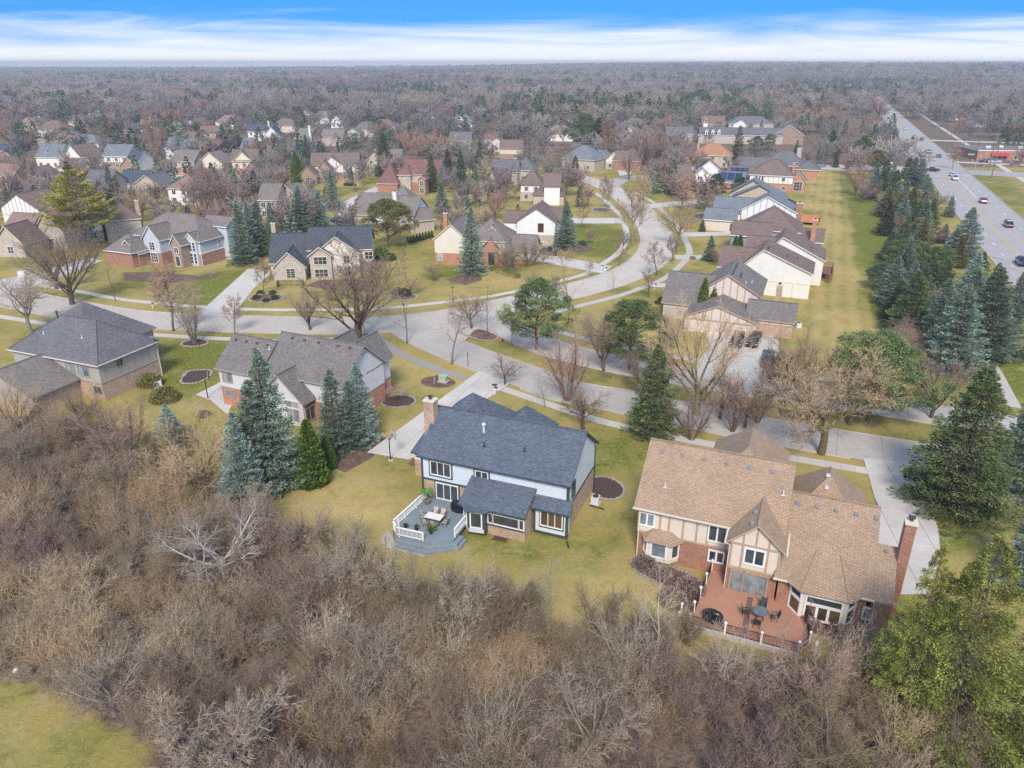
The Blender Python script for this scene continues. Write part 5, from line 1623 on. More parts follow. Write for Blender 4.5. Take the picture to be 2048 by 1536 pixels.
for k in range(4):
 mb = MB()
 for x0, x1 in ((1.0 + k * 1.6, 2.5 + k * 1.6),):
  y0, y1 = 1.0, 4.2
  mb.slab([Vector(g.P(x, y, g.rz_at(x, y) + .1)) for x, y in ((x0, y0), (x1, y0), (x1, y1), (x0, y1))], .05)
 mb.build('solar_panel', glass('solar_glass', (0.018, 0.022, 0.06)), H15)
g = Blk(H15, back(o15, rad(-22), -10.5, -6.0), rad(-22), 10, 9, 3.0, 6.4, 'gx', 'slate', 'borange', trim='white')
for k in range(3):
 mb = MB(); x0, x1, y0, y1 = 1 + k * 2.6, 3.4 + k * 2.6, 1.0, 3.9
 mb.slab([Vector(g.P(x, y, g.rz_at(x, y) + .1)) for x, y in ((x0, y0), (x1, y0), (x1, y1), (x0, y1))], .05); mb.build('solar_panel', glass('solar_glass', (0.018, 0.022, 0.06)), H15)
p = G(1575, 301, 9.6); o16 = back(p, rad(-22), -9, -6)
H16 = thing('house', 'long grey roofed brick house with white chimney at the end of the lawn', 'house', o16)
m16 = Blk(H16, o16, rad(-22), 17, 13, 4.4, 9.6, 'hx', 'grey', 'bred', None, trim='white'); m16.chimney(13.5, 8, 1.7, 1.2, 3, 10.4, 'stuccow' if False else 'bbeige', 'white')
g = Blk(H16, back(o16, rad(-22), 13.0, -3.0), rad(-22), 9.5, 9, 3.6, 6.6, 'hx', 'grey', 'borange', trim='white'); g.win('r', 3, 1, 1.4, 1.5, 2)
g = Blk(H16, back(o16, rad(-22), -9.0, -4.0), rad(-22), 12, 10, 3.4, 7.2, 'gx', 'grey', 'bred', trim='white')
# white over brick house across the bend
p = G(1418, 321, 9.4); o17 = back(p, rad(-12), -4.4, 0)
H17 = thing('house', 'brick house with white upper storey and brown roof inside the road bend', 'house', o17)
m17 = Blk(H17, o17, rad(-12), 9.5, 10, 5.5, 9.4, 'gy', 'brown', 'white', 'borange', zs=3.0, trim='white', ov=.3)
g = peak(H17, (1405, 337), 5.5, 7.6, 5.0, 5, -12, roof='brown', up='white', low='borange', trim='white', zs=3.0); g.win('f', 1.6, 3.7, 1.4, 1.1, 2); g.win('f', 2.0, .8, 1.8, 1.6, 2, 2)
m17.win('f', 6.8, .2, 1.9, 2.6, 1, gl=GLC, name='entry_door')
g = Blk(H17, back(o17, rad(-12), -8.6, -1.0), rad(-12), 11, 10.5, 3.2, 7.2, 'gx', 'brown', 'borange', trim='white'); g.win('f', 1.6, .8, .9, 1.8, 1)
mb = MB(); q = [Vector(g.P(x, y, g.rz_at(x, y) + .08)) for x, y in ((7.2, 3.2), (8.8, 3.2), (8.8, 4.4), (7.2, 4.4))]; mb.slab(q, .1); mb.build('skylight', GLC, H17)
m17.win('r', 4, 3.4, 1.2, 1.3, 2)
# houses farther back: one row each
def auto_windows(b, faces='f', rows=((.8, 1.5), (3.4, 1.3)), n=3, trim='white', w=1.1):
 for f in faces:
  L = b.flen(f)
  for z, h_ in rows:
   if z + h_ > b.ze - .2: continue
   for i in range(n):
    b.win(f, L * (i + .6) / (n + .2), z, w, h_, 2, trim=trim)
FARH = []
def back_house(label, specs, wins='f', tim=None, trim='white', chim=None):
 """specs: list of (kind, args, kw) for blocks; the first is the main one"""
 h = None
 for i, (kind, args, kw) in enumerate(specs):
  if h is None:
   z = {'eave': args[2], 'ridge': args[3], 'peak': args[2], 'pyramid': args[2]}[kind]
   g_ = G(*args[0], z)
   h = thing('house', label, 'house', (g_.x, g_.y, 0))
   FARH.append(h)
  b = {'eave': eave, 'ridge': ridge, 'peak': peak, 'pyramid': pyramid}[kind](h, *args, **kw)
  if i == 0:
   auto_windows(b, wins, n=3 if b.w > 9 else 2, trim=trim)
   if tim: b.timbers('f', 2.8, 1.4, tim, .16, True)
   if tim and b.typ == 'gx': b.timbers('r', 2.8, 1.4, tim, .16, True)
   if chim: b.chimney(*chim)
  elif kind == 'peak':
   b.win('f', b.w / 2 - .4, .9, 1.4, 1.6, 2, 2, trim=trim)
   if b.ze > 4.5: b.win('f', b.w / 2 - .4, 3.4, 1.4, 1.4, 2, 2, trim=trim)
   if kw.get('up') in ('stuccow', 'stucco') and tim: b.timbers('f', 2.9, 1.3, tim, .16, True)
 return h
D = dict
back_house('tudor house with brown roof, half timbered gables and white front bay', [
 ('ridge', ((622, 305.3), (719.8, 307), 5.6, 9.8, 11.5, 4), D(roof='brown', up='stuccow', low='bbrown', trim='tan')),
 ('peak', ((661.6, 313), 5.4, 9.0, 9.5, 6, 4), D(roof='brown', up='stuccow', low='bbrown', trim='tan')),
 ('peak', ((646, 322), 5.2, 8.0, 5, 7.5, 4), D(roof='brown', up='bbrown', trim='tan')),
 ('peak', ((612, 333), 3.0, 6.6, 7.5, 9, 4), D(roof='brown', up='bbrown', trim='tan'))], 'fr', 'tan', 'cream')
back_house('red brick house with rosy hipped roof behind the pointed spruce', [
 ('ridge', ((811.5, 317.3), (886, 326), 5.6, 10.2, 13, -10), D(roof='red', up='bbeige', low='bred', trim='cream')),
 ('eave', ((752, 367), (796, 369), 3.0, 9.0, 12, 'hx', -6), D(roof='red', up='bred', trim='cream')),
 ('peak', ((842, 352), 5.6, 6.6, 3.2, 5, -10), D(roof='red', up='bred', trim='cream')),
 ('eave', ((793, 350), (822, 351), 5.5, 9.0, 8, 'hx', -10), D(roof='red', up='bbeige', trim='cream'))], 'f')
back_house('pale beige house with grey roof and white chimney behind the olive pine', [
 ('ridge', ((760, 389), (843, 399), 4.8, 8.8, 12, -14), D(roof='taupe', up='white', low='bbeige', trim='cream')),
 ('ridge', ((716, 385), (780, 388), 3.0, 8.0, 14, -4), D(roof='taupe', up='bbeige', trim='cream')),
 ('pyramid', ((806, 370), 5.0, 10.2, 10, 10, -10), D(roof='taupe', up='bbeige', trim='cream')),
 ('eave', ((829, 443), (872, 420), 3.2, 6.0, 7, 'gx', 32), D(roof='taupe', up='bbeige', trim='cream'))], 'fr', None, 'cream', (5.4, 3.5, 1.0, 1.0, 3, 10, 'stuccow', 'white'))
back_house('tan brick house with small gable half hidden behind the tall dark spruce', [
 ('peak', ((748, 302), 5.4, 8.6, 8, 9, -8), D(roof='taupe', up='bbeige', low='bbrown', trim='brown')),
 ('ridge', ((748, 297), (806, 300), 5.4, 8.4, 9, -8), D(roof='taupe', up='bbeige', trim='cream'))])
back_house('brown roofed tudor with tan double garage by the side street', [
 ('eave', ((1038, 369), (1086, 371), 5.4, 9.4, 12, 'hx', -6), D(roof='brown', up='stuccow', low='bbeige', trim='brown')),
 ('ridge', ((1088, 345), (1124, 346), 6.0, 9.6, 9, -6), D(roof='brown', up='stuccow', trim='brown')),
 ('eave', ((1064, 390), (1130, 388), 3.0, 7.2, 10, 'hx', -6), D(roof='brown', up='tansiding', trim='brown'))], 'fl', 'tan')
back_house('pale brick house with grey hipped roof behind the brown tudor', [
 ('eave', ((1022, 340), (1070, 337), 4.6, 8.8, 13, 'hx', -10), D(roof='grey', up='bbeige', trim='cream')),
 ('ridge', ((985, 318), (1040, 318), 4.6, 8.6, 10, -10), D(roof='grey', up='bbeige', trim='cream'))], 'f', None, 'cream', (1.0, 3.0, 1.4, 1.0, 3, 8.6, 'btan'))
back_house('stone fronted house with blue grey roof at the end of the street', [
 ('pyramid', ((1170, 290), 4.6, 9.8, 16, 14, -30, 'hx'), D(roof='slate', up='bbeige', trim='cream')),
 ('peak', ((1183, 301), 4.4, 7.6, 8, 8, -30), D(roof='slate', up='bbeige', trim='cream')),
 ('peak', ((1201, 301), 5.2, 7.4, 5, 6, -30), D(roof='slate', up='bbrown', trim='cream'))])
back_house('white gabled house with tall red chimney beyond the road bend', [
 ('peak', ((1228, 304), 3.6, 7.2, 8, 12, -25), D(roof='brown', up='stuccow', low='bbeige', trim='cream', zs=2.4)),
 ('ridge', ((1232, 300), (1290, 300), 4.0, 7.8, 9, -25), D(roof='brown', up='bred', trim='cream'))], 'f', 'tan', 'cream', (14.5, 3, 1.3, 1.1, 0, 12, 'bred'))
back_house('house with orange cedar hipped roof by the tall spruce', [
 ('pyramid', ((1428, 287), 5.2, 9.6, 17, 12, -14, 'hx'), D(roof='orange', up='bbeige', low='bbeige', trim='cream')),
 ('pyramid', ((1387, 306), 2.9, 6.2, 9, 8, -14), D(roof='orange', up='bbeige', trim='cream')),
 ('pyramid', ((1438, 300), 4.8, 6.8, 6, 5, -14), D(roof='orange', up='bbeige', trim='cream'))], 'fr', None, 'cream', (2, 8, .8, .8, 3, 10.4, 'btan'))
back_house('low white house with red roof behind bare trees', [
 ('ridge', ((968, 267), (996, 267), 5, 8, 9, 0), D(roof='red', up='white', trim='white')),
 ('peak', ((993, 275), 5.2, 9.2, 13, 9, -6), D(roof='brown', up='stucco', low='bbrown', trim='tan')),
 ('ridge', ((1000, 279), (1048, 279), 5.2, 8.8, 9, -6), D(roof='brown', up='stucco', low='bbrown', trim='tan'))])
back_house('grey roofed tan house behind the orange twig trees', [
 ('ridge', ((900, 263), (945, 263), 5, 9, 11, -5), D(roof='grey', up='tansiding', trim='cream')),
 ('peak', ((914, 268), 5, 8, 8, 8, -5), D(roof='grey', up='tansiding', trim='cream'))])
back_house('orange brick tudor with a cream gable between red twigged trees', [
 ('ridge', ((465, 298), (518, 300), 5.6, 9.8, 12, 5), D(roof='brown', up='stucco', low='borange', trim='cream')),
 ('peak', ((482, 303), 5.6, 9.4, 8, 7, 5), D(roof='brown', up='cream', low='borange', trim='cream')),
 ('peak', ((499, 325), 3.2, 8.2, 9, 9, 5), D(roof='brown', up='borange', trim='cream'))], 'f', 'tan')
back_house('beige house with long pale grey roof behind the row of blue spruces', [
 ('ridge', ((524, 366), (565, 364), 5.4, 9.4, 12, -4), D(roof='taupe', up='bbeige', trim='cream')),
 ('peak', ((570, 370), 5.2, 8.6, 8, 7, -18), D(roof='taupe', up='bbeige', trim='cream'))], 'fr')
back_house('white house with rosy hipped roof among dense bare trees', [
 ('eave', ((331, 377), (398, 377), 5.2, 9.0, 12, 'hx', -4), D(roof='rosy', up='stuccow', trim='cream'))])
back_house('low house with wide dark grey roof behind the dark spruce', [
 ('ridge', ((181, 339), (232, 340), 3.4, 8.6, 17, -6), D(roof='grey', up='bbeige', trim='cream')),
 ('peak', ((288, 350), 3.2, 7.0, 12, 10, -14), D(roof='grey', up='bbeige', trim='cream')),
 ('ridge', ((247, 339), (305, 344), 3.4, 7.4, 10, -14), D(roof='bluedark', up='stuccow', trim='cream'))])
back_house('white tudor with slate blue triple gables and brown timbers', [
 ('ridge', ((214, 288), (267, 290), 5.4, 9.8, 12, -2), D(roof='slate', up='stuccow', low='bbrown', trim='white')),
 ('peak', ((221, 295), 5.2, 8.6, 6.5, 8, -2), D(roof='bluedark', up='stuccow', low='bbrown', trim='white')),
 ('ridge', ((262, 300), (290, 301), 4.6, 8.8, 11, -14), D(roof='bluedark', up='stuccow', trim='white')),
 ('peak', ((252, 314), 3.2, 6.8, 8, 8, -8), D(roof='bluedark', up='bbrown', trim='white'))], 'f', 'brown')
back_house('long slate blue roof with a small dormer behind a plum twigged tree', [
 ('ridge', ((83, 287), (132, 288), 4.6, 9.6, 14, -4), D(roof='slate', up='stuccow', trim='white')),
 ('peak', ((92, 302), 5.2, 7.0, 4, 5, -4), D(roof='bluedark', up='stuccow', trim='white')),
 ('peak', ((138, 290), 4.4, 9.4, 11, 12, -24), D(roof='brown', up='stuccow', trim='white')),
 ('ridge', ((128, 315), (165, 318), 3.0, 6.5, 10, -14), D(roof='brown', up='stuccow', trim='white'))])
back_house('white gabled house with dark navy roof at the western frame edge', [
 ('ridge', ((-22, 288), (28, 289), 5.2, 9.6, 12, -8), D(roof='bluedark', up='white', trim='white')),
 ('peak', ((4, 300), 5, 8, 8, 8, -8), D(roof='bluedark', up='bred', trim='white'))])
back_house('half timbered white house with large rosy brown roof', [
 ('ridge', ((-40, 325), (44, 323), 5.4, 10.4, 13, -12), D(roof='rosy', up='stuccow', low='bred', trim='brown')),
 ('peak', ((60, 335), 3.2, 7.2, 13, 9, -12), D(roof='brown', up='bred', trim='brown'))], 'fr', 'brown', 'brown', (16.5, -3, 1.6, 1.2, 0, 7.5, 'borange'))
back_house('white panelled gable with thin grey battens and brown roof', [
 ('peak', ((29, 388), 4.8, 8.8, 14, 11, -16), D(roof='brown', up='white', trim='brown'))], '', 'taupe')
back_house('pink brown roofed brick house with white arched bay by the west lawn', [
 ('ridge', ((25, 424), (80, 428), 3.2, 8.2, 13, -14), D(roof='rosy', up='bbeige', trim='cream')),
 ('peak', ((86, 424), 4.2, 9.0, 9, 12, -14), D(roof='rosy', up='bbeige', trim='cream')),
 ('peak', ((6, 452), 3.2, 7.4, 8, 8, -8), D(roof='brown', up='bbeige', trim='cream'))])
back_house('white sided house with tall tan chimney behind the yellow pine', [
 ('ridge', ((98, 407), (205, 418), 5.4, 9.2, 12, 18), D(roof='rosy', up='white', low='bbeige', trim='cream')),
 ('pyramid', ((240, 405), 5.6, 9.2, 9, 9, 24), D(roof='brown', up='bbeige', trim='cream'))], 'f', None, 'cream', (21, .2, 1.0, .9, 0, 9.8, 'btan'))
back_house('beige gabled house with pale grey roof beside orange brick garage', [
 ('ridge', ((352, 299), (400, 300), 5.4, 9.4, 12, -8), D(roof='taupe', up='tansiding', low='borange', trim='cream')),
 ('peak', ((416, 304), 4.6, 9.0, 11, 9, -12), D(roof='taupe', up='cream', low='borange', trim='cream')),
 ('ridge', ((370, 315), (405, 316), 3.0, 6.6, 9, -6), D(roof='grey', up='borange', trim='cream'))])
back_house('slate roofed house with a white ribbed gable', [
 ('ridge', ((338, 275), (392, 276), 4.8, 9.2, 12, -8), D(roof='slate', up='stuccow', trim='white')),
 ('peak', ((396, 284), 4.4, 7.2, 8, 9, -10), D(roof='slate', up='stuccow', trim='white'))], 'f', 'taupe')
back_house('white tudor with plum brown roof and projecting bay', [
 ('ridge', ((402, 251), (440, 251), 5.4, 9.0, 10, -4), D(roof='brown', up='stuccow', low='bred', trim='brown')),
 ('ridge', ((352, 262), (396, 262), 4.2, 7.6, 10, -14), D(roof='brown', up='bred', trim='brown'))], 'f', 'brown')
back_house('white house with deep blue roof and white chimney among bare trees', [
 ('ridge', ((497, 248), (534, 248), 5.4, 9.2, 10, 0), D(roof='bluedark', up='stuccow', trim='white')),
 ('peak', ((541, 254), 5.2, 9.6, 9, 8, -4), D(roof='bluedark', up='white', trim='white'))], 'f', None, 'white', (13, 1, 1, 1, 3, 11, 'stuccow', 'white'))
back_house('low slate grey roof behind the twin dark spruces', [
 ('ridge', ((488, 275), (512, 276), 3.4, 7.6, 13, -6), D(roof='slate', up='stuccow', trim='white'))])
back_house('grey brown house with steep roof and white chimney', [
 ('ridge', ((600, 256), (630, 262), 5, 9.8, 13, -20), D(roof='taupe', up='bbrown', trim='cream')),
 ('ridge', ((645, 258), (690, 260), 4.6, 8.4, 10, -4), D(roof='taupe', up='bbeige', trim='cream'))], 'fr', None, 'cream', (9, 2, 1.0, 1.0, 3, 11.5, 'stuccow', 'white'))
back_house('small cream gable peeking between dark pines', [
 ('peak', ((704, 257), 4.4, 7.4, 9, 10, -6), D(roof='taupe', up='cream', trim='cream'))])
back_house('cream gabled house far behind beside rounded pines', [
 ('peak', ((604, 218), 5, 9, 11, 10, -4), D(roof='taupe', up='cream', trim='white'))])
back_house('white gable with tiny window among the western pines', [
 ('peak', ((672, 232), 4.6, 8, 9, 9, 0), D(roof='taupe', up='white', trim='white'))])
back_house('white ribbed gable with tan side wall far behind', [
 ('peak', ((83, 223), 5, 9, 13, 10, -10), D(roof='slate', up='white', trim='white')),
 ('ridge', ((92, 222), (112, 222), 5, 9, 10, -10), D(roof='slate', up='tansiding', trim='white'))])
back_house('plum hipped roof with a pale eave strip far behind', [
 ('pyramid', ((108, 240), 3.6, 9.2, 20, 15, -8, 'hx'), D(roof='brown', up='stuccow', trim='white'))])
back_house('pink brown hipped roof in the western woods', [
 ('pyramid', ((125, 262), 3.2, 7.4, 24, 13, -6, 'hx'), D(roof='rosy', up='bbeige', trim='cream'))])
back_house('white tudor gable with brown roof beside small spruces', [
 ('peak', ((227, 226), 5, 9, 10, 10, -6), D(roof='taupe', up='stuccow', trim='white')),
 ('ridge', ((230, 226), (262, 228), 5, 9, 11, -6), D(roof='taupe', up='bbeige', trim='white'))])
back_house('brown roofed house with stepped white gables', [
 ('ridge', ((146, 230), (180, 234), 5, 9, 11, -26), D(roof='brown', up='stuccow', low='borange', trim='white')),
 ('peak', ((146, 236), 4.6, 7.6, 10, 8, -26), D(roof='brown', up='cream', low='borange', trim='white'))])
back_house('dark plum roofed house with white gable boards', [
 ('ridge', ((282, 238), (326, 237), 5, 8.8, 11, -6), D(roof='brown', up='stuccow', low='bred', trim='white')),
 ('peak', ((298, 240), 4.8, 8.4, 9, 8, -6), D(roof='brown', up='stuccow', low='bred', trim='white'))])
back_house('navy roofed house with red brick wall and white rakes', [
 ('ridge', ((255, 246), (280, 247), 4.6, 8.4, 11, -10), D(roof='bluedark', up='bred', trim='white')),
 ('peak', ((272, 252), 3.8, 6.8, 9, 7, -10), D(roof='bluedark', up='stuccow', trim='white'))])
back_house('grey blue hipped roof in front of the pine tops', [
 ('pyramid', ((176, 268), 3.6, 8.0, 18, 13, -6, 'hx'), D(roof='slate', up='stuccow', trim='white'))])
back_house('beige house with twin gables by the tall red twigged tree', [
 ('peak', ((352, 238), 5, 8.6, 9, 10, -6), D(roof='brown', up='cream', trim='white')),
 ('peak', ((379, 240), 5, 8.2, 7, 9, -6), D(roof='brown', up='stuccow', trim='white'))])
back_house('small house with orange hipped roof east of the main road', [
 ('pyramid', ((1948, 235), 3.0, 6.0, 15, 11, -10, 'hx'), D(roof='orange', up='stuccow', trim='white'))])
back_house('low orange brown roof at the eastern frame edge', [
 ('ridge', ((2003, 236), (2060, 238), 3.0, 5.8, 11, -6), D(roof='rosy', up='stuccow', trim='white'))])
back_house('pale grey hipped roof among trees east of the main road', [
 ('pyramid', ((1930, 222), 3.0, 6.6, 15, 11, -10, 'hx'), D(roof='slate', up='white', trim='white'))])
for lb, px, rf_, up in (('pale far house with grey roof left of the pine tops', (40, 186), 'slate', 'white'), ('tiny white house in the north western woods', (140, 184), 'taupe', 'white'),
      ('grey far roof beneath the middle woods', (795, 210), 'slate', 'stuccow'), ('pale house beside the dry clearing', (925, 228), 'slate', 'white'),
      ('white far house by the eastern pines', (1185, 222), 'grey', 'white'), ('low white roofed building in the far woods', (1228, 220), 'slate', 'white'),
      ('far grey roof right of the rounded pines', (634, 202), 'slate', 'bbeige'), ('far white gables in the western woods', (438, 196), 'taupe', 'white'),
      ('brick far house in the woods north of the church', (1530, 203), 'brown', 'bbrown'), ('small pale far house beneath the middle treetops', (555, 212), 'taupe', 'cream')):
 back_house(lb, [('pyramid', (px, 4.5, 8.5, 17, 12, -10, 'hx'), D(roof=rf_, up=up, trim='white')), ('peak', ((px[0] - 4, px[1] + 4), 4.5, 7.6, 7, 7, -10), D(roof=rf_, up=up, trim='white'))], 'f')
for px, rf_, up, pl in (((30, 206), 'grey', 'white', 'left of the dark pine cluster'), ((62, 234), 'rosy', 'stuccow', 'behind the white ribbed gable'), ((192, 208), 'taupe', 'cream', 'right of the dark pine cluster'),
      ((216, 217), 'grey', 'bbeige', 'above the white tudor gable'), ((300, 217), 'brown', 'stuccow', 'left of the tallest red tree'), ((345, 206), 'slate', 'white', 'above the beige twin gables'),
      ((402, 222), 'taupe', 'bbrown', 'between two far spruces'), ((458, 230), 'rosy', 'stuccow', 'left of the deep blue roof'), ((505, 226), 'grey', 'white', 'just above the deep blue roof'),
      ((572, 236), 'brown', 'stucco', 'beside the steep brown roof'), ((648, 222), 'taupe', 'white', 'right of the cream far gable'), ((735, 243), 'grey', 'stuccow', 'left of the tall dark spruce'),
      ((768, 238), 'brown', 'cream', 'behind the tall dark spruce'), ((700, 204), 'slate', 'white', 'over the small cream gable'), ((850, 214), 'taupe', 'stuccow', 'below the tallest pale crown'),
      ((1040, 224), 'grey', 'white', 'at the golden clearing'), ((1120, 250), 'taupe', 'stuccow', 'left of the tall rounded pine'), ((1270, 236), 'grey', 'stucco', 'left of the plum woods by the cupola')):
 back_house(rf_.replace('bbeige', 'beige') + ' roofed small far house ' + pl, [('pyramid', (px, 4.2, 8.6, 17, 11, -10, 'hx'), D(roof=rf_, up=up, trim='white')), ('peak', ((px[0] + 5, px[1] + 4), 4.2, 7.4, 7, 7, -10), D(roof=rf_, up=up, trim='white'))], '')
# long white columned building with a cupola
p, an, w_ = span((1290, 268), (1580, 262), 4.6, -8)
h = thing('building', 'long grey roofed building with white dormers, columns and a small domed cupola', 'building', (p.x, p.y, 0)); CHURCH = h
p, an, w_ = span((1398, 254), (1565, 252), 8.2, -8)
b = Blk(h, back(p, an, 0, -8), an, w_, 16, 4.6, 8.2, 'gx', 'grey', 'bbeige', trim='white')
p, an, w_ = span((1345, 253), (1390, 251), 8.0, -8)
b2 = Blk(h, back(p, an, -4, -8), an, w_ + 3, 16, 4.6, 8.0, 'gx', 'grey', 'bbeige', trim='white')
p1 = G(1425, 263, 6.5)
for k in range(3):
 d_ = peak(h, (1414 + k * 12.5, 257.5), 6.5, 8.0, 2.4, 5, -8, roof='grey', up='stuccow', trim='white', thick=.25, zb=4.8); d_.win('f', .8, 5.1, .7, 1.1, 1)
q = back(p, an, 14, -11.5)
pb = Blk(h, q, an, 24, 4.0, 4.6, 4.9, 'flat', 'taupe', None, trim='white', ov=0, thick=.7)
for k in range(6):
 mb = MB(); v_ = Vector(pb.P(.6 + k * 4.5, .6, 0)); mb.tube((v_.x, v_.y, 0), (v_.x, v_.y, 4.0), .32, .28, 10); mb.build('column', TR['white'], h)
g = peak(h, (1580, 251), 4.6, 10.0, 17, 14, -18, roof='taupe', up='bbrown', trim='white')
cu = Vector(b.P(3, 8, 0)); cq = G(1411, 246, 10); mb = MB(); mb.box((cq.x - h.location.x, cq.y - h.location.y, 8.6), (2.4, 2.4, 2.0), an); mb.build('cupola_base', TR['white'], h)
mb = MB()
for dx, dy in ((-.8, -.8), (.8, -.8), (.8, .8), (-.8, .8)): mb.tube((cq.x - h.location.x + dx, cq.y - h.location.y + dy, 9.6), (cq.x - h.location.x + dx, cq.y - h.location.y + dy, 11.4), .16, .16, 6)
mb.build('cupola_posts', TR['white'], h, kind='stuff')
mb = MB(); mb.lathe((cq.x - h.location.x, cq.y - h.location.y, 11.4), [(1.3, 0), (1.35, .25), (1.15, .9), (.7, 1.6), (.1, 2.1)], 12); mb.build('cupola_dome', RF['orange'], h)
back_house('brown roofed hall behind the cupola building', [('ridge', ((1402, 231), (1450, 231), 4.5, 9.5, 13, -6), D(roof='brown', up='bbrown', trim='white'))])
back_house('wide grey roofed house right of the cupola', [
 ('pyramid', ((1500, 232), 4.5, 9.0, 30, 16, -6, 'hx'), D(roof='grey', up='bbeige', trim='white')), ('peak', ((1482, 240), 4.2, 7, 10, 8, -6), D(roof='grey', up='stuccow', trim='white'))])
# flat roofed shop with the red awning
p, an, w_ = span((1957, 300), (2075, 300), 4.6, -6)
h = thing('building', 'flat roofed brown brick shop with a red awning across the main road', 'building', (p.x, p.y, 0)); SHOP = h
b = Blk(h, p, an, w_, 22, 4.6, 4.7, 'flat', 'taupe', 'bred', None, trim='white', ov=.1, thick=.35)
mb = MB(); q = [Vector(b.P(6, -.1, 3.4)), Vector(b.P(13.5, -.1, 3.4)), Vector(b.P(13.5, -1.9, 2.3)), Vector(b.P(6, -1.9, 2.3))]
mb.slab(list(reversed(q)), .12); mb.build('awning', paint('awning_red', (0.48, 0.03, 0.04), 0.7), h)
for u in (8, 10, 12, 17, 21): b.win('f', u, .6, 1.4, 1.7, 1)
for x_, y_ in ((8, 9), (15, 12), (22, 8)): mb = MB(); v_ = b.P(x_, y_, 5.2); mb.box(v_, (2.2, 1.6, 1.0), an); mb.build('roof_unit', TR['silver'], h)
# trees that can be told apart
def conifer(kind, bx, by, ty, fo, label, k=0, wide=1.0, group=None, bk='brown', name=None, rz=None):
 h = max(1.2, rise(bx, by, ty))
 g = G(bx, by)
 ms = CON[kind][k % len(CON[kind])]
 nm = name or ('pine_tree' if 'pine' in kind else 'spruce_tree')
 wide *= random.uniform(.93, 1.08)
 return plant(nm, 'pine' if 'pine' in nm else 'spruce', label, ms, (BK[bk], FO[fo]), (g.x, g.y, 0), h, group, wide, rz)
def bare(kind, bx, by, ty, tw, label, bk=None, k=0, wide=1.0, group=None, rz=None):
 h = max(1.5, rise(bx, by, ty))
 if by > 480: wide *= 1.2
 g = G(bx, by)
 return plant('bare_tree', 'bare tree', label, BARE[kind][k % len(BARE[kind])], (BK[bk or 'grey'], TW[tw]), (g.x, g.y, 0), h, group, wide, rz)
def arbor(bx, by, ty, label, k=0, wide=1.0, group=None, fo='arb'):
 h = rise(bx, by, ty); g = G(bx, by)
 return plant('arborvitae', 'arborvitae', label, (STEM, ARB[k % 2]), (BK['brown'], FO[fo]), (g.x, g.y, 0), h, group, wide, names=('trunk', 'crown'))
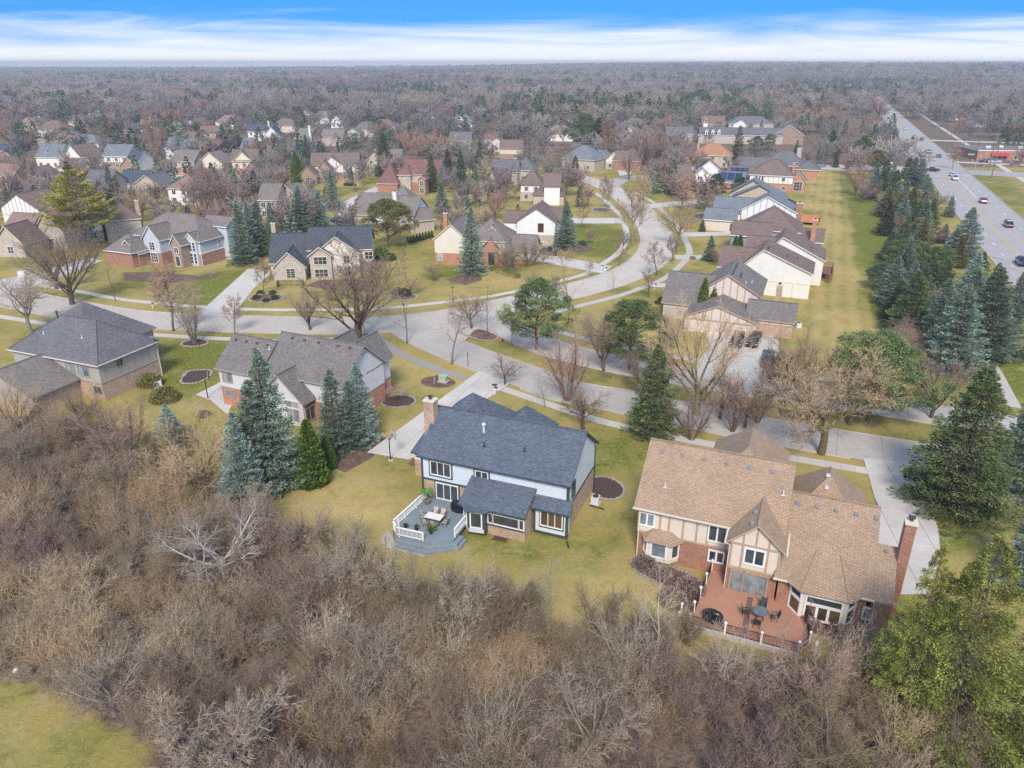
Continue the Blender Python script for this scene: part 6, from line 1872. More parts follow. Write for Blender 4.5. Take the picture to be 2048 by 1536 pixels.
# evergreens near the houses
for a_ in [
 ('spruce', 551, 972, 692, 'bluegreen', 'largest blue spruce, towering in front of the mauve roofed house', 0, .98),
 ('slim', 528, 975, 758, 'bluegreen', 'ragged blue spruce leaning on the largest spruce', 1, 1.5),
 ('spruce', 492, 1006, 822, 'blue', 'silvery blue spruce lowest at the thicket edge beside the arborvitae', 1, .95),
 ('spruce', 674, 902, 736, 'bluegreen', 'slender blue green spruce left of the broader one by the brick corner', 2, .95),
 ('spruce', 724, 884, 722, 'blue', 'broad blue spruce at the brick corner of the mauve roofed house', 0, 1.0),
 ('spruce', 706, 892, 760, 'bluegreen', 'shorter spruce squeezed between the two by the brick corner', 1, .9),
 ('wide', 345, 888, 807, 'blue', 'small blue spruce poking out of the pink twigged thicket', 0, 1.0),
 ('spruce', 489, 529, 405, 'bluegreen', 'dense tall spruce beside the red brick house', 2, 1.0),
 ('spruce', 506, 514, 400, 'blue', 'blue spruce just behind the dense one by the brick house', 0, .9),
 ('spruce', 524, 510, 403, 'bluegreen', 'third spruce in the row behind the cream house drive', 1, .95),
 ('spruce', 548, 492, 404, 'blue', 'small pointed spruce above the slim arborvitae', 2, 1.0),
 ('spruce', 604, 470, 371, 'bluegreen', 'tall blue green spruce behind the charcoal roof', 0, 1.05),
 ('spruce', 642, 462, 378, 'blue', 'bushy blue spruce right of the tall one behind the charcoal roof', 1, 1.2),
 ('spruce', 667, 420, 336, 'bluegreen', 'narrow spruce in front of the half timbered house', 2, .9),
 ('slim', 736, 522, 466, 'green', 'small green spruce at the right corner of the cream house', 0, 1.4),
 ('spruce', 944, 548, 412, 'bluegreen', 'tall blue green spruce before the cream and brick house', 1, .92),
 ('spruce', 1131, 496, 400, 'bluegreen', 'broad drooping spruce beside the white gabled house', 2, 1.15),
 ('spruce', 1304, 868, 686, 'green', 'large green spruce on the verge between the boulevard and the tan house', 0, 1.22),
 ('weep', 1419, 521, 470, 'bluegreen', 'weeping blue conifer on the lawn beside the tudor drive', 0, 1.0),
 ('wide', 1404, 463, 438, 'green', 'little dark conifer by the brown dormered house path', 0, 1.0),
 ('hemlock', 1885, 1470, 1066, 'lime', 'huge yellow green spruce overhanging the thicket in the lower corner', 0, .98),
 ('hemlock', 1795, 1440, 1082, 'lime', 'narrower yellow green spruce top beside the huge one', 0, .62),
 ('hemlock', 2075, 1500, 1120, 'lime', 'third yellow green spruce cut by the frame edge', 0, .8),
 ('spruce', 1906, 1014, 728, 'green', 'tall ragged green spruce beside the concrete drive of the tan house', 2, 1.3),
 ('spruce', 2030, 985, 762, 'bluegreen', 'blue spruce behind the ragged green spruce at the frame edge', 2, 1.1),
 ('spruce', 2050, 1175, 975, 'blue', 'pale blue spruce on the lawn beyond the concrete drive', 0, 1.2),
 ('spruce', 771, 352, 264, 'dark', 'tall dark spruce between two brown roofed houses', 0, 1.1),
 ('spruce', 804, 335, 283, 'dark', 'shorter dark spruce beside the tall dark one', 1, 1.1),
 ('spruce', 864, 384, 304, 'green', 'pointed green spruce in front of the rosy brick house', 2, 1.0),
 ('spruce', 897, 365, 297, 'dark', 'slim dark spruce right of the rosy brick house', 0, .9),
 ('spruce', 922, 372, 298, 'dark', 'second slim dark spruce right of the rosy brick house', 1, 1.0),
 ('spruce', 884, 425, 362, 'bluegreen', 'spruce behind the tall one by the cream and brick house', 2, 1.2),
 ('spruce', 960, 305, 278, 'green', 'small spruce in front of the white house with red roof', 0, 1.0),
 ('spruce', 1149, 371, 311, 'dark', 'dark spruce at the corner of the side street', 1, 1.1),
 ('slim', 1473, 322, 250, 'dark', 'tall dark spruce beside the orange roofed house', 0, 1.3),
 ('spruce', 228, 410, 328, 'bluegreen', 'dark spruce beside the yellow pine', 0, .8),
 ('spruce', 241, 412, 350, 'olive', 'olive tipped spruce against the dark one', 1, .9),
 ('spruce', 362, 232, 200, 'dark', 'far dark spruce above the beige twin gables', 2, 1.0),
 ('spruce', 602, 345, 275, 'blue', 'blue spruce beside the half timbered brown house', 0, .9),
 ('spruce', 617, 345, 268, 'bluegreen', 'taller spruce paired with the blue one', 1, .9),
 ('wide', 632, 330, 286, 'blue', 'small blue spruce right of the pair', 1, .9),
 ('spruce', 466, 300, 272, 'dark', 'left of two dark spruces behind the orange brick tudor', 0, 1.2),
 ('spruce', 480, 300, 268, 'dark', 'right of two dark spruces behind the orange brick tudor', 1, 1.2),
 ('spruce', 510, 300, 281, 'green', 'little spruce at the low slate roof', 2, 1.2),
 ('pine', 105, 370, 345, 'dark', 'dark shrubby pine below the yellow pine', 0, 1.3),
 ('slim', 2, 490, 420, 'dark', 'dark spruce at the western frame edge', 0, 1.2),
]:
 k_, bx, by, ty, fo, lb, kk, wd = a_
 conifer(k_, bx, by, ty, fo, lb, kk, wd)
for a_ in [
 ('pine', 1073, 700, 553, 'green', 'bushy green pine on the boulevard median, nearest the crossing', 0, .92),
 ('pine', 1258, 739, 596, 'green', 'open green pine on the median left of the big green spruce', 1, 1.0),
 ('broadpine', 777, 494, 396, 'olive', 'rounded olive pine between the cream house and the beige house', 0, .95),
 ('oldpine', 176, 502, 330, 'yellow', 'tall yellow green pine with bare lower trunk', 0, 1.12),
 ('pine', 1736, 842, 662, 'green', 'broad green pine behind the spreading bare tree', 1, 1.3),
 ('pine', 1168, 305, 226, 'green', 'tall rounded pine above the stone house', 0, 1.0),
 ('pine', 1200, 305, 232, 'dark', 'dark pine beside the tall rounded one', 1, 1.0),
 ('pine', 1724, 330, 268, 'green', 'green pine near the crossing street', 1, 1.0),
 ('pine', 1512, 302, 271, 'dark', 'dark pine in front of the grey roofed columned building', 0, 1.0),
 ('pine', 1537, 300, 266, 'green', 'green pine in front of the brick gable', 1, 1.0),
 ('slim', 1592, 306, 279, 'dark', 'small dark spruce below the brick gable', 0, 1.5),
 ('pine', 1750, 345, 298, 'olive', 'rounded olive pine by the parked white cars', 0, 1.0),
 ('spruce', 1660, 312, 256, 'dark', 'dark pine at the far end of the lawn', 0, 1.3),
 ('slim', 1671, 335, 303, 'dark', 'slim dark conifer standing on the lawn edge', 1, 1.3),
 ('pine', 1430, 402, 345, 'dark', 'dark pine among grey twigs beside the slate roofs', 1, .8),
 ('pine', 1478, 400, 352, 'dark', 'leaning dark pine in front of the solar roof', 0, .9),
 ('pine', 140, 322, 298, 'dark', 'low dark pine behind the yellow pine', 1, 1.4),
 ('pine', 290, 300, 262, 'green', 'bright green pine behind the white tudor', 0, .9),
 ('pine', 243, 300, 272, 'green', 'little green pine left of the bright one', 1, .9),
]:
 k_, bx, by, ty, fo, lb, kk, wd = a_
 conifer(k_, bx, by, ty, fo, lb, kk, wd, name='pine_tree' if 'slim' not in k_ and k_ != 'spruce' else None)
# belt of conifers between the long lawn and the main road
BELT = 'conifers in the belt along the main road'
for i, (k_, bx, by, ty, fo, wd, lb) in enumerate([
 ('spruce', 1778, 612, 510, 'bluegreen', 1.15, 'blue grey spruce on the lawn side of the belt, level with the wooden deck'),
 ('spruce', 1812, 668, 540, 'green', 1.25, 'dark green spruce with the fullest skirt, lawn side of the belt'),
 ('spruce', 1898, 736, 566, 'bluegreen', 1.25, 'biggest spruce of the belt, standing nearest the pavement'),
 ('spruce', 1958, 715, 533, 'cone', 1.2, 'spruce with a crown full of tan cones'),
 ('spruce', 2010, 672, 588, 'cone', 1.3, 'stout spruce with rusty top near the kerb'),
 ('spruce', 2030, 628, 537, 'bluegreen', 1.1, 'layered spruce beside the main road kerb at the frame edge'),
 ('spruce', 1922, 524, 413, 'blue', 1.2, 'tall blue spruce closest to the main road'),
 ('wide', 1900, 522, 455, 'blue', 1.0, 'wide tiered blue spruce beside the tall roadside one'),
 ('spruce', 1784, 492, 454, 'blue', 1.1, 'young bright blue spruce at the lawn edge'),
 ('pine', 1846, 480, 433, 'olive', 1.2, 'olive pine behind the young blue spruce'),
 ('broadpine', 1815, 545, 478, 'green', 1.1, 'low spreading green pine in the middle of the belt'),
 ('broadpine', 1870, 548, 492, 'green', 1.1, 'low green pine under the tiered blue spruce'),
 ('spruce', 1819, 590, 520, 'blue', 1.1, 'blue spruce tucked behind the blue grey one'),
 ('spruce', 1853, 600, 518, 'cone', 1.2, 'spruce with orange tipped top in the belt middle'),
 ('spruce', 1882, 605, 526, 'blue', 1.2, 'soft blue spruce right of the orange tipped one'),
 ('spruce', 1897, 434, 391, 'bluegreen', 1.0, 'narrow spruce leaning towards the road'),
 ('spruce', 1816, 440, 374, 'olive', 1.3, 'tall olive spruce in the upper belt'),
 ('spruce', 1768, 432, 372, 'bluegreen', 1.3, 'bluish spruce at the upper lawn edge'),
 ('spruce', 1792, 450, 385, 'olive', 1.25, 'olive brown spruce left of the tall olive one'),
 ('spruce', 1846, 430, 388, 'blue', 1.2, 'pale blue spruce at the road bend of the belt'),
 ('wide', 1852, 398, 355, 'bluegreen', 1.0, 'wide green spruce by the road in the upper belt'),
 ('wide', 1792, 398, 360, 'blue', 1.0, 'silvery spruce in the upper belt'),
 ('spruce', 1822, 372, 313, 'bluegreen', 1.2, 'spruce with twin tops near the crossing street'),
 ('spruce', 1837, 372, 316, 'bluegreen', 1.0, 'slimmer companion of the twin topped spruce'),
 ('spruce', 1768, 368, 318, 'dark', 1.2, 'dark spruce at the head of the belt'),
 ('spruce', 1745, 398, 333, 'bluegreen', 1.2, 'blue green spruce on the corner of the upper lawn'),
 ('spruce', 1760, 400, 336, 'green', 1.2, 'dark green spruce against the corner one'),
 ('spruce', 1788, 384, 338, 'green', 1.2, 'small green spruce behind the silvery one'),
 ('spruce', 1800, 560, 505, 'dark', 1.2, 'dark spruce deep inside the belt'),
 ('spruce', 1835, 640, 560, 'olive', 1.2, 'olive spruce behind the full skirted one'),
 ('spruce', 1770, 470, 405, 'dark', 1.2, 'shaded dark spruce at the lawn side bend'),
 ('broadpine', 1765, 580, 525, 'dark', 1.0, 'dark low pine jutting into the lawn'),
 ('spruce', 1862, 690, 585, 'bluegreen', 1.2, 'blue green spruce hidden between the two largest'),
 ('spruce', 1748, 372, 322, 'bluegreen', 1.2, 'blue green spruce by the russet lawn corner tree'),
 ('spruce', 1778, 425, 362, 'green', 1.2, 'green spruce at the second lawn side place from the corner'),
 ('spruce', 1806, 412, 358, 'bluegreen', 1.2, 'blue green spruce in the narrow part of the belt'),
 ('spruce', 1830, 462, 400, 'green', 1.2, 'green spruce behind the olive pine'),
 ('spruce', 1775, 520, 462, 'dark', 1.2, 'dark spruce below the young bright blue one'),
 ('spruce', 1800, 505, 440, 'green', 1.2, 'green spruce shading the young blue one'),
 ('spruce', 1880, 645, 555, 'bluegreen', 1.3, 'blue green spruce leaning over the verge'),
 ('spruce', 1925, 660, 572, 'green', 1.3, 'green spruce between the cone bearing pair'),
 ('spruce', 1790, 640, 560, 'dark', 1.3, 'dark spruce lowest on the lawn side'),
 ('spruce', 1860, 445, 400, 'green', 1.2, 'small green spruce behind the plum shrub tree'),
 ('spruce', 1985, 700, 590, 'bluegreen', 1.2, 'blue green spruce backing the stout rusty one'),
 ('wide', 2055, 720, 672, 'bluegreen', 1.1, 'small spruce at the edge of the verge by the pavement'),
]):
 conifer(k_, bx, by, ty, fo, lb, i, wd * 1.22, BELT)
bq = gpoly([(1748, 400), (1785, 470), (1792, 560), (1822, 680), (1900, 748), (1985, 722), (2020, 645), (1955, 560), (1915, 470), (1872, 400), (1843, 350), (1772, 338)])
rb_ = random.Random(12); got = []; ORD = 'first second third fourth fifth sixth seventh eighth ninth tenth eleventh twelfth thirteenth fourteenth fifteenth sixteenth seventeenth eighteenth nineteenth twentieth'.split()
while len(got) < 34:
 q = G(rb_.uniform(1740, 2030), rb_.uniform(338, 750))
 if not inside(np.array([q.x]), np.array([q.y]), bq)[0] or any((q - o_).length < 4.2 for o_ in got): continue
 got.append(q)
nn = lambda q: (q - MR0).dot(MRN)
ns_ = sorted(nn(q) for q in got)
half = [sorted((q for q in got if (nn(q) < ns_[17]) == w_), key=lambda q: -(q - MR0).dot(MRD)) for w_ in (True, False)]
for k, (sd, i, q) in enumerate((sd, i, q) for sd in (0, 1) for i, q in enumerate(half[sd])):
 plant('spruce_tree', 'spruce', 'inner spruce of the conifer belt, %s side, %s counted from the crossing' % (('lawn', 'road')[sd], ORD[i]), CON['spruce'][k % 3], (BK['brown'], FO[('bluegreen', 'olive', 'green', 'blue', 'cone')[k % 5]]), q, rb_.uniform(4.6, 9.2), 'crowded inner spruces of the belt', rb_.uniform(1.2, 1.6))
# arborvitae
for a_ in [(626, 968, 840, 'tall bright green arborvitae beside the blue spruces', 0, 1.25), (633, 960, 880, 'lower arborvitae pressed against the tall one', 1, 1.2),
           (656, 935, 870, 'small cone arborvitae standing alone on the lawn edge', 1, 1.35), (546, 512, 456, 'slim arborvitae behind the cream house chimney', 0, .9),
           (1403, 640, 556, 'left of two dark arborvitae at the tudor garage', 0, .95), (1423, 640, 566, 'right of two dark arborvitae at the tudor garage', 1, .95),
           (1467, 522, 472, 'arborvitae at the corner of the cream gabled house', 0, 1.2), (1476, 518, 470, 'second arborvitae at the corner of the cream gabled house', 1, 1.2),
           (595, 365, 305, 'column of dark arborvitae by the half timbered house', 0, 1.2), (600, 368, 312, 'lower dark arborvitae by the half timbered house', 1, 1.2)]:
 arbor(*a_)
for i in range(9):
 t_ = i / 8
 arbor(816 + 48 * t_, 488 - 13 * t_, 473 - 13 * t_, 'small arborvitae beside the beige house, %s of nine counted from the olive pine' % ORD[i], i, 1.35, 'row of nine small arborvitae')
# bare street and garden trees
for a_ in [
 ('vase', 145, 609, 436, 'brown', 'tall dark vase shaped tree on the western verge', 'brown', 0, .82),
 ('vase', 113, 578, 455, 'brown', 'vase shaped tree just behind the tall western one', 'brown', 1, .9),
 ('broad', 62, 664, 524, 'grey', 'open branched tree on the lawn left of the taupe house', 'grey', 0, .85),
 ('thin', 231, 602, 508, 'grey', 'small verge tree before the red brick house', 'brown', 0, .9),
 ('oval', 347, 662, 512, 'red', 'reddish twigged street tree in front of the red brick house', 'brown', 0, 1.05),
 ('clump', 390, 686, 562, 'grey', 'many stemmed tree in the round stone edged bed', 'grey', 0, .85),
 ('oval', 527, 591, 514, 'red', 'small reddish tree in the round shrub bed', 'brown', 1, .85),
 ('vase', 717, 685, 478, 'brown', 'huge vase shaped tree behind the mauve roofed house', 'brown', 0, 1.12),
 ('thin', 733, 688, 560, 'brown', 'thin stem rising beside the huge vase shaped tree', 'brown', 1, .7),
 ('thin', 814, 687, 562, 'grey', 'straight young tree on the triangle of dry grass', 'brown', 0, 1.0),
 ('broad', 822, 590, 529, 'tan', 'rounded pale tree in the shrub bed of the cream house lawn', 'tan', 1, 1.0),
 ('thin', 903, 729, 577, 'tan', 'straight trunked tree between the grey path and the boulevard', 'tan', 1, 1.25),
 ('broad', 943, 657, 580, 'brown', 'broad dark tree in the island bed', 'brown', 0, 1.0),
 ('thin', 976, 673, 560, 'brown', 'taller narrow tree in the island bed', 'brown', 0, .8),
 ('broad', 1064, 575, 536, 'brown', 'small round tree on the corner lawn by the crossing', 'brown', 1, 1.0),
 ('thin', 1138, 640, 498, 'tan', 'tall pale tree rising behind the median pine', 'tan', 1, 1.1),
 ('oval', 1180, 552, 513, 'grey', 'small verge tree by the brick house drive', 'grey', 0, .9),
 ('thin', 1226, 585, 532, 'grey', 'thin young tree at the road curve', 'grey', 0, 1.1),
 ('oval', 1313, 551, 481, 'plum', 'round dark crowned tree on the inner verge of the curve', 'brown', 1, 1.05),
 ('oval', 1344, 527, 466, 'plum', 'second round dark tree farther up the inner verge', 'brown', 0, .85),
 ('oval', 1238, 531, 457, 'brown', 'dark oval tree on the outer verge of the curve', 'brown', 1, .75),
 ('oval', 1266, 493, 362, 'tan', 'tall tan tree beside the curving street', 'tan', 0, .95),
 ('broad', 1357, 491, 372, 'tan', 'tall open tree across the street from the tall tan one', 'tan', 1, .75),
 ('oval', 1178, 488, 456, 'plum', 'small plum tree behind the broad drooping spruce', 'brown', 0, 1.1),
 ('oval', 1162, 460, 385, 'brown', 'tree between the white house spruce and the side street', 'brown', 1, .75),
 ('clump', 1135, 802, 640, 'red', 'fan shaped reddish tree on the near verge of the boulevard', 'red', 0, .8),
 ('vase', 1207, 742, 612, 'brown', 'dark forked tree on the median between the two pines', 'brown', 1, .75),
 ('vase', 1393, 830, 592, 'tan', 'tall forked tree with mossy trunk on the median', 'olive', 0, .78),
 ('broad', 1010, 770, 700, 'grey', 'grey tree at the kerb above the main drive', 'brown', 1, 1.0),
 ('thin', 1090, 815, 742, 'grey', 'thin verge tree between the fan shaped tree and the drive', 'grey', 1, 1.1),
 ('vase', 1285, 800, 690, 'brown', 'brown vase tree on the median behind the big green spruce', 'brown', 1, .9),
 ('vase', 1440, 838, 735, 'grey', 'grey forked tree right of the mossy trunk on the median', 'brown', 0, .9),
 ('oval', 1530, 805, 690, 'brown', 'upright brown tree below the lone dark suv', 'brown', 0, .9),
 ('vase', 620, 660, 560, 'grey', 'grey tree on the verge behind the mauve roof', 'brown', 1, .8),
 ('oval', 470, 668, 585, 'red', 'small reddish tree on the verge left of the mauve roof', 'brown', 0, .9),
 ('broad', 660, 600, 540, 'brown', 'brown tree on the lawn before the cream house', 'brown', 1, 1.0),
 ('oval', 1110, 610, 545, 'grey', 'grey street tree on the far kerb of the crossing', 'brown', 0, .9),
 ('oval', 1296, 596, 535, 'brown', 'brown street tree beside the tudor lawn', 'brown', 1, .9),
 ('broad', 1166, 860, 768, 'brown', 'rounded bare tree just behind the navy roof', 'brown', 0, 1.1),
 ('clump', 1383, 880, 770, 'plum', 'many stemmed dark shrub tree behind the tan roof', 'brown', 1, .95),
 ('clump', 1465, 864, 742, 'plum', 'tangled dark tree left of the tan ridge', 'brown', 0, .75),
 ('broad', 1490, 856, 720, 'brown', 'twisted tree behind the tan hip', 'brown', 1, .85),
 ('clump', 1514, 846, 728, 'red', 'reddish low tree right of the twisted one', 'brown', 1, .7),
 ('vase', 1567, 812, 668, 'brown', 'slim vase shaped tree below the parked cars', 'brown', 0, .65),
 ('vase', 1606, 811, 640, 'tan', 'pale vase shaped tree on the verge right of the parked cars', 'olive', 1, .9),
 ('broad', 1642, 908, 690, 'tan', 'spreading tree with thick mottled trunk beside the boulevard', 'olive', 0, 1.0),
 ('broad', 1700, 850, 660, 'tan', 'dense tan crowned tree overlapping the broad green pine', 'olive', 1, .9),
 ('vase', 1862, 836, 694, 'plum', 'forked dark tree at the eastern end of the median', 'brown', 0, .75),
 ('thin', 1312, 1340, 1108, 'white', 'white barked birch behind the patio at the thicket edge', 'white', 0, .8),
 ('thin', 1103, 1268, 1086, 'pale', 'tall pale sapling on the dry grass behind the house', 'pale', 1, .75),
 ('broad', 1192, 1292, 1158, 'brown', 'crooked dark little tree on the dry grass', 'brown', 0, .7),
 ('broad', 450, 1160, 1000, 'white', 'whitish spreading tree leaning out of the thicket', 'white', 1, 1.2),
 ('clump', 395, 992, 830, 'tan', 'orange tan fountain shaped tree by the blue spruces', 'tan', 1, 1.25),
 ('clump', 262, 935, 788, 'red', 'pink twigged rounded tree beside the taupe house brick wall', 'brown', 0, 1.2),
 ('vase', 180, 900, 812, 'brown', 'dark tangled tree between the taupe house and the pink twigged one', 'brown', 1, 1.0),
 ('vase', 40, 880, 745, 'tan', 'pale spindly tree over the low taupe wing', 'tan', 0, .8),
 ('clump', 170, 850, 770, 'brown', 'dark shrub tree against the taupe house window', 'brown', 1, 1.0),
 ('clump', 20, 960, 830, 'grey', 'grey tangled tree at the western thicket edge', 'grey', 0, 1.1),
 ('clump', 590, 1120, 1010, 'plum', 'mauve shrub tree below the lowest blue spruce', 'brown', 1, 1.0),
 ('clump', 760, 1210, 1075, 'grey', 'grey brown shrub tree before the deck, darkest stems', 'grey', 1, 1.0),
 ('vase', 690, 1190, 1062, 'pale', 'pale vase shaped shrub tree at the corner of the back lawn', 'pale', 0, .9),
 ('clump', 845, 1250, 1105, 'grey', 'upright shrub tree straight below the deck steps', 'grey', 0, .9),
 ('clump', 935, 1275, 1130, 'pale', 'pale shrub tree below the bay window', 'grey', 1, .9),
 ('clump', 1010, 1295, 1150, 'brown', 'brown shrub tree below the dining window', 'brown', 0, .85),
 ('clump', 1245, 1345, 1215, 'pale', 'low pale shrub tree left of the birch', 'pale', 1, .9),
 ('clump', 1450, 1400, 1270, 'pale', 'pinkish shrub tree overlapping the patio railing', 'pale', 0, 1.1),
 ('clump', 1600, 1420, 1260, 'red', 'reddish shrub tree below the bow window', 'grey', 1, 1.0),
 ('broad', 1640, 1570, 1390, 'olive', 'mossy olive tree in the thicket beside the yellow spruce', 'grey', 0, 1.0),
 ('broad', 1180, 1520, 1340, 'grey', 'grey tangle of mossy branches in the thicket below the crooked tree', 'grey', 1, 1.0),
 ('broad', 440, 1580, 1380, 'grey', 'grey limbed tree at the corner of the mown grass', 'grey', 0, 1.0),
 ('broad', 230, 1430, 1300, 'grey', 'fallen looking grey tree over the mown grass edge', 'pale', 1, 1.1),
 ('oval', 1905, 338, 282, 'red', 'small reddish tree beside the shop', 'brown', 0, 1.0),
]:
 k_, bx, by, ty, tw, lb, bk, kk, wd = a_
 bare(k_, bx, by, ty, tw, lb, bk, kk, wd)
# bare trees among the houses behind
MID = [
 (328, 370, 206, 'red', 'tallest red twigged tree, rising over the western roofs', 'oval', .6), (62, 392, 283, 'brown', 'dark tree in front of the half timbered west house', 'vase', .75),
 (147, 368, 292, 'plum', 'plum twigged round tree behind the yellow pine', 'oval', .9), (393, 440, 338, 'plum', 'plum tree left of a dense pair behind the brick house', 'oval', .95),
 (438, 447, 322, 'red', 'dense red tree filling the gap before the orange brick tudor', 'oval', 1.1), (478, 440, 345, 'plum', 'tall plum tree behind the brick house roof', 'oval', .8),
 (285, 442, 362, 'tan', 'tan rounded tree right of the white sided house', 'broad', 1.1), (560, 364, 300, 'brown', 'brown oval tree beside the low slate roof', 'oval', .95),
 (548, 320, 268, 'red', 'pinkish tree above the row of spruces', 'oval', 1.0), (852, 320, 250, 'rust', 'wide orange red tree behind the rosy brick house', 'vase', 1.15),
 (815, 312, 252, 'rust', 'left part of the orange red grove', 'vase', 1.0), (890, 315, 258, 'rust', 'right part of the orange red grove', 'vase', 1.0),
 (1216, 322, 226, 'rust', 'tall copper twigged tree behind the stone house', 'oval', .8), (960, 445, 358, 'white', 'white stemmed birch between two roofs', 'thin', 1.0),
 (990, 440, 375, 'rust', 'russet thicket tree beside the white birch', 'vase', 1.0), (925, 330, 270, 'grey', 'grey fan shaped tree by the grey roofed tan house', 'vase', 1.0),
 (975, 365, 310, 'grey', 'grey twiggy tree left of the pale brick house', 'vase', 1.1), (1010, 380, 330, 'grey', 'grey olive tree before the pale brick house', 'broad', 1.1),
 (1030, 400, 345, 'grey', 'loose grey tree left of the brown tudor', 'broad', .9), (1095, 345, 288, 'pale', 'pale leaning tree behind the grey hip', 'vase', .9),
 (1128, 350, 296, 'brown', 'purple brown tree on the stone house lawn', 'vase', 1.0), (1205, 402, 345, 'brown', 'dark street tree left of the side road', 'oval', .9),
 (1213, 418, 352, 'brown', 'street tree in the white stone bed', 'oval', .8), (1180, 395, 330, 'brown', 'thin verge tree at the side road corner', 'thin', 1.2),
 (1258, 360, 285, 'plum', 'plum tree in front of the white gabled house with red chimney', 'vase', .9), (1300, 345, 240, 'plum', 'big plum red tree right of the red chimney', 'vase', .95),
 (1318, 345, 255, 'brown', 'brown tree on the green inside the bend', 'oval', .8), (1286, 425, 330, 'tan', 'tan tree before the brick house inside the bend', 'oval', .9),
 (1340, 345, 295, 'brown', 'little tree by the pale driveway', 'oval', .9), (1395, 372, 300, 'brown', 'dark tree between the orange roof and the brick house', 'oval', .8),
 (1425, 440, 375, 'grey', 'grey shrubby tree beside the dark pine', 'broad', 1.1), (1412, 300, 262, 'plum', 'round plum tree before the orange roof', 'oval', 1.2),
 (1482, 335, 290, 'red', 'pinkish tree right of the tall dark spruce', 'oval', 1.0), (1500, 320, 285, 'plum', 'plum tree behind the solar roof', 'oval', 1.0),
 (1710, 392, 318, 'rust', 'russet rounded tree at the lawn corner', 'vase', 1.0), (1725, 405, 345, 'plum', 'grey plum shrub tree below the russet one', 'vase', 1.1),
 (1735, 320, 290, 'plum', 'plum twigged tree by the crossing drive', 'vase', 1.1), (1700, 300, 262, 'brown', 'brown tree near the far end of the belt', 'vase', 1.0),
 (1650, 322, 290, 'plum', 'low plum hedge tree at the lawn end', 'vase', 1.2), (1615, 326, 292, 'plum', 'second plum hedge tree at the lawn end', 'vase', 1.2), (1632, 328, 296, 'brown', 'brown hedge tree between the plum pair', 'vase', 1.2),
 (1872, 420, 372, 'plum', 'dark plum shrub tree at the road side of the belt', 'broad', 1.5), (1865, 490, 455, 'plum', 'greyish shrub inside the conifer belt', 'broad', 1.2),
 (1990, 655, 598, 'rust', 'russet shrub among the roadside spruces', 'vase', 1.2), (2040, 330, 285, 'brown', 'brown tree beside the shop', 'vase', 1.0),
 (1500, 250, 195, 'tan', 'tan crowned tall tree left of the church gable woods', 'vase', 1.0), (1585, 258, 195, 'tan', 'wide tan tree right of the cupola building', 'vase', 1.2),
 (1635, 265, 200, 'tan', 'tan wide tree near the dry field', 'vase', 1.1), (1660, 255, 205, 'tan', 'second tan tree near the dry field', 'vase', 1.1), (1755, 240, 180, 'red', 'reddish tree at the bend of the main road', 'vase', 1.1),
 (860, 235, 180, 'tan', 'tallest pale crown in the middle woods', 'vase', 1.1), (820, 235, 178, 'tan', 'wide pale crown left of the tallest one', 'vase', 1.1), (990, 235, 190, 'tan', 'pale crown behind the dry clearing', 'vase', 1.1),
 (210, 305, 250, 'brown', 'brown tree behind the triple gabled tudor', 'oval', 1.0), (20, 290, 238, 'rust', 'orange tree at the western frame edge', 'vase', 1.2),
 (60, 300, 245, 'rust', 'orange tree beside the pink hipped roof', 'vase', 1.1), (330, 300, 240, 'red', 'red tree left of the slate ribbed gable', 'oval', .8),
 (700, 300, 258, 'plum', 'plum tree behind the half timbered house', 'vase', 1.0), (730, 295, 252, 'plum', 'second plum tree behind the half timbered house', 'vase', 1.0), (675, 300, 262, 'plum', 'third plum tree behind the half timbered house', 'oval', 1.0),
 (560, 470, 415, 'plum', 'plum shrub tree between the spruces', 'oval', 1.0), (882, 460, 400, 'plum', 'dark plum tree against the spruce by the beige house', 'oval', 1.2),
 (1180, 258, 205, 'tan', 'tan tree over the eastern pines', 'vase', 1.0), (1240, 262, 200, 'plum', 'plum tree over the copper one', 'vase', 1.0), (1350, 262, 212, 'plum', 'plum tree left of the cupola building', 'vase', 1.1),
 (1330, 280, 225, 'rust', 'copper tree left of the white columns', 'oval', 1.1), (1060, 300, 262, 'plum', 'plum tree behind the pale leaning one', 'vase', 1.1), (1040, 285, 250, 'grey', 'grey tree behind the white house with red roof', 'vase', 1.0),
 (690, 545, 478, 'red', 'reddish shrub tree at the cream house corner', 'broad', 1.1), (745, 560, 500, 'red', 'low red shrub tree under the huge vase tree', 'broad', 1.2), (870, 560, 520, 'brown', 'little shrub tree left of the brick entry', 'broad', 1.0),
 (1012, 542, 470, 'grey', 'grey tree before the brick entry', 'vase', .8), (1024, 545, 468, 'grey', 'grey forked tree before the cream garage wall', 'vase', .9), (1056, 535, 465, 'brown', 'brown tree at the brick garage corner', 'vase', .8),
 (1085, 530, 490, 'tan', 'tan shrub tree beside the parked black car', 'broad', 1.0), (1132, 520, 488, 'tan', 'tan shrub below the drooping spruce', 'broad', 1.3),
 (1440, 530, 488, 'plum', 'plum shrub tree right of the weeping conifer', 'broad', 1.0), (1440, 655, 590, 'tan', 'tan brush at the tudor garage', 'clump', .9), (1400, 662, 610, 'red', 'reddish brush left of the dark arborvitae', 'clump', .9),
 (1340, 690, 620, 'brown', 'grey brown tree by the tudor walk', 'broad', .9), (1195, 690, 610, 'grey', 'olive grey tree behind the median', 'broad', 1.0),
 (1740, 780, 700, 'plum', 'plum brush under the biggest belt spruce', 'clump', 1.0), (1845, 775, 722, 'plum', 'dark brush at the corner of the belt', 'clump', 1.1),
]
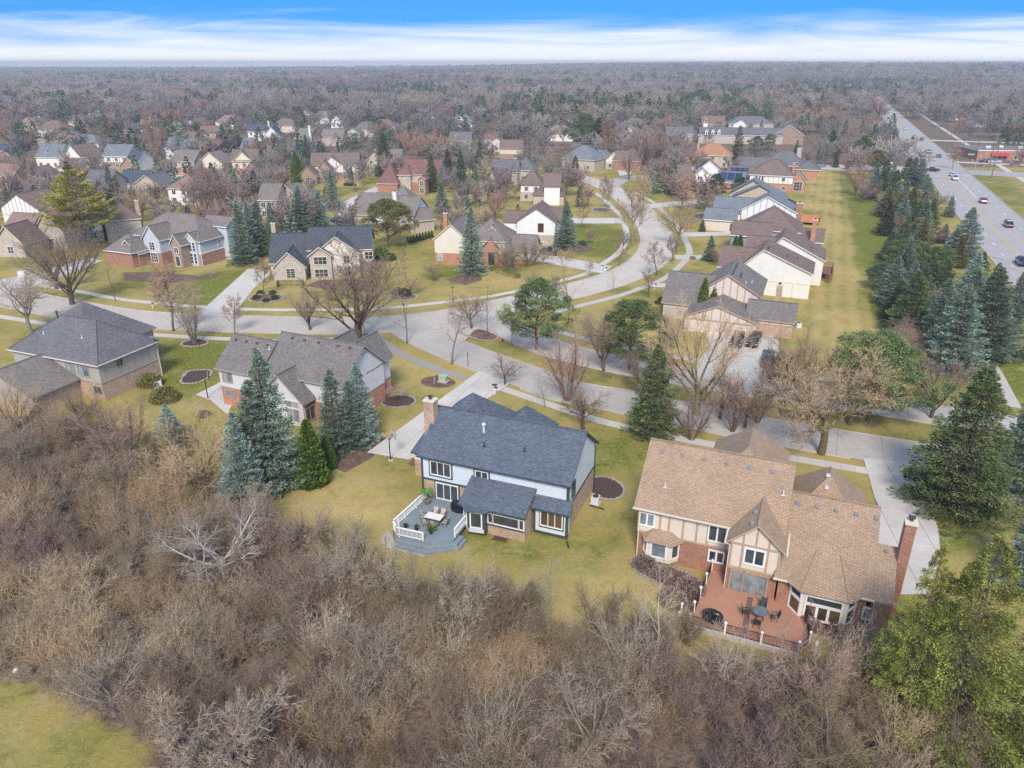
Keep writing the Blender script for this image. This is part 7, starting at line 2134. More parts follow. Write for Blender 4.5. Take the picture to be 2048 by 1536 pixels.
for i, (bx, by, ty, tw, lb, kd, wd) in enumerate(MID):
 bk = {'red': 'brown', 'rust': 'red', 'plum': 'brown', 'tan': 'tan', 'white': 'white', 'pale': 'pale'}.get(tw, 'grey')
 bare(kd, bx, by, ty, tw, lb, bk, i, wd * 1.05)
# clipped and garden shrubs
SHR = paint('shrub_stem', (0.10, 0.07, 0.05), 0.9)
def shrub(bx, by, dia, label, fo='box', h=None, group=None, name='shrub'):
 g = G(bx, by)
 t_ = thing(name, label, 'shrub', (g.x, g.y, 0), random.random() * 6, group)
 o = link('foliage', BALL, t_); o.scale = (dia, dia, h or dia)
 o.material_slots[0].link = 'OBJECT'; o.material_slots[0].material = FO[fo] if fo in FO else TW[fo]
 return t_
for bx, by, lb in ((521, 588, 'boxwood ball at the back left of the round bed'), (546, 588, 'boxwood ball at the back right of the round bed'), (513, 597, 'boxwood ball at the left rim of the round bed'),
                   (550, 598, 'boxwood ball at the right rim of the round bed'), (533, 604, 'boxwood ball at the front rim of the round bed')):
 shrub(bx, by, 1.45, lb, 'box', 1.3, 'boxwood balls in the round bed')
for bx, by, d_, lb, fo in ((1316, 607, 1.3, 'left of three round shrubs on the tudor lawn', 'box'), (1323, 602, 1.5, 'top of three round shrubs on the tudor lawn', 'box'), (1331, 608, 1.4, 'right of three round shrubs on the tudor lawn', 'box'),
                           (1385, 518, 1.4, 'round plum shrub beside the pavement fork', 'plum'), (1164, 490, 2.2, 'dark round shrub beside the drooping spruce', 'dark'), (772, 520, 4.5, 'dark juniper mass behind the cream house', 'arb'),
                           (760, 508, 4.0, 'juniper against the cream house wall', 'arb'), (1448, 432, 5.0, 'dark evergreen mound by the brown dormered house', 'dark'), (1338, 346, 3.4, 'dark green hedge mound at the brick house corner', 'dark'),
                           (700, 552, 2.6, 'dark shrub in the red mulch beside the cream house', 'plum'), (742, 681, 1.6, 'small dark shrub at the foot of the huge tree', 'dark'), (808, 590, 2.6, 'dark shrub in the cream house bed', 'dark'), (796, 588, 2.6, 'plum shrub in the cream house bed', 'plum'),
                           (875, 757, 1.0, 'small shrub beside the green utility box', 'plum'), (770, 768, 1.4, 'round shrub at the brick corner', 'box'), (1345, 1205, 2.4, 'dark leafless shrub at the patio steps', 'plum'),
                           (1290, 1135, 2.2, 'plum shrub below the canted bay', 'plum'), (1320, 1155, 2.0, 'dark shrub right of the canted bay', 'plum'), (1380, 1185, 2.6, 'largest plum shrub beside the patio railing', 'plum'), (1620, 1245, 1.6, 'thin shrub below the bow window', 'red'),
                           (1675, 1262, 1.5, 'shrub at the brick wall right of the bow window', 'red'), (826, 927, 1.2, 'tan grass tuft at the navy roofed house corner', 'tan'), (1960, 1000, 2.4, 'dark shrub under the pale blue spruce', 'plum'),
                           (408, 832, 1.6, 'grey shrub by the basketball court', 'plum'), (300, 770, 3.4, 'olive shrub at the taupe house corner', 'olive'), (330, 800, 3.6, 'large olive green shrub beside the basketball hoop', 'olive')):
 shrub(bx, by, d_, lb, fo, d_ * (.9 if d_ < 4 else .7))
# clipped hedge under the garage gable
a_, b_ = G(556, 573), G(607, 572)
hm = hedge_cloud('hedge', 300, box_shape((b_ - a_).length, 1.1, 1.15), 3600, .12, .025, up=.5)
c_ = (a_ + b_) / 2
h_ = thing('hedge', 'clipped dark green hedge under the cream garage window', 'hedge', (c_.x, c_.y, 0), math.atan2(b_.y - a_.y, b_.x - a_.x))
o = link('foliage', hm, h_); o.material_slots[0].link = 'OBJECT'; o.material_slots[0].material = FO['arb']
a_, b_ = G(985, 540), G(1035, 556)
hm = hedge_cloud('hedge', 301, box_shape((b_ - a_).length, 1.6, .9), 2600, .14, .03, up=.4)
c_ = (a_ + b_) / 2
h_ = thing('hedge', 'low dark hedge along the brick entry bed', 'hedge', (c_.x, c_.y, 0), math.atan2(b_.y - a_.y, b_.x - a_.x))
o = link('foliage', hm, h_); o.material_slots[0].link = 'OBJECT'; o.material_slots[0].material = FO['arb']
# garden beds, edging stones
STONE = concrete('edge_stone', (0.31, 0.265, 0.225), .2)
def ring(cx, cy, rx, ry, rz, n=30):
 c, s = math.cos(rz), math.sin(rz)
 return [Vector((cx + rx * math.cos(t) * c - ry * math.sin(t) * s, cy + rx * math.cos(t) * s + ry * math.sin(t) * c, 0)) for t in (2 * math.pi * i / n for i in range(n))]
STONES = []
for k in range(4):
 r_ = random.Random(k); mb = MB()
 mb.lathe((0, 0, 0), [(.16, 0), (.20, .07), (.17, .15), (.08, .19)], 6, sx=1.25 + .3 * r_.random(), sy=.8 + .2 * r_.random())
 STONES.append(mb.mesh('stone', STONE, uv=False))
def bed(label, pts, mat=None, stones=0, size=1.0, z=.03):
 c = sum(pts, Vector()) / len(pts)
 t_ = thing('flower_bed', label, 'flower bed', (c.x, c.y, 0))
 mb = MB(); P = [(p.x - c.x, p.y - c.y, z) for p in pts]
 ar = sum(P[i][0] * P[(i + 1) % len(P)][1] - P[(i + 1) % len(P)][0] * P[i][1] for i in range(len(P)))
 mb.poly(P if ar > 0 else P[::-1]); mb.build('mulch', mat or MULCH, t_)
 if stones:
  L = cut(spline(pts, .5, True) + [spline(pts, .5, True)[0]], .42 * size)
  for i, q in enumerate(L):
   o = link('stone', STONES[i % 4], t_, loc=(q.x - c.x, q.y - c.y, .0), rz=random.random() * 6)
   k = size * random.uniform(.8, 1.15); o.scale = (k, k, k)
 return t_
bed('round mulch bed ringed with stones under the many stemmed tree', ring(*G(390, 687)[:2], 2.1, 1.7, 0), MULCHD, 1, 1.2)
bed('stone edged dark mulch bed beside the basketball court', [G(*p) for p in ((362, 765), (375, 745), (395, 741), (420, 741), (424, 747), (410, 760), (385, 768))], MULCHD, 1, 1.0)
bed('round raised mulch bed under the umbrella shaped tree', ring(*G(797, 803)[:2], 2.3, 2.0, 0), MULCHD, 1, .9)
bed('mulch bed around the green utility box', ring(*G(876, 764)[:2], 2.6, 2.0, -.4), MULCH)
bed('round shrub bed with curved stone rim on the cream house lawn', ring(*G(533, 597)[:2], 3.3, 2.9, 0), MULCH, 1, 1.3)
bed('island bed of mulch ringed with stone blocks at the crossing', [G(*p) for p in ((921, 666), (930, 656), (955, 654), (985, 664), (996, 674), (985, 682), (950, 678))], MULCH, 1, 1.2)
bed('dark mulch bed with pale edging at the right wall of the navy roofed house', ring(*G(1211, 976)[:2], 1.9, 2.4, .3), MULCHD, 1, .8)
bed('curved leaf filled bed with rough stones below the canted bay', [G(*p) for p in ((1262, 1125), (1300, 1120), (1380, 1150), (1400, 1200), (1385, 1245), (1370, 1215), (1330, 1175), (1280, 1148))], MULCH, 1, 1.0)
bed('mulch bed beneath the spruces by the brick corner', [G(*p) for p in ((655, 930), (675, 895), (760, 870), (775, 880), (745, 915), (690, 945))], MULCH)
bed('red mulch bed in front of the cream house', [G(*p) for p in ((610, 572), (640, 560), (720, 560), (760, 565), (745, 580), (680, 582))], MULCH)
bed('mulch bed in front of the red brick house', [G(*p) for p in ((245, 545), (330, 545), (400, 552), (440, 545), (430, 556), (340, 566), (250, 560))], MULCH)
bed('brown bed around the tall spruce of the cream and brick house', [G(*p) for p in ((895, 560), (930, 545), (960, 548), (965, 560), (930, 570))], MULCH)
bed('narrow bed of stones at the cream house lawn shrubs', [G(*p) for p in ((778, 595), (800, 588), (828, 590), (832, 597), (800, 602))], MULCH, 1, 1.2)
bed('bed with white stones on the side road lawn', ring(*G(1203, 421)[:2], 3.2, 4.0, 0), MULCH, 1, 1.8)
bed('mulch under the drooping spruce', ring(*G(1145, 497)[:2], 5.0, 4.0, 0), MULCH)
bed('brown mulch strip at the end of the median', [G(*p) for p in ((1555, 815), (1600, 822), (1640, 836), (1600, 840), (1560, 832))], MULCH)
bed('mulch bed beside the concrete drive', [G(*p) for p in ((1852, 975), (1900, 985), (1990, 1010), (1980, 1030), (1890, 1022), (1860, 1000))], MULCH)
bed('mulch bed below the bow window', [G(*p) for p in ((1610, 1225), (1700, 1245), (1745, 1265), (1735, 1290), (1660, 1275), (1612, 1262))], MULCH)
bed('stone lined bed on the brown dormered house lawn', ring(*G(1421, 436)[:2], 5, 7, 0), MULCH, 1, 1.8)
bed('leaf covered bed under the biggest tree of the verge', ring(*G(742, 690)[:2], 2.4, 2.6, 0), MULCH)
# umbrella shaped small tree
g = G(793, 800)
t_ = thing('umbrella_tree', 'little flat topped weeping tree in the round raised bed', 'tree', (g.x, g.y, .1))
mb = MB(); mb.tube((0, 0, 0), (.1, 0, .9), .10, .07, 8).tube((.1, 0, .9), (-.05, .05, 1.5), .07, .05, 8); mb.build('trunk', BK['brown'], t_)
rs = np.random.RandomState(9); n = 1500; a_ = rs.rand(n) * 6.28; r_ = np.sqrt(rs.rand(n)) * 1.35
P = np.stack([r_ * np.cos(a_), r_ * np.sin(a_), 1.75 - .28 * r_ ** 2 + rs.normal(size=n) * .07], 1); Dv = np.stack([np.cos(a_), np.sin(a_), -.5 + 0 * a_], 1) + rs.normal(size=(n, 3)) * .5
V, T = sprays(P, Dv, .32, .012, rs); link('crown', np_mesh('umbrella_crown', V, T, TW['plum'], tint=np.repeat(rs.rand(n), 2)), t_)
# the grey deck and what stands on it
h1o = H1.location; A1 = rad(-22)
def L1(x, y, z=0): return Vector((h1o.x + x * math.cos(A1) - y * math.sin(A1), h1o.y + x * math.sin(A1) + y * math.cos(A1), z))
DECKM = paint('deck_grey', (0.20, 0.245, 0.265), .7, .08, .8)
dk = thing('deck', 'grey painted deck with white railing behind the navy roofed house', 'deck', L1(3.8, -3))
LD = lambda x, y, z=0: L1(x, y, z) - dk.location
ZD = .78
dp = [(.9, .3), (.55, -6.3), (1.35, -7.15), (4.9, -6.95), (6.75, -5.7), (6.75, -2.3), (6.1, -2.2), (6.1, .3)]
def clip_half(poly, x, keep):
 out = []
 for i in range(len(poly)):
  p_, q_ = poly[i], poly[(i + 1) % len(poly)]
  a, b = (p_[0] - x) * keep >= 0, (q_[0] - x) * keep >= 0
  if a: out.append(p_)
  if a != b:
   t = (x - p_[0]) / (q_[0] - p_[0]); out.append((x, p_[1] + (q_[1] - p_[1]) * t))
 return out
x = .5
while x < 6.8:                                    # deck boards, one by one
 q = clip_half(clip_half(dp, x + .012, 1), x + .262, -1)
 if len(q) >= 3:
  q = q[::-1]
  if sum(q[i][0] * q[(i + 1) % len(q)][1] - q[(i + 1) % len(q)][0] * q[i][1] for i in range(len(q))) < 0: q = q[::-1]
  mb = MB(); mb.slab([LD(*p_, ZD) for p_ in q], .05); mb.build('plank', DECKM, dk)
 x += .274
mb = MB()
for i in range(len(dp)):
 if i in (4, 5, 6, 7): continue
 p_, q_ = dp[i], dp[(i + 1) % len(dp)]
 mb.beam(LD(*p_, .36), LD(*q_, .36), .08, .72)
mb.build('skirt', DECKM, dk)
for k, (o_, z_) in enumerate(((.35, .50), (.75, .24))):
 mb = MB(); st = [(1.6, -7.2 - o_), (5.0, -7.05 - o_), (6.9 + o_ * .8, -5.75 - o_ * .4), (6.9 + o_ * .8, -4.4), (6.5, -4.4), (6.5, -5.4), (4.8, -6.7), (1.6, -6.9)]
 mb.slab([LD(*p_, z_) for p_ in reversed(st)][::-1], z_); mb.build('step', DECKM, dk)
WHT = TR['white']
def rail(a, b, posts=True):
 pa, pb = LD(*a, ZD), LD(*b, ZD); L = (pb - pa).length; d = (pb - pa) / L
 mb = MB(); mb.beam(pa + Vector((0, 0, .92)), pb + Vector((0, 0, .92)), .16, .06); mb.build('handrail', WHT, dk)
 mb = MB(); mb.beam(pa + Vector((0, 0, .14)), pb + Vector((0, 0, .14)), .06, .08)
 k = int(L / .13)
 for i in range(1, k): q = pa + d * (L * i / k); mb.box(q + Vector((0, 0, .52)), (.045, .045, .76), A1)
 mb.build('balusters', WHT, dk, kind='stuff')
 n = max(1, round(L / 2.2))
 for i in range(n + 1):
  q = pa + d * (L * i / n); mb = MB(); mb.box(q + Vector((0, 0, .48)), (.12, .12, .96), A1); mb.build('post', WHT, dk)
rail((.95, -.1), (.6, -6.25)); rail((.6, -6.25), (1.4, -7.05)); rail((1.4, -7.05), (4.2, -6.95)); rail((6.65, -5.2), (6.65, -2.5))
mb = MB(); q = LD(1.75, -7.1, 0); mb.box(q + Vector((0, 0, 1.4)), (.1, .1, 2.8), A1); mb.build('lamp_post', WHT, dk)
FAB = paint('chair_fabric', (0.46, 0.385, 0.335), .9, .08, 8); MET = paint('furniture_metal', (0.10, 0.075, 0.062), .5)
def deck_chair(loc, rz, label, group, fab=FAB, metal=MET):
 t_ = thing('garden_chair', label, 'chair', loc, rz, group)
 mb = MB(); mb.box((0, 0, .44), (.5, .5, .06)); mb.build('seat', fab, t_)
 mb = MB(); mb.beam((0, .25, .47), (0, .40, 1.0), .5, .05, up=(0, 1, .3)); mb.build('backrest', fab, t_)
 for sx in (-.24, .24):
  mb = MB(); mb.beam((sx, .28, .45), (sx, .42, 1.02), .04, .04); mb.beam((sx, .3, .66), (sx, -.24, .66), .05, .035); mb.build('armrest', metal, t_)
  for sy in (-.22, .25): mb = MB(); mb.box((sx, sy, .33 if sy < 0 else .22), (.035, .035, .66 if sy < 0 else .44)); mb.build('leg', metal, t_)
 return t_
tt = L1(3.75, -3.8, ZD)
t_ = thing('patio_table', 'white topped rectangular table on the grey deck', 'table', tt, A1)
mb = MB(); mb.slab([(-.85, -.5, .76), (.85, -.5, .76), (.85, .5, .76), (-.85, .5, .76)], .05); mb.build('tabletop', concrete('table_stone', (.66, .62, .57), .08), t_)
for sx in (-.7, .7):
 for sy in (-.38, .38): mb = MB(); mb.box((sx, sy, .355), (.07, .07, .71)); mb.build('leg', MET, t_)
for x_, y_, r_, lb in ((-.4, .85, 0, 'house side of the white table, left'), (.4, .85, 0, 'house side of the white table, right'), (-.45, -.85, math.pi, 'thicket side of the white table, left'), (.42, -.85, math.pi, 'thicket side of the white table, right'),
                       (-1.15, .05, math.pi / 2, 'end of the white table towards the railing'), (1.2, -.05, -math.pi / 2, 'end of the white table towards the bay window')):
 c_ = tt + Vector((x_ * math.cos(A1) - y_ * math.sin(A1), x_ * math.sin(A1) + y_ * math.cos(A1), 0))
 deck_chair(c_, A1 + r_, 'tan cushioned chair at the ' + lb, 'tan chairs around the white deck table')
t_ = thing('grill', 'barbecue under a black cover against the deck wall', 'grill', L1(5.0, -1.1, ZD), A1)
mb = MB(); mb.lathe((0, 0, 0), [(.62, .0), (.74, .25), (.72, .7), (.6, .98), (.42, 1.16), (.2, 1.22)], 14, sx=1.15, sy=.62); mb.build('cover', paint('cover_black', (.012, .012, .014), .28), t_, smooth=True)
for sx in (-.5, .5): mb = MB(); mb.tube((sx, -.3, .06), (sx, -.24, .06), .06, .06, 8); mb.build('wheel', TR['black'], t_)
# potted plants
def pot(loc, label, r=.2, h=.42, col=(.028, .028, .03), leaves='fern'):
 t_ = thing('potted_plant', label, 'potted plant', loc, 0)
 mb = MB(); mb.lathe((0, 0, 0), [(r * .72, 0), (r, h * .9), (r * 1.1, h * .92), (r * 1.1, h), (r * .9, h)], 12); mb.build('pot', paint('pot_%s' % str(col), col, .5), t_)
 gm = paint('leaf_green', (.075, .20, .025), .45, .2, 4)
 if leaves == 'banana':
  mb = MB(); mb.tube((0, 0, h - .05), (.02, .02, 1.15), .07, .045, 8); mb.build('stem', paint('banana_stem', (.22, .15, .06), .7), t_)
  for k in range(7):
   an = k * .9; mb = MB(); pr = []
   for i in range(6):
    t = i / 5; rr = .9 * t; z_ = 1.1 + .55 * math.sin(t * 2.3) - .25 * t; w_ = .17 * math.sin(math.pi * min(.97, t * .9 + .08))
    ce = Vector((rr * math.cos(an), rr * math.sin(an), z_)); s_ = Vector((-math.sin(an), math.cos(an), 0))
    pr.append((ce - s_ * w_, ce + Vector((0, 0, -.03)), ce + s_ * w_))
   for i in range(5):
    mb.poly([pr[i][0], pr[i][1], pr[i + 1][1], pr[i + 1][0]]); mb.poly([pr[i][1], pr[i][2], pr[i + 1][2], pr[i + 1][1]])
   mb.build('leaf', gm, t_)
 else:
  rs = np.random.RandomState(int(r * 900 + h * 77)); n = 90
  a = rs.rand(n) * 6.28; e = rs.uniform(.4 if leaves == 'fern' else .1, 1.4, n)
  Dd = np.stack([np.cos(a) * np.cos(e), np.sin(a) * np.cos(e), np.sin(e)], 1)
  P = np.zeros((n, 3)); P[:, 2] = h; P[:, :2] = rs.normal(size=(n, 2)) * r * .35
  V, T = sprays(P, Dd, (.75 if leaves == 'fern' else .28) * rs.uniform(.7, 1.2, n), .02 if leaves == 'fern' else .05, rs, droop=.2)
  link('foliage', np_mesh('foliage', V, T, FO['lime'] if leaves == 'fern' else FO['box'], tint=np.repeat(rs.rand(n), 2)), t_, kind='stuff')
 return t_
pot(L1(1.45, -1.0, ZD), 'banana plant in a woven grey planter in the deck corner', .38, .4, (.16, .14, .125), 'banana')
pot(L1(1.75, -5.9, ZD), 'dark pot with a stub of plant beside the white post', .17, .5, (.03, .03, .035), 'low')
pot(L1(2.75, -5.6, ZD), 'black pot with a low round green plant', .2, .42, (.02, .02, .022), 'low')
pot(L1(4.3, -5.6, ZD), 'black pot with a tall grassy palm', .2, .46, (.02, .021, .022), 'fern')
bed('gravel and snow pale stones around the deck foot', [L1(*p_) for p_ in ((-.5, -5.8), (.5, -6.4), (1.3, -7.3), (4.9, -7.2), (4.9, -8.2), (.8, -8.2), (-.3, -7.2))], concrete('gravel_pale', (.40, .36, .33), .2), z=.02)
bed('small mulch strip at the kitchen wall', [L1(*p_) for p_ in ((9.6, -3.3), (11, -3.2), (11, -2.6), (9.6, -2.6))], MULCHD)
# meter, condenser and the downspout extension
def condenser(loc, rz, label):
 t_ = thing('air_conditioner', label, 'air conditioner', loc, rz)
 mb = MB(); mb.box((0, 0, .06), (1.0, 1.0, .12)); mb.build('base', KERBM, t_)
 mb = MB(); mb.box((0, 0, .5), (.8, .8, .76)); mb.build('casing', TR['silver'], t_)
 mb = MB(); mb.lathe((0, 0, .88), [(.33, 0), (.33, .05), (.1, .06)], 14); mb.build('fan_grille', TR['dark'], t_)
condenser(L1(17.0, 6.6, 0), A1, 'air conditioner at the right brick wall of the navy roofed house')
condenser(G(1556, 648), 0, 'air conditioner at the side of the tudor garage')
condenser(G(1596, 655), 0, 'air conditioner beside the tan brick wing of the tudor house')
condenser(G(318, 772), .4, 'round air conditioner at the taupe house corner')
mb = MB(); mb.beam((0, 0, .12), (1.4, -.7, .08), .12, .1); t_ = tag(mb.build('drain_pipe', TR['dark'], loc=L1(16.6, 5.9, 0)), 'grey drain extension lying on the dark mulch bed', 'drain pipe')
mb = MB(); mb.beam((0, 0, .1), (.1, -1.0, .06), .16, .12); t_ = tag(mb.build('drain_pipe', TR['dark'], loc=L1(16.4, -1.0, 0)), 'dark drain extension on the grass at the house corner', 'drain pipe')
for k, px_ in enumerate(((1252, 1016), (1259, 1017))):
 mb = MB(); mb.box((0, 0, .05), (.4, .2, .1)); tag(mb.build('block', STONE, loc=G(*px_), rz=.1 + k * .1), ['left pale block on the grass between the houses', 'right pale block on the grass between the houses'][k], 'block')
# terracotta patio
h2o = H2.location; A2 = rad(-22.3)
def L2(x, y, z=0): return Vector((h2o.x + x * math.cos(A2) - y * math.sin(A2), h2o.y + x * math.sin(A2) + y * math.cos(A2), z))
pt = thing('patio', 'terracotta coloured patio with black iron railing and white posts', 'patio', L2(11, -4))
PL = lambda x, y, z=0: L2(x, y, z) - pt.location
TER = concrete('patio_terracotta', (.40, .195, .125), .1); TERB = concrete('patio_band', (.16, .095, .085), .1)
pp = [(7.3, .4), (6.75, -7.5), (15.0, -7.6), (15.8, -6.0), (15.2, -2.2), (13.2, -2.0), (13.2, .4)]
mb = MB(); mb.slab([PL(*p_, .40) for p_ in pp], .4); mb.build('slab', TER, pt)
mb = MB(); mb.slab([PL(x_, y_, .408) for x_, y_ in ((10.7, -7.4), (11.15, -7.4), (11.15, -2.2), (10.7, -2.2))], .02); mb.build('brick_band', TERB, pt)
mb = MB(); mb.beam(PL(6.7, -7.55, .2), PL(15.05, -7.65, .2), .25, .42); mb.build('border', KERBM, pt)
IRON = paint('iron_black', (.015, .015, .017), .4)
def fence_run(pts, step=1.9):
 for a, b in zip(pts[:-1], pts[1:]):
  pa, pb = PL(*a, .4), PL(*b, .4); L = (pb - pa).length; d = (pb - pa) / L
  mb = MB()
  for z_ in (.14, .92): mb.beam(pa + Vector((0, 0, z_)), pb + Vector((0, 0, z_)), .04, .05)
  for i in range(1, int(L / .125)): q = pa + d * (i * .125); mb.box(q + Vector((0, 0, .53)), (.022, .022, .78), A2)
  mb.build('iron_rail', IRON, pt, kind='stuff')
  n = max(1, round(L / 2.4))
  for i in range(n):
   q = pa + d * (L * i / n); mb = MB(); mb.box(q + Vector((0, 0, .52)), (.15, .15, 1.04), A2); mb.lathe(q + Vector((0, 0, 1.04)), [(.12, 0), (.13, .05), (.05, .13)], 8); mb.build('post', WHT, pt)
fence_run([(7.3, .3), (6.8, -5.9), (6.75, -7.5), (15.0, -7.6)]); fence_run([(15.0, -7.6), (15.75, -6.1), (15.3, -3.0)])
for x_, y_ in ((15.0, -7.6), (15.3, -3.0), (5.9, -6.6), (5.9, -7.7), (16.2, -7.2)): q = PL(x_, y_, 0); mb = MB(); mb.box(q + Vector((0, 0, .75)), (.15, .15, 1.5), A2); mb.lathe(q + Vector((0, 0, 1.5)), [(.12, 0), (.13, .05), (.05, .13)], 8); mb.build('post', WHT, pt)
tt = L2(11.9, -4.6, .41)
t_ = thing('patio_table', 'round glass topped table on the terracotta patio', 'table', tt)
mb = MB(); mb.lathe((0, 0, .7), [(.62, 0), (.66, .02), (.62, .045)], 20); mb.build('tabletop', glass('table_glass', (.10, .13, .15), .1), t_)
for k in range(4): a_ = k * 1.57 + .5; mb = MB(); mb.beam((.1 * math.cos(a_), .1 * math.sin(a_), .7), (.42 * math.cos(a_), .42 * math.sin(a_), 0), .045, .045); mb.build('leg', IRON, t_)
DF = paint('chair_dark_mesh', (.05, .05, .055), .7)
for k, lb in enumerate(('towards the patio door', 'left of the glass table', 'towards the railing', 'right of the glass table')):
 a_ = math.pi / 2 + k * math.pi / 2 + A2 + (.15 if k % 2 else -.1)
 deck_chair(tt + Vector((1.12 * math.cos(a_), 1.12 * math.sin(a_), 0)), a_ - math.pi / 2, 'black iron chair ' + lb, 'black chairs round the glass table', DF, IRON)
t_ = thing('grill', 'long covered black barbecue at the patio railing corner', 'grill', L2(8.4, -6.5, .41), A2 - .15)
mb = MB(); mb.lathe((0, 0, 0), [(.6, 0), (.66, .3), (.64, .8), (.5, 1.06), (.3, 1.16)], 12, sx=1.35, sy=.55); mb.build('cover', paint('cover_black', (.012, .012, .014), .28), t_, smooth=True)
mb = MB(); mb.box((0, -.42, .62), (1.3, .08, .06)); mb.build('side_shelf', TR['black'], t_)
# red deck of the cream house
rd = thing('deck', 'red brown wooden deck with stairs behind the cream gabled house', 'deck', G(1648, 565))
q0 = G(1622, 545, 1.4); a_ = rad(-22)
WD = paint('wood_red', (.19, .085, .065), .75, .2, 2)
RL = lambda x, y, z: (q0.x + x * math.cos(a_) - y * math.sin(a_) - rd.location.x, q0.y + x * math.sin(a_) + y * math.cos(a_) - rd.location.y, z)
for i in range(17): mb = MB(); mb.slab([RL(i * .25, 0, 1.4), RL(i * .25 + .235, 0, 1.4), RL(i * .25 + .235, 7, 1.4), RL(i * .25, 7, 1.4)], .08); mb.build('plank', WD, rd)
for x_, y_ in ((0, 0), (4.2, 0), (4.2, 3.5), (4.2, 7), (0, 7), (2.1, 0), (2.1, 7)): mb = MB(); q = RL(x_, y_, 0); mb.box((q[0], q[1], 1.2), (.14, .14, 2.4), a_); mb.build('post', WD, rd)
for z_ in (1.75, 2.0, 2.3):
 mb = MB()
 for p_, r_ in (((0, 0), (2.8, 0)), ((4.2, 0), (4.2, 7)), ((0, 7), (4.2, 7))): mb.beam(RL(*p_, z_), RL(*r_, z_), .06, .09)
 mb.build('rail', WD, rd)
for i in range(6): mb = MB(); q = RL(3.5, -.3 - i * .3, 1.25 - i * .21); mb.box(q, (1.2, .3, .06), a_); mb.build('step', WD, rd)
t_ = thing('grill', 'black covered grill on the red brown deck', 'grill', Vector(RL(1.2, 1.2, 1.4)) + rd.location, a_)
mb = MB(); mb.lathe((0, 0, 0), [(.6, 0), (.7, .4), (.6, .9), (.3, 1.1)], 10, sx=1.4, sy=.7); mb.build('cover', TR['black'], t_)
dk2 = thing('deck', 'new orange wood deck behind the slate walled house', 'deck', G(1612, 447))
mb = MB(); mb.box((0, 0, .9), (7, 5, .25), rad(-22)); mb.build('platform', paint('wood_orange', (.50, .22, .10), .7, .1, 1), dk2)
for k, (x_, y_, l_, r_) in enumerate(((0, 2.5, 7, 0), (3.5, 0, 5, 1.57))):
 mb = MB(); mb.box((x_ * math.cos(rad(-22)) - y_ * math.sin(rad(-22)), x_ * math.sin(rad(-22)) + y_ * math.cos(rad(-22)), 1.5), (l_, .08, 1.0), rad(-22) + r_); mb.build('railing', paint('wood_orange', (.50, .22, .10), .7), dk2)
# street furniture
def hoop(px_, label, rz, col):
 g = G(*px_); t_ = thing('basketball_hoop', label, 'basketball hoop', g, rz)
 mb = MB(); mb.box((0, 0, .05), (.5, .5, .1)); mb.build('base', KERBM, t_)
 mb = MB(); mb.tube((0, 0, 0), (0, 0, 2.9), .07, .06, 8); mb.beam((0, 0, 2.6), (.45, 0, 3.0), .06, .06); mb.beam((0, 0, 2.9), (.45, 0, 3.3), .06, .06); mb.build('pole', TR['black'], t_)
 bm_ = NT('backboard_clear'); bm_.color((.62, .64, .66)); bm_.rough(.2)
 mb = MB(); mb.box((.5, 0, 3.3), (.04, 1.37, .9)); b_ = mb.build('backboard', bm_.mat if col == 'clear' else WHT, t_)
 mb = MB()
 for z_ in (2.85, 3.75): mb.beam((.53, -.7, z_), (.53, .7, z_), .04, .05)
 for y_ in (-.68, .68): mb.beam((.53, y_, 2.85), (.53, y_, 3.75), .04, .05)
 for z_ in (3.05, 3.4): mb.beam((.53, -.3, z_), (.53, .3, z_), .02, .03)
 for y_ in (-.3, .3): mb.beam((.53, y_, 3.05), (.53, y_, 3.4), .02, .03)
 mb.build('board_frame', TR['dark'] if col == 'clear' else TR['black'], b_)
 mb = MB()
 for i in range(12): a, b = i * math.pi / 6, (i + 1) * math.pi / 6; mb.beam((.78 + .23 * math.cos(a), .23 * math.sin(a), 3.05), (.78 + .23 * math.cos(b), .23 * math.sin(b), 3.05), .02, .02)
 mb.build('rim', paint('rim_orange', (.5, .12, .03), .5), t_)
hoop((781, 921), 'black basketball hoop with clear board at the edge of the main drive', .5, 'clear')
hoop((416, 797), 'basketball hoop with white board beside the mauve roofed house', .3, 'white')
def mailbox(px_, label, col='white'):
 t_ = thing('mailbox', label, 'mailbox', G(*px_), rad(-20))
 mb = MB(); mb.box((0, 0, .5), (.1, .1, 1.0)); mb.beam((-.05, 0, .95), (.35, 0, .95), .08, .08); mb.build('post', TR[col], t_)
 mb = MB(); mb.box((.15, 0, 1.06), (.5, .2, .14)); mb.lathe((.15, 0, 1.12), [(.12, 0), (.09, .06), (.03, .1)], 8, sx=2, sy=.8); mb.build('box', TR['black'] if col == 'white' else TR['white'], t_)
mailbox((990, 789), 'white mailbox post at the foot of the main drive')
mailbox((306, 617), 'white mailbox on the verge before the red brick house'); mailbox((806, 621), 'pair of pale mailboxes on the verge of the cream house')
mailbox((1203, 541), 'pale mailbox at the brick house drive'); mailbox((1211, 545), 'second pale mailbox at the brick house drive'); mailbox((1309, 578), 'mailbox at the tudor walk corner')
def sign(px_, label, h=2.6, face='dark', size=(.45, .55), rz=.0):
 t_ = thing('street_sign', label, 'street sign', G(*px_), rz)
 mb = MB(); mb.tube((0, 0, 0), (0, 0, h), .04, .04, 6); mb.build('post', TR['dark'], t_)
 mb = MB(); mb.box((0, -.05, h - size[1] / 2), (size[0], .03, size[1])); mb.build('plate', TR[face], t_)
sign((936, 735), 'dark sign post on the verge by the boulevard', 2.5, 'dark', (.12, .6)); sign((1024, 693), 'thin dark sign post beside the median pine', 2.3, 'dark', (.12, .5))
g = G(906, 603)
t_ = thing('street_name_sign', 'small green street name sign on a dark post at the crossing corner', 'street sign', g)
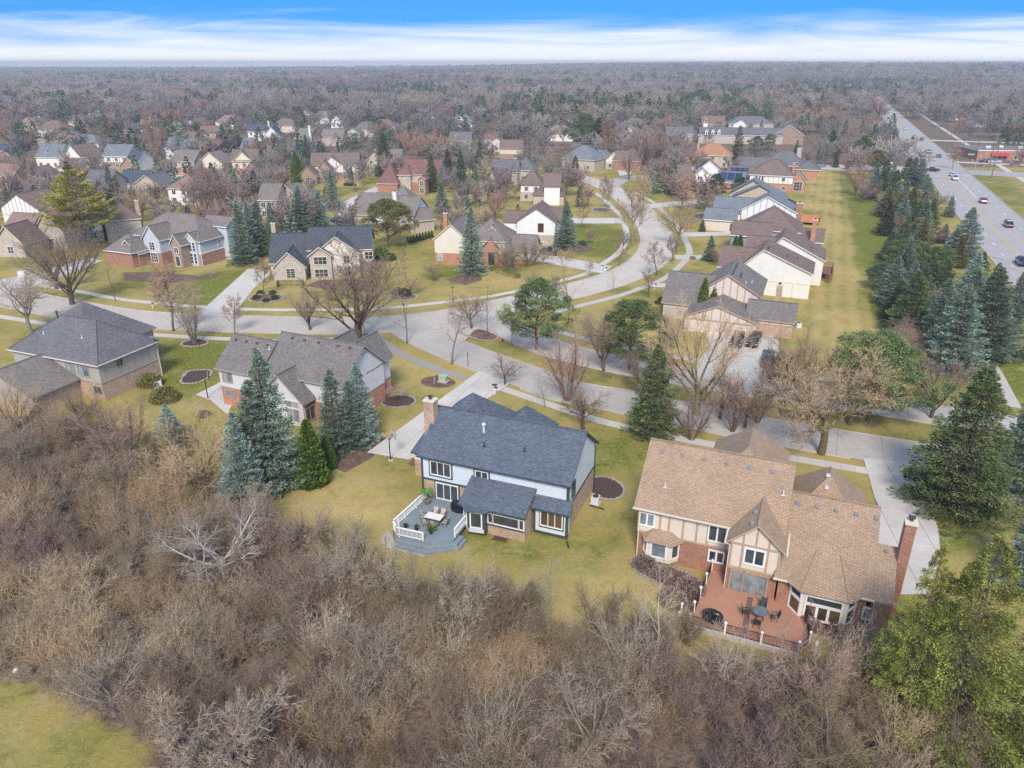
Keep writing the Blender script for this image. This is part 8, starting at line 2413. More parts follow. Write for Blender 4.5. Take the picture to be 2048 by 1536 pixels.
mb = MB(); mb.tube((0, 0, 0), (0, 0, 2.9), .04, .04, 6); mb.build('post', TR['dark'], t_); mb = MB(); mb.box((0, 0, 2.75), (.8, .03, .22), .3); mb.box((0, 0, 2.95), (.03, .8, .22), .3); mb.build('name_plate', paint('sign_green', (.03, .22, .12), .5), t_)
t_ = thing('fire_hydrant', 'red fire hydrant on the median beside the island bed', 'fire hydrant', G(1005, 684))
HR = paint('hydrant_red', (.40, .03, .03), .4)
mb = MB(); mb.lathe((0, 0, 0), [(.18, 0), (.18, .06), (.12, .08), (.12, .5), (.17, .52), (.17, .6), (.12, .66), (.05, .74)], 10); mb.build('barrel', HR, t_)
mb = MB(); mb.tube((-.24, 0, .42), (.24, 0, .42), .06, .06, 8); mb.tube((0, -.24, .42), (0, 0, .42), .07, .07, 8); mb.build('outlets', HR, t_)
t_ = thing('utility_box', 'pale green utility box in the mulch bed', 'utility box', G(887, 763), rad(-20))
mb = MB(); mb.box((0, 0, .06), (1.4, 1.2, .12)); mb.build('pad', KERBM, t_); mb = MB(); mb.box((0, 0, .5), (1.1, .95, .78)); mb.slab([(-.6, -.52, .95), (.6, -.52, .95), (.6, .52, .95), (-.6, .52, .95)], .07); mb.build('cabinet', paint('cabinet_green', (.36, .46, .32), .5), t_)
t_ = thing('utility_post', 'thin grey utility pedestal beside the green box', 'utility post', G(869, 768)); mb = MB(); mb.lathe((0, 0, 0), [(.13, 0), (.13, .9), (.09, 1.0)], 8); mb.build('casing', TR['metal'], t_)
for px_, lb in (((989, 771), 'round manhole cover in the main drive'), ((1811, 947), 'round manhole cover in the concrete drive of the tan house')):
 mb = MB(); mb.lathe((0, 0, .10), [(.42, 0), (.42, .012), (.34, .014)], 18); tag(mb.build('manhole_cover', TR['dark'], loc=G(*px_)), lb, 'manhole cover')
t_ = thing('utility_box', 'grey utility cabinet on the west lawn', 'utility box', G(47, 553)); mb = MB(); mb.box((0, 0, .6), (1.5, 1.2, 1.2)); mb.build('cabinet', TR['silver'], t_)
# dish on the taupe house eave
q = m4.P(17.2, 9.3, 5.4); t_ = thing('satellite_dish', 'grey satellite dish on the right eave of the taupe house', 'satellite dish', Vector(q) + H4.location)
mb = MB(); mb.tube((0, 0, -.1), (0, 0, .6), .03, .03, 6); mb.build('mast', TR['metal'], t_); mb = MB(); mb.lathe((0, 0, .85), [(.05, -.12), (.3, -.02), (.42, .1)], 14, sx=1.2, sy=.5); mb.build('dish', paint('dish_grey', (.2, .25, .30), .4), t_)
# bins and pink ring at the tudor garage
for px_, lb in (((1428, 660), 'left white topped planter at the garage doors'), ((1446, 661), 'right white topped planter at the garage doors')):
 t_ = thing('planter', lb, 'planter', G(*px_)); mb = MB(); mb.lathe((0, 0, 0), [(.3, 0), (.36, .45), (.3, .5)], 10); mb.build('tub', TR['silver'], t_); mb = MB(); mb.lathe((0, 0, .5), [(.3, 0), (.35, .2), (.15, .45)], 8); mb.build('shrub', SHR, t_)
t_ = thing('wheelie_bin', 'dark bins beside the tan brick wing', 'bin', G(1562, 652))
mb = MB(); mb.box((0, 0, .5), (.6, .7, 1.0), 0, 0, 1.12); mb.build('body', TR['black'], t_); mb = MB(); mb.box((0, -.02, 1.05), (.68, .78, .08)); mb.build('lid', TR['dark'], t_)
bed('pink brick ring bed in front of the parked cars', ring(*G(1543, 672)[:2], 1.5, 1.5, 0, 16), MULCHD, 1, 1.0)
# vehicles
GLS = glass('car_glass', (.02, .024, .028), .05); TYRE = paint('tyre', (.018, .018, .019), .85); RIM = paint('rim_metal', (.45, .46, .48), .35, metal=.7)
LAMP = paint('headlamp', (.75, .77, .8), .2); TAIL = paint('taillamp', (.35, .01, .01), .3)
def car_meshes(kind):
 """body and glazing of a car lofted through cross sections along its length"""
 L, W, Hh = {'suv': (4.75, 1.9, 1.72), 'sedan': (4.7, 1.8, 1.45), 'pickup': (5.7, 1.98, 1.85)}[kind]
 if kind == 'suv': prof = [(-L / 2, .55, .80), (-L / 2 + .1, .32, 1.0), (-L / 2 + .35, .28, 1.05), (-1.15, .28, 1.02), (-.75, .28, 1.06), (.4, .28, 1.05), (1.35, .28, 1.02), (L / 2 - .25, .28, .97), (L / 2 - .06, .34, .86), (L / 2, .48, .72)]
 elif kind == 'sedan': prof = [(-L / 2, .5, .78), (-L / 2 + .12, .3, .96), (-1.5, .25, 1.0), (-.6, .25, .97), (.6, .25, .95), (1.2, .25, .92), (L / 2 - .3, .27, .82), (L / 2, .42, .66)]
 else: prof = [(-L / 2, .55, .95), (-L / 2 + .08, .45, 1.15), (-1.0, .38, 1.15), (-.9, .35, 1.15), (.9, .35, 1.15), (1.3, .35, 1.16), (L / 2 - .3, .38, 1.1), (L / 2, .5, .95)]
 mb = MB(); rings = []
 for x, z0, z1 in prof:
  e = .9 if abs(x) > L / 2 - .2 else 1.0
  w_ = W / 2 * e; i = len(mb.v)
  for y, z in ((-w_ * .93, z0), (-w_, z0 + .22), (-w_, z1 - .12), (-w_ * .9, z1), (w_ * .9, z1), (w_, z1 - .12), (w_, z0 + .22), (w_ * .93, z0)): mb.v.append((x, y, z))
  rings.append(i)
 for a, b in zip(rings[:-1], rings[1:]):
  for k in range(8): mb.f.append((a + k, b + k, b + (k + 1) % 8, a + (k + 1) % 8)); mb.m.append(0)
 mb.f.append(tuple(rings[0] + k for k in range(8))); mb.m.append(0); mb.f.append(tuple(rings[-1] + 7 - k for k in range(8))); mb.m.append(0)
 body = mb.mesh(kind + '_body', [None], uv=False, smooth=False)
 if kind == 'suv': lo, hi, zb_, zt = (-L / 2 + .12, 1.15), (-L / 2 + .55, .35), 1.0, Hh
 elif kind == 'sedan': lo, hi, zb_, zt = (-1.75, 1.25), (-1.0, .35), .93, Hh
 else: lo, hi, zb_, zt = (-.95, 1.35), (-.75, .55), 1.13, Hh
 wb, wt = W / 2 * .93, W / 2 * .74
 bt = [(lo[0], -wb, zb_), (lo[1], -wb, zb_), (lo[1], wb, zb_), (lo[0], wb, zb_)]; tp = [(hi[0], -wt, zt - .05), (hi[1], -wt, zt - .05), (hi[1], wt, zt - .05), (hi[0], wt, zt - .05)]
 mb = MB()
 for k in range(4): j = (k + 1) % 4; mb.poly([bt[k], bt[j], tp[j], tp[k]])
 glz = mb.mesh(kind + '_glass', [None], uv=False)
 mb = MB(); t2 = [(p_[0] * 1.02, p_[1] * 1.02, zt - .055) for p_ in tp]; t3 = [(p_[0] * .94, p_[1] * .9, zt) for p_ in tp]
 for k in range(4): j = (k + 1) % 4; mb.poly([t2[k], t2[j], t3[j], t3[k]])
 mb.poly(t3);
 for k in range(4): mb.beam(Vector(bt[k]), Vector(tp[k]), .09, .09)
 for s in (-1, 1): xm = (lo[0] + lo[1]) / 2 - .1; mb.beam((xm, s * wb, zb_), (xm - .05, s * wt, zt - .05), .09, .08)
 top = mb.mesh(kind + '_roof', [None], uv=False)
 mb = MB(); mb.tube((0, -.11, 0), (0, .11, 0), .35, .35, 14); tyre = mb.mesh('tyre', TYRE, uv=False)
 mb = MB(); mb.tube((0, -.115, 0), (0, .115, 0), .22, .22, 10); rim = mb.mesh('rim', RIM, uv=False)
 mb = MB(); mb.box((0, 0, 0), (.1, .34, .15)); lamp = mb.mesh('lamp', [None], uv=False)
 return dict(L=L, W=W, body=body, glass=glz, roof=top, tyre=tyre, rim=rim, lamp=lamp, zl=.72 if kind != 'pickup' else .9)
CARS = {k: car_meshes(k) for k in ('suv', 'sedan', 'pickup')}
PAINTS = {}
def car_paint(name, c):
 if name not in PAINTS:
  t = NT('car_paint_' + name); t.color(c); t.rough(.28); t.b.inputs['Coat Weight'].default_value = .6; t.b.inputs['Coat Roughness'].default_value = .06
  PAINTS[name] = t.mat
 return PAINTS[name]
CC = {'black': (.013, .013, .015), 'white': (.72, .72, .72), 'silver': (.42, .43, .45), 'grey': (.13, .135, .145), 'blue': (.025, .055, .16), 'red': (.30, .018, .03), 'navy': (.02, .028, .06), 'darkred': (.10, .02, .03)}
def car(kind, loc, heading, col, label, group=None, parts=True):
 """heading: direction the bonnet points, as an angle from +X"""
 m_ = CARS[kind]
 t_ = thing({'suv': 'suv', 'sedan': 'car', 'pickup': 'pickup_truck'}[kind], label, {'pickup': 'pickup truck', 'suv': 'suv', 'sedan': 'car'}[kind], (loc.x, loc.y, .045 if loc.z == 0 else loc.z), heading, group)
 for nm, mt in (('body', car_paint(col, CC[col])), ('windows', GLS), ('roof', car_paint(col, CC[col]))):
  o = link(nm, m_[{'body': 'body', 'windows': 'glass', 'roof': 'roof'}[nm]], t_); o.material_slots[0].link = 'OBJECT'; o.material_slots[0].material = mt
 for sx in (-.30, .30):
  for sy in (-1, 1):
   w_ = link('wheel', m_['tyre'], t_, loc=(sx * m_['L'], sy * (m_['W'] / 2 - .12), .35))
   if parts: link('rim', m_['rim'], w_)
 for sx, mt, nm in ((1, LAMP, 'headlight'), (-1, TAIL, 'taillight')):
  for sy in (-1, 1):
   o = link(nm, m_['lamp'], t_, loc=(sx * (m_['L'] / 2 - .06), sy * m_['W'] * .36, m_['zl'])); o.material_slots[0].link = 'OBJECT'; o.material_slots[0].material = mt
 return t_
av = math.pi / 2 - HEAD                       # heading of the main road
dn = math.pi / 2 + rad(-22) - math.pi         # towards the camera along the drives
car('suv', G(1474, 688, .1), dn, 'black', 'black suv parked before the middle garage door, left of the pair', 'cars on the tudor drive')
car('suv', G(1507, 688, .1), dn - .08, 'black', 'black suv parked at an angle, right of the pair at the garage', 'cars on the tudor drive')
car('suv', G(1536, 728, .1), dn + .1, 'navy', 'dark suv with bright windscreen parked alone lower on the tudor drive', 'cars on the tudor drive')
car('pickup', G(1093, 509, .1), rad(-18), 'black', 'black pickup with pale bumper on the brick house drive')
car('sedan', G(678, 444, .1), .6, 'blue', 'blue car beside the beige house drive', None); car('suv', G(690, 452, .1), .5, 'black', 'black suv behind the charcoal roof ridge')
car('sedan', G(700, 371, .1), .1, 'black', 'black car before the half timbered brown house'); car('sedan', G(512, 363, .1), -.1, 'black', 'dark car under the orange brick gable')
for s_, n_, k_, c_, f_, lb in (
  (33.5, 8.3 - 4.4, 'suv', 'red', 1, 'red suv in the turn lane of the main road'), (-8.0, 4.2, 'suv', 'darkred', -1, 'dark plum car on the main road, lowest of the moving cars'), (-56, -1.2, 'pickup', 'navy', -1, 'dark blue truck at the frame edge behind the spruces'),
  (89, 2.2, 'pickup', 'white', -1, 'white truck waiting at the stop line'), (101, 2.6, 'sedan', 'silver', -1, 'silver car just behind the white truck'),
  (172, -1.6, 'sedan', 'grey', 1, 'grey car left of three beyond the lights'), (172, 5.0, 'sedan', 'grey', 1, 'grey car right of three beyond the lights'), (190, 2.0, 'suv', 'grey', 1, 'grey suv leading the three beyond the lights'),
  (245, -4.0, 'suv', 'white', -1, 'white suv nearest the western kerb beyond the lights'), (272, 1.2, 'sedan', 'black', 1, 'black car farther up the main road'), (265, 5.2, 'suv', 'navy', 1, 'navy suv beside the black car up the road'), (283, 2.6, 'sedan', 'silver', 1, 'silver car ahead of the navy suv'),
  (345, 1.6, 'sedan', 'white', -1, 'small white car high up the main road'), (372, -5.0, 'sedan', 'white', -1, 'white car on the western lane high up the road'), (455, -3, 'sedan', 'grey', -1, 'distant grey car on the main road')):
 car(k_, MR(s_, n_), av if f_ > 0 else av + math.pi, c_, lb, 'cars on the main road', parts=s_ < 120)
car('pickup', MR(113, -3.5), rad(-10), 'black', 'dark truck turning across the crossing', 'cars on the main road')
car('sedan', G(1773, 328, .1), rad(-12), 'white', 'white car parked in the lot beside the crossing', 'cars in the corner lot'); car('suv', G(1769, 321, .1), rad(-12), 'silver', 'pale suv behind the white parked car', 'cars in the corner lot')
car('pickup', G(1988, 326, .1), rad(170), 'silver', 'silver pickup in front of the shop', 'cars at the shop'); car('suv', G(1970, 325, .1), rad(170), 'black', 'black suv beside the silver pickup at the shop', 'cars at the shop'); car('sedan', G(2030, 329, .1), rad(170), 'grey', 'dark car right of the silver pickup at the shop', 'cars at the shop')
# poles, wires and traffic lights along the main road
WOOD = paint('pole_wood', (.20, .165, .135), .9); GALV = paint('pole_galvanised', (.45, .46, .46), .45, metal=.4)
POLES = []
def power_pole(loc, h, label, rz=None, lamp=False):
 t_ = thing('utility_pole', label, 'utility pole', loc, av if rz is None else rz, 'wooden poles along the main road')
 mb = MB(); mb.tube((0, 0, 0), (0, 0, h), .22, .14, 8); mb.build('pole', WOOD, t_)
 mb = MB(); mb.beam((0, -1.4, h - .6), (0, 1.4, h - .6), .12, .14); mb.beam((0, -1.0, h - 1.8), (0, 1.0, h - 1.8), .1, .12); mb.build('crossarm', WOOD, t_)
 for y_ in (-1.3, -.6, .6, 1.3): mb = MB(); mb.lathe((0, y_, h - .53), [(.05, 0), (.07, .1), (.03, .2)], 6); mb.build('insulator', TR['silver'], t_)
 if lamp: mb = MB(); mb.tube((.3, 0, h - 3.2), (.3, 0, h - 2.2), .2, .2, 8); mb.build('transformer', GALV, t_)
 POLES.append((loc, h))
 return t_
PP = [(1941, 336, 272), (1961, 297, 243), (1875, 285, 236), (1896, 247, 203), (1858, 246, 205), (1842, 225, 200)]
for i, (s_, n_, h_) in enumerate(((101, 16.5, 15), (128, 19.5, 15), (170, 20.5, 16), (225, 22, 14), (280, 22, 14), (340, 22, 14), (400, 22, 13.5), (460, 22, 13), (530, 22, 13), (600, 22, 13))):
 power_pole(MR(s_, n_), h_, ['tallest wooden pole on the grass corner of the crossing', 'wooden pole behind the green sign at the shop corner', 'wooden pole with wide crossarm beyond the crossing', 'wooden pole fourth from the crossing', 'wooden pole fifth from the crossing', 'wooden pole sixth from the crossing', 'wooden pole seventh from the crossing', 'wooden pole eighth from the crossing', 'wooden pole ninth from the crossing', 'farthest wooden pole up the main road'][i], lamp=i in (2,))
power_pole(MR(112, -11.5), 14, 'wooden pole with transformer on the lot side of the crossing', lamp=True)
def wire(p, q, sag, name, label=None, r=.022, parent=None):
 mb = MB(); n = 10; P = [p.lerp(q, i / n) - Vector((0, 0, sag * 4 * (i / n) * (1 - i / n))) for i in range(n + 1)]
 for a, b in zip(P[:-1], P[1:]): mb.tube(a, b, r, r, 4, cap=False)
 o = mb.build(name, TR['dark'], parent)
 if label: tag(o, label, 'cable', 'overhead cables of the main road')
 return o
east = [p for p in POLES if (p[0] - MR0).dot(MRN) > 0]
for i, ((a, ha), (b, hb)) in enumerate(zip(east[:-1], east[1:])):
 for k, y_ in enumerate((-1.3, 1.3)):
  o = wire(a + MRN * y_ + Vector((0, 0, ha - .35)), b + MRN * y_ + Vector((0, 0, hb - .35)), .9, 'power_cable', None, .03)
  tag(o, 'overhead cable between two wooden poles on the %s side, %s span' % ('road' if k == 0 else 'far', ['first', 'second', 'third', 'fourth', 'fifth', 'sixth', 'seventh', 'eighth', 'ninth'][i]), 'cable', 'overhead cables of the main road')
tag(wire(MR(112, -11.5) + Vector((0, 0, 12)), MR(128, 19.5) + Vector((0, 0, 12.5)), 1.0, 'power_cable', None, .03), 'overhead cable crossing high over the main road', 'cable')
tag(wire(MR(112, -11.5) + Vector((0, 0, 12.6)), MR(140, -90) + Vector((0, 0, 11)), 1.2, 'power_cable', None, .04), 'long cable running west from the lot pole', 'cable')
for (n0, s0), lb in (((-9.5, 99), 'grey steel signal pole on the lot corner'), ((13.5, 104), 'grey steel signal pole on the grass corner'), ((14.0, 126), 'grey steel signal pole at the shop corner')):
 t_ = thing('signal_pole', lb, 'signal pole', MR(s0, n0), av); mb = MB(); mb.tube((0, 0, 0), (0, 0, 9.5), .16, .11, 8); mb.build('pole', GALV, t_)
 if 'shop' in lb:
  mb = MB(); mb.beam((0, 0, 9.3), (-1.6, 0, 9.9), .08, .08); mb.build('arm', GALV, t_); mb = MB(); mb.box((-1.9, 0, 9.9), (.7, .25, .14)); mb.build('lamp_head', TR['silver'], t_)
w0, w1 = MR(99, -9.5) + Vector((0, 0, 7.2)), MR(104, 13.5) + Vector((0, 0, 7.2))
tag(wire(w0, w1, .35, 'span_wire', None, .035), 'span wire carrying the near traffic lights', 'cable')
w2, w3 = MR(126, -9) + Vector((0, 0, 7.2)), MR(126, 14) + Vector((0, 0, 7.2))
SIGY = paint('signal_yellow', (.58, .33, .02), .5)
def signal(loc, label, rz):
 t_ = thing('traffic_light', label, 'traffic light', loc, rz, 'yellow traffic lights')
 mb = MB(); mb.box((0, 0, 0), (.36, .36, 1.1)); mb.build('housing', SIGY, t_)
 for k, c in enumerate((RIM, RIM, RIM)):
  mb = MB(); mb.tube((-.17, 0, .34 - k * .34), (-.36, 0, .36 - k * .34), .13, .14, 8); mb.build('visor', SIGY, t_)
  mb = MB(); mb.tube((-.18, 0, .34 - k * .34), (-.2, 0, .34 - k * .34), .11, .11, 8); mb.build('lens', [TAIL, paint('lens_amber', (.25, .12, .01), .3), paint('lens_green', (.01, .12, .07), .3)][k], t_)
 mb = MB(); mb.tube((0, 0, .55), (0, 0, .95), .03, .03, 5); mb.build('hanger', TR['dark'], t_)
for f_, lb in ((.16, 'traffic light over the western lanes'), (.45, 'traffic light just left of the road centre'), (.56, 'traffic light just right of the road centre'), (.80, 'traffic light over the eastern kerb lane')):
 q = w0.lerp(w1, f_); q.z = 7.2 - .35 * 4 * f_ * (1 - f_) - .95; signal(q, lb, av)
for s0, n0, lb in ((128, 15.4, 'traffic light on the shop corner pole'), (103, 14.6, 'traffic light on the grass corner pole')): signal(MR(s0, n0) + Vector((0, 0, 5.4)), lb, av + 1.57)
t_ = thing('street_name_sign', 'long green road name board beside the traffic lights', 'street sign', MR(126, 11.5) + Vector((0, 0, 6.2)), av - math.pi / 2)
mb = MB(); mb.box((0, 0, 0), (2.6, .06, .6)); mb.build('board', paint('sign_green2', (.01, .33, .13), .5), t_)
mb = MB()
for u_ in (-.9, -.62, -.34, -.06, .25, .53, .81): mb.box((u_, -.04, .02), (.16, .02, .26))
mb.build('lettering', TR['white'], t_)
t_ = thing('marker_post', 'short brown marker post on the roadside grass', 'post', MR(30, 21)); mb = MB(); mb.box((0, 0, .5), (.25, .25, 1.0)); mb.build('post', TR['brown'], t_)
# litter at the thicket edge
for px_, s_, lb in (((338, 1503), .35, 'white plastic bag at the lower thicket edge'), ((32, 1341), .22, 'white scrap at the left thicket edge'), ((335, 1460), .12, 'small white scrap on the mown grass corner')):
 rs = np.random.RandomState(int(px_[0])); mb = MB(); mb.lathe((0, 0, 0), [(s_ * .8, 0), (s_, s_ * .3), (s_ * .6, s_ * .7), (s_ * .2, s_ * .8)], 7)
 mb.v = [(v[0] * (1 + .3 * rs.randn()), v[1] * (1 + .3 * rs.randn()), v[2] * (1 + .2 * rs.randn())) for v in mb.v]; tag(mb.build('plastic_bag', WHT, loc=G(*px_)), lb, 'litter')
g = G(297, 1035, 2.0); mb = MB(); mb.lathe((0, 0, 0), [(.1, 0), (.2, .1), (.15, .3)], 7); tag(mb.build('plastic_bag', paint('bag_blue', (.03, .09, .35), .5), loc=g), 'small blue bag caught in the thicket', 'litter')
# what nobody could count: thicket, far woods
bpy.context.view_layer.update()
FOOT = []                                    # house footprints keep clear of scattered trees
for o in COL.objects:
 if o.name.startswith('roof') and o.parent is not None and o.type == 'MESH':
  P = o.parent.location
  xs = [v.co.x + P.x for v in o.data.vertices]; ys = [v.co.y + P.y for v in o.data.vertices]
  FOOT.append((min(xs) - 2, max(xs) + 2, min(ys) - (3 if P.y < 130 else 20 if o.parent is not CHURCH else 92), max(ys) + 2))
def free(X, Y, pave=True):
 ok = np.ones(len(X), bool)
 for x0, x1, y0, y1 in FOOT: ok &= ~((X > x0) & (X < x1) & (Y > y0) & (Y < y1))
 if pave:
  for q in PAVED:
   q_ = np.array(q)
   if q_[:, 1].min() > Y.max() or q_[:, 1].max() < Y.min(): continue
   ok &= ~inside(X, Y, q)
 s = (X - MR0.x) * MRD.x + (Y - MR0.y) * MRD.y; n = (X - MR0.x) * MRN.x + (Y - MR0.y) * MRN.y
 ok &= ~((n > -9) & (n < np.where(s > 420, 14, 30)) & (s < 1500))
 return ok
def shrub_mesh(name, seed, mat, n=10, spread=38):
 r = random.Random(seed)
 g = Grow(seed, [
  dict(L=0.85, r=0.012, seg=5, tip=0.3, wob=0.14, trop=0.03),
  dict(n=9, t0=0.15, ang=36, len=0.5, fall=0.4, rad=0.5, seg=3, tip=0.35, wob=.15),
  dict(n=6, t0=0.1, ang=40, len=0.55, fall=0.35, rad=0.55, rmin=0.0022, seg=2, tip=0.6, wob=.15),
  dict(n=4, t0=0.1, ang=40, len=0.6, fall=0.3, rad=0.7, rmin=0.0018, seg=1)])
 for k in range(n):
  a = k * 2.4 + r.random(); t = rad(r.uniform(4, spread))
  d = np.array([math.sin(t) * math.cos(a), math.sin(t) * math.sin(a), math.cos(t)])
  g.stem(np.array([.08 * math.cos(a), .08 * math.sin(a), 0]), d, r.uniform(.6, 1.0), .012, 0)
 v, tr = join([tubes(s, 1 if i >= 2 and i == 3 else 3) for i, s in enumerate(g.segs)])
 v = v / v[:, 2].max()
 tint = np.repeat(np.random.RandomState(seed).rand(len(tr) // 6 + 1), 6)[:len(tr)]
 return np_mesh(name, v, tr, mat, tint=tint)
def scatter(name, pts, rots, scl, idx, meshes, label=None):
 """ONE object of kind stuff: copies of the given meshes set at the points by a node tree"""
 me = bpy.data.meshes.new(name)
 me.vertices.add(len(pts)); me.vertices.foreach_set('co', np.asarray(pts, np.float32).ravel())
 for nm, tp, arr in (('rot', 'FLOAT', rots), ('siz', 'FLOAT_VECTOR', scl), ('idx', 'INT', idx)):
  a = me.attributes.new(nm, tp, 'POINT')
  a.data.foreach_set('vector' if tp == 'FLOAT_VECTOR' else 'value', np.asarray(arr, np.int32 if tp == 'INT' else np.float32).ravel())
 o = link(name, me, kind='stuff')
 if label: o['label'] = label
 col = bpy.data.collections.new(name + '_kinds')
 for i, m_ in enumerate(meshes):
  ob = bpy.data.objects.new('%s_kind_%02d' % (name, i), m_)
  col.objects.link(ob)
 ng = bpy.data.node_groups.new(name, 'GeometryNodeTree')
 ng.interface.new_socket('Geometry', in_out='INPUT', socket_type='NodeSocketGeometry')
 ng.interface.new_socket('Geometry', in_out='OUTPUT', socket_type='NodeSocketGeometry')
 N, Lk = ng.nodes, ng.links
 gi, go = N.new('NodeGroupInput'), N.new('NodeGroupOutput')
 mp = N.new('GeometryNodeMeshToPoints')
 ip = N.new('GeometryNodeInstanceOnPoints')
 ci = N.new('GeometryNodeCollectionInfo')
 ci.inputs['Collection'].default_value = col
 ci.inputs['Separate Children'].default_value = True
 ci.inputs['Reset Children'].default_value = True
 ip.inputs['Pick Instance'].default_value = True
 def attr(nm, tp):
  n = N.new('GeometryNodeInputNamedAttribute'); n.data_type = tp; n.inputs['Name'].default_value = nm
  return n.outputs['Attribute']
 cx = N.new('ShaderNodeCombineXYZ')
 Lk.new(attr('rot', 'FLOAT'), cx.inputs['Z'])
 er = N.new('FunctionNodeEulerToRotation'); Lk.new(cx.outputs[0], er.inputs[0])
 Lk.new(gi.outputs[0], mp.inputs[0]); Lk.new(mp.outputs[0], ip.inputs['Points']); Lk.new(ci.outputs[0], ip.inputs['Instance'])
 Lk.new(er.outputs[0], ip.inputs['Rotation']); Lk.new(attr('siz', 'FLOAT_VECTOR'), ip.inputs['Scale']); Lk.new(attr('idx', 'INT'), ip.inputs['Instance Index'])
 Lk.new(ip.outputs[0], go.inputs[0])
 md = o.modifiers.new('scatter', 'NODES'); md.node_group = ng
 return o
RS = np.random.RandomState(77)
# the thicket in front
BUSH = [shrub_mesh('bush%d' % i, 400 + i, m_, 11, sp) for i, (m_, sp) in enumerate(((TW['grey'], 40), (TW['pale'], 44), (TW['brown'], 36), (TW['tan'], 40), (TW['plum'], 38), (TW['olive'], 34), (TW['tan'], 46), (TW['grey'], 66), (TW['tan'], 62)))]
tx = np.array([p.x for p in THICKET]); ty = np.array([p.y for p in THICKET])
N_ = 9000
X, Y = RS.uniform(max(-110, tx.min()), min(75, tx.max()), N_), RS.uniform(ty.min(), ty.max(), N_)
ok = inside(X, Y, THICKET) & free(X, Y, False) & (np.abs(X) < Y * .80 + 12)
X, Y = X[ok], Y[ok]
keep = RS.rand(len(X)) < np.where(Y < 62, .56, .44) * np.clip(1 + .5 * np.sin(X * .55 + 2) * np.sin(Y * .7), .4, 1.3)
X, Y = X[keep], Y[keep]
den = np.sin(X * .33 + 1) * np.sin(Y * .41) + .5 * np.sin(X * .9) * np.cos(Y * .8)
h = 2.4 + 1.4 * RS.rand(len(X)) + .8 * den + np.where(RS.rand(len(X)) < .12, 1.6, 0)
sc = np.stack([h * .95, h * .95, h], 1)
pick = (np.sin(X * .21 + 2) + np.cos(Y * .27) + RS.normal(size=len(X)) * .9)
idx = np.where(pick < -1.1, 4, np.where(pick < -.3, 2, np.where(pick < .9, 0, np.where(pick < 1.5, 1, 3))))
idx = np.where(RS.rand(len(X)) < .05, 5, idx)
idx = np.where((np.hypot(X + 27, Y - 64) < 9) & (RS.rand(len(X)) < .55), 6, idx)
big = RS.rand(len(X)) < .05
idx = np.where(big, 7 + RS.randint(0, 2, len(X)), idx); h = np.where(big, h * 1.15 + 1.2, h); sc = np.stack([h * np.where(big, .8, .95)] * 2 + [h], 1)
scatter('undergrowth', np.stack([X, Y, 0 * X], 1), RS.rand(len(X)) * 6.28, sc, idx, BUSH, 'dense grey brown leafless thicket filling the lower part of the view')
print('undergrowth', len(X))
# sparse taller brush on the dry grass above it, and weeds
pts = []
for (u0, v0, u1, v1, n_) in ((560, 1080, 760, 1230, 46), (700, 1190, 1080, 1300, 110), (1060, 1270, 1400, 1350, 60), (900, 1200, 1060, 1290, 26), (1500, 1365, 1700, 1390, 14), (230, 880, 380, 960, 22), (60, 815, 230, 900, 30), (0, 780, 60, 850, 10)):
 for _ in range(n_): g = G(u0 + (u1 - u0) * RS.rand(), v0 + (v1 - v0) * RS.rand()); pts.append((g.x, g.y, 0))
pts = np.array(pts); h = RS.uniform(1.6, 4.6, len(pts))
okp = free(pts[:, 0], pts[:, 1], False); pts, h = pts[okp], h[okp]
scatter('brushwood', pts, RS.rand(len(pts)) * 6.28, np.stack([h * .62, h * .62, h], 1), RS.choice([0, 1, 2, 0, 5], len(pts)), BUSH, 'thin leafless brush at the edge of the dry grass')
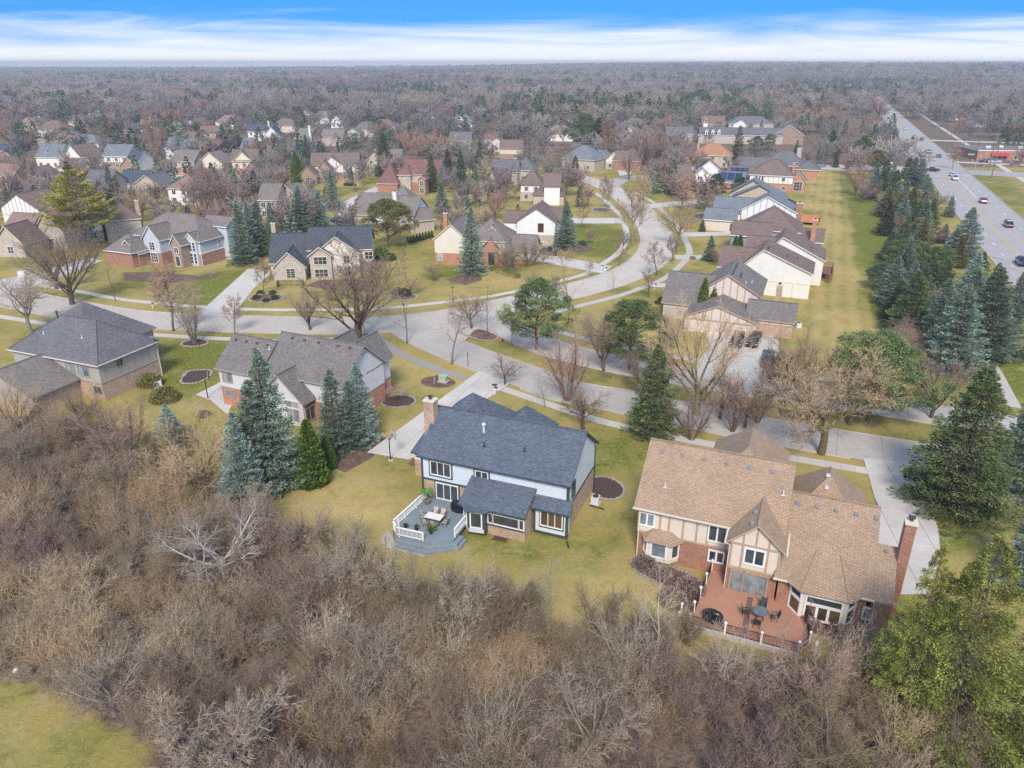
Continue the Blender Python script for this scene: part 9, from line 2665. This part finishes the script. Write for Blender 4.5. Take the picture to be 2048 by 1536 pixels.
# woods farther off
FB = [far_bare('far_bare%d' % i, 500 + i, m_, w=.014) for i, m_ in enumerate(FW)]
FCn = []
for i, (f_, sl_) in enumerate((('dark', .06), ('bluegreen', .06), ('green', .06))):
 tr_, cr_ = conifer_mesh('far_spruce%d' % i, 520 + i, rad_=.23, tiers=13, per=8, nspray=10, sl=.09, sw=.022)
 cr_.materials[0] = FO[f_]; FCn.append(cr_)
tr_, cr_ = pine_mesh('far_pine', 530, puffs=55, needles=26, crown=(.36, .36), zb=.3, pr=.10, sl=.07); cr_.materials[0] = FO['dark']; FCn.append(cr_)
for v_ in cr_.vertices: pass
def band(y0, y1, per, hs, ev, clear=True):
 n = int((y1 ** 2 - y0 ** 2) * .74 / per)
 Y = np.sqrt(RS.uniform(y0 ** 2, y1 ** 2, n)); X = Y * RS.uniform(-.76, .76, n)
 ok = free(X, Y) if clear else free(X, Y, False)
 cl = np.sin(X / 47 + 1.3) * np.sin(Y / 61) + .6 * np.sin(X / 19) * np.sin(Y / 23 + 2)
 ok &= RS.rand(n) < np.clip(.86 + .3 * cl, .25, 1)
 for px0, v0, px1, v1 in ((915, 205, 985, 214), (1010, 232, 1095, 243), (1600, 232, 1690, 262)):      # clearings
  a, b = G(px0, v1), G(px1, v0)
  ok &= ~((Y > a.y) & (Y < b.y) & (X > min(a.x, b.x) * 1.0 - 5) & (X < max(a.x, b.x)))
 X, Y, cl = X[ok], Y[ok], cl[ok]; n = len(X)
 Z = hill(X, Y)
 h = RS.uniform(*hs, n) * (1 + .12 * cl)
 evm = RS.rand(n) < np.clip(ev * (1 + 1.6 * np.sin(X / 83 + .7) * np.sin(Y / 97 + 1)), .02, .6)
 tone = np.sin(X / 120 + .4) + np.cos(Y / 140) + RS.normal(size=n)
 ib = np.where(tone < -1.3, 4, np.where(tone < -.5, 2, np.where(tone < .2, 0, np.where(tone < .8, 1, np.where(tone < 1.7, 3, 5)))))
 ib = np.where(RS.rand(n) < .06, 6, ib)
 idx = np.where(evm, 7 + RS.choice([0, 0, 1, 3, 3, 2], n), ib)
 wd = np.where(evm, RS.uniform(.85, 1.2, n), RS.uniform(1.0, 1.45, n))
 h = np.where(evm, h * 1.08, h)
 return np.stack([X, Y, Z - .2], 1), np.stack([h * wd, h * wd, h], 1), idx
ALL = [band(300, 520, 165, (8, 14), .26), band(520, 1000, 125, (11, 18), .24), band(1000, 2000, 200, (13, 19), .15, False), band(2000, 4300, 420, (15, 22), .06, False)]
P_ = np.vstack([a[0] for a in ALL]); S_ = np.vstack([a[1] for a in ALL]); I_ = np.concatenate([a[2] for a in ALL])
scatter('woods', P_, RS.rand(len(P_)) * 6.28, S_, I_, FB + FCn, 'far wooded suburb of bare trees and scattered evergreens reaching the horizon')
print('woods', len(P_))
# smaller unnamed trees between the western and middle houses
n = 5200
Y = RS.uniform(185, 305, n); X = Y * RS.uniform(-.72, .30, n)
ok = free(X, Y)
for q in (ROAD_A, ROAD_B, ROAD_B2):
 for p_ in q[::3]: ok &= (X - p_.x) ** 2 + (Y - p_.y) ** 2 > 13 ** 2
for (u, v) in [(a_[0], a_[1]) for a_ in MID]: pass
cl = np.sin(X / 23 + .3) * np.sin(Y / 19 + 1)
ok &= RS.rand(n) < np.clip(.14 + .16 * cl, .0, 1) * np.where(X < -40, 1.15, .75) * np.where(Y < 235, .55, 1)
X, Y = X[ok], Y[ok]; n = len(X)
h = RS.uniform(5, 12, n); idx = RS.choice([0, 2, 3, 4, 6, 7, 8], n, p=[.17, .2, .24, .2, .07, .06, .06])
scatter('garden_trees', np.stack([X, Y, 0 * X], 1), RS.rand(n) * 6.28, np.stack([h * 1.0, h * 1.0, h], 1), idx, FB + FCn, 'mixed small bare trees filling the gardens between the farther houses')
# plum undergrowth below the conifer belt
pts = []
for (u0, v0, u1, v1, n_) in ((1765, 420, 1850, 470, 40), (1780, 560, 1880, 640, 40), (1790, 680, 1840, 740, 24), (1730, 380, 1800, 420, 30), (1600, 318, 1700, 330, 60), (1690, 300, 1760, 340, 50), (1640, 240, 1760, 300, 90), (1885, 290, 1935, 300, 30)):
 for _ in range(n_): g = G(u0 + (u1 - u0) * RS.rand(), v0 + (v1 - v0) * RS.rand()); pts.append((g.x, g.y, 0))
pts = np.array(pts); okp = free(pts[:, 0], pts[:, 1]); pts = pts[okp]; h = RS.uniform(2.0, 5.0, len(pts))
scatter('belt_undergrowth', pts, RS.rand(len(pts)) * 6.28, np.stack([h * .9, h * .9, h], 1), RS.choice([2, 4, 0, 3], len(pts)), BUSH[:5], 'plum brown brush under and beyond the conifer belt')
# haze
mb = MB(); mb.box((0, 2600, 23), (10400, 6200, 54))
t = NT('haze'); t.n.remove(t.b)
pv = t.new('ShaderNodeVolumePrincipled')
pv.inputs['Color'].default_value = (.90, .93, .97, 1); pv.inputs['Density'].default_value = .00028; pv.inputs['Anisotropy'].default_value = .2
t.put(pv.outputs[0], t.n['Material Output'].inputs['Volume'])
HAZE = mb.build('haze', t.mat, kind='stuff')
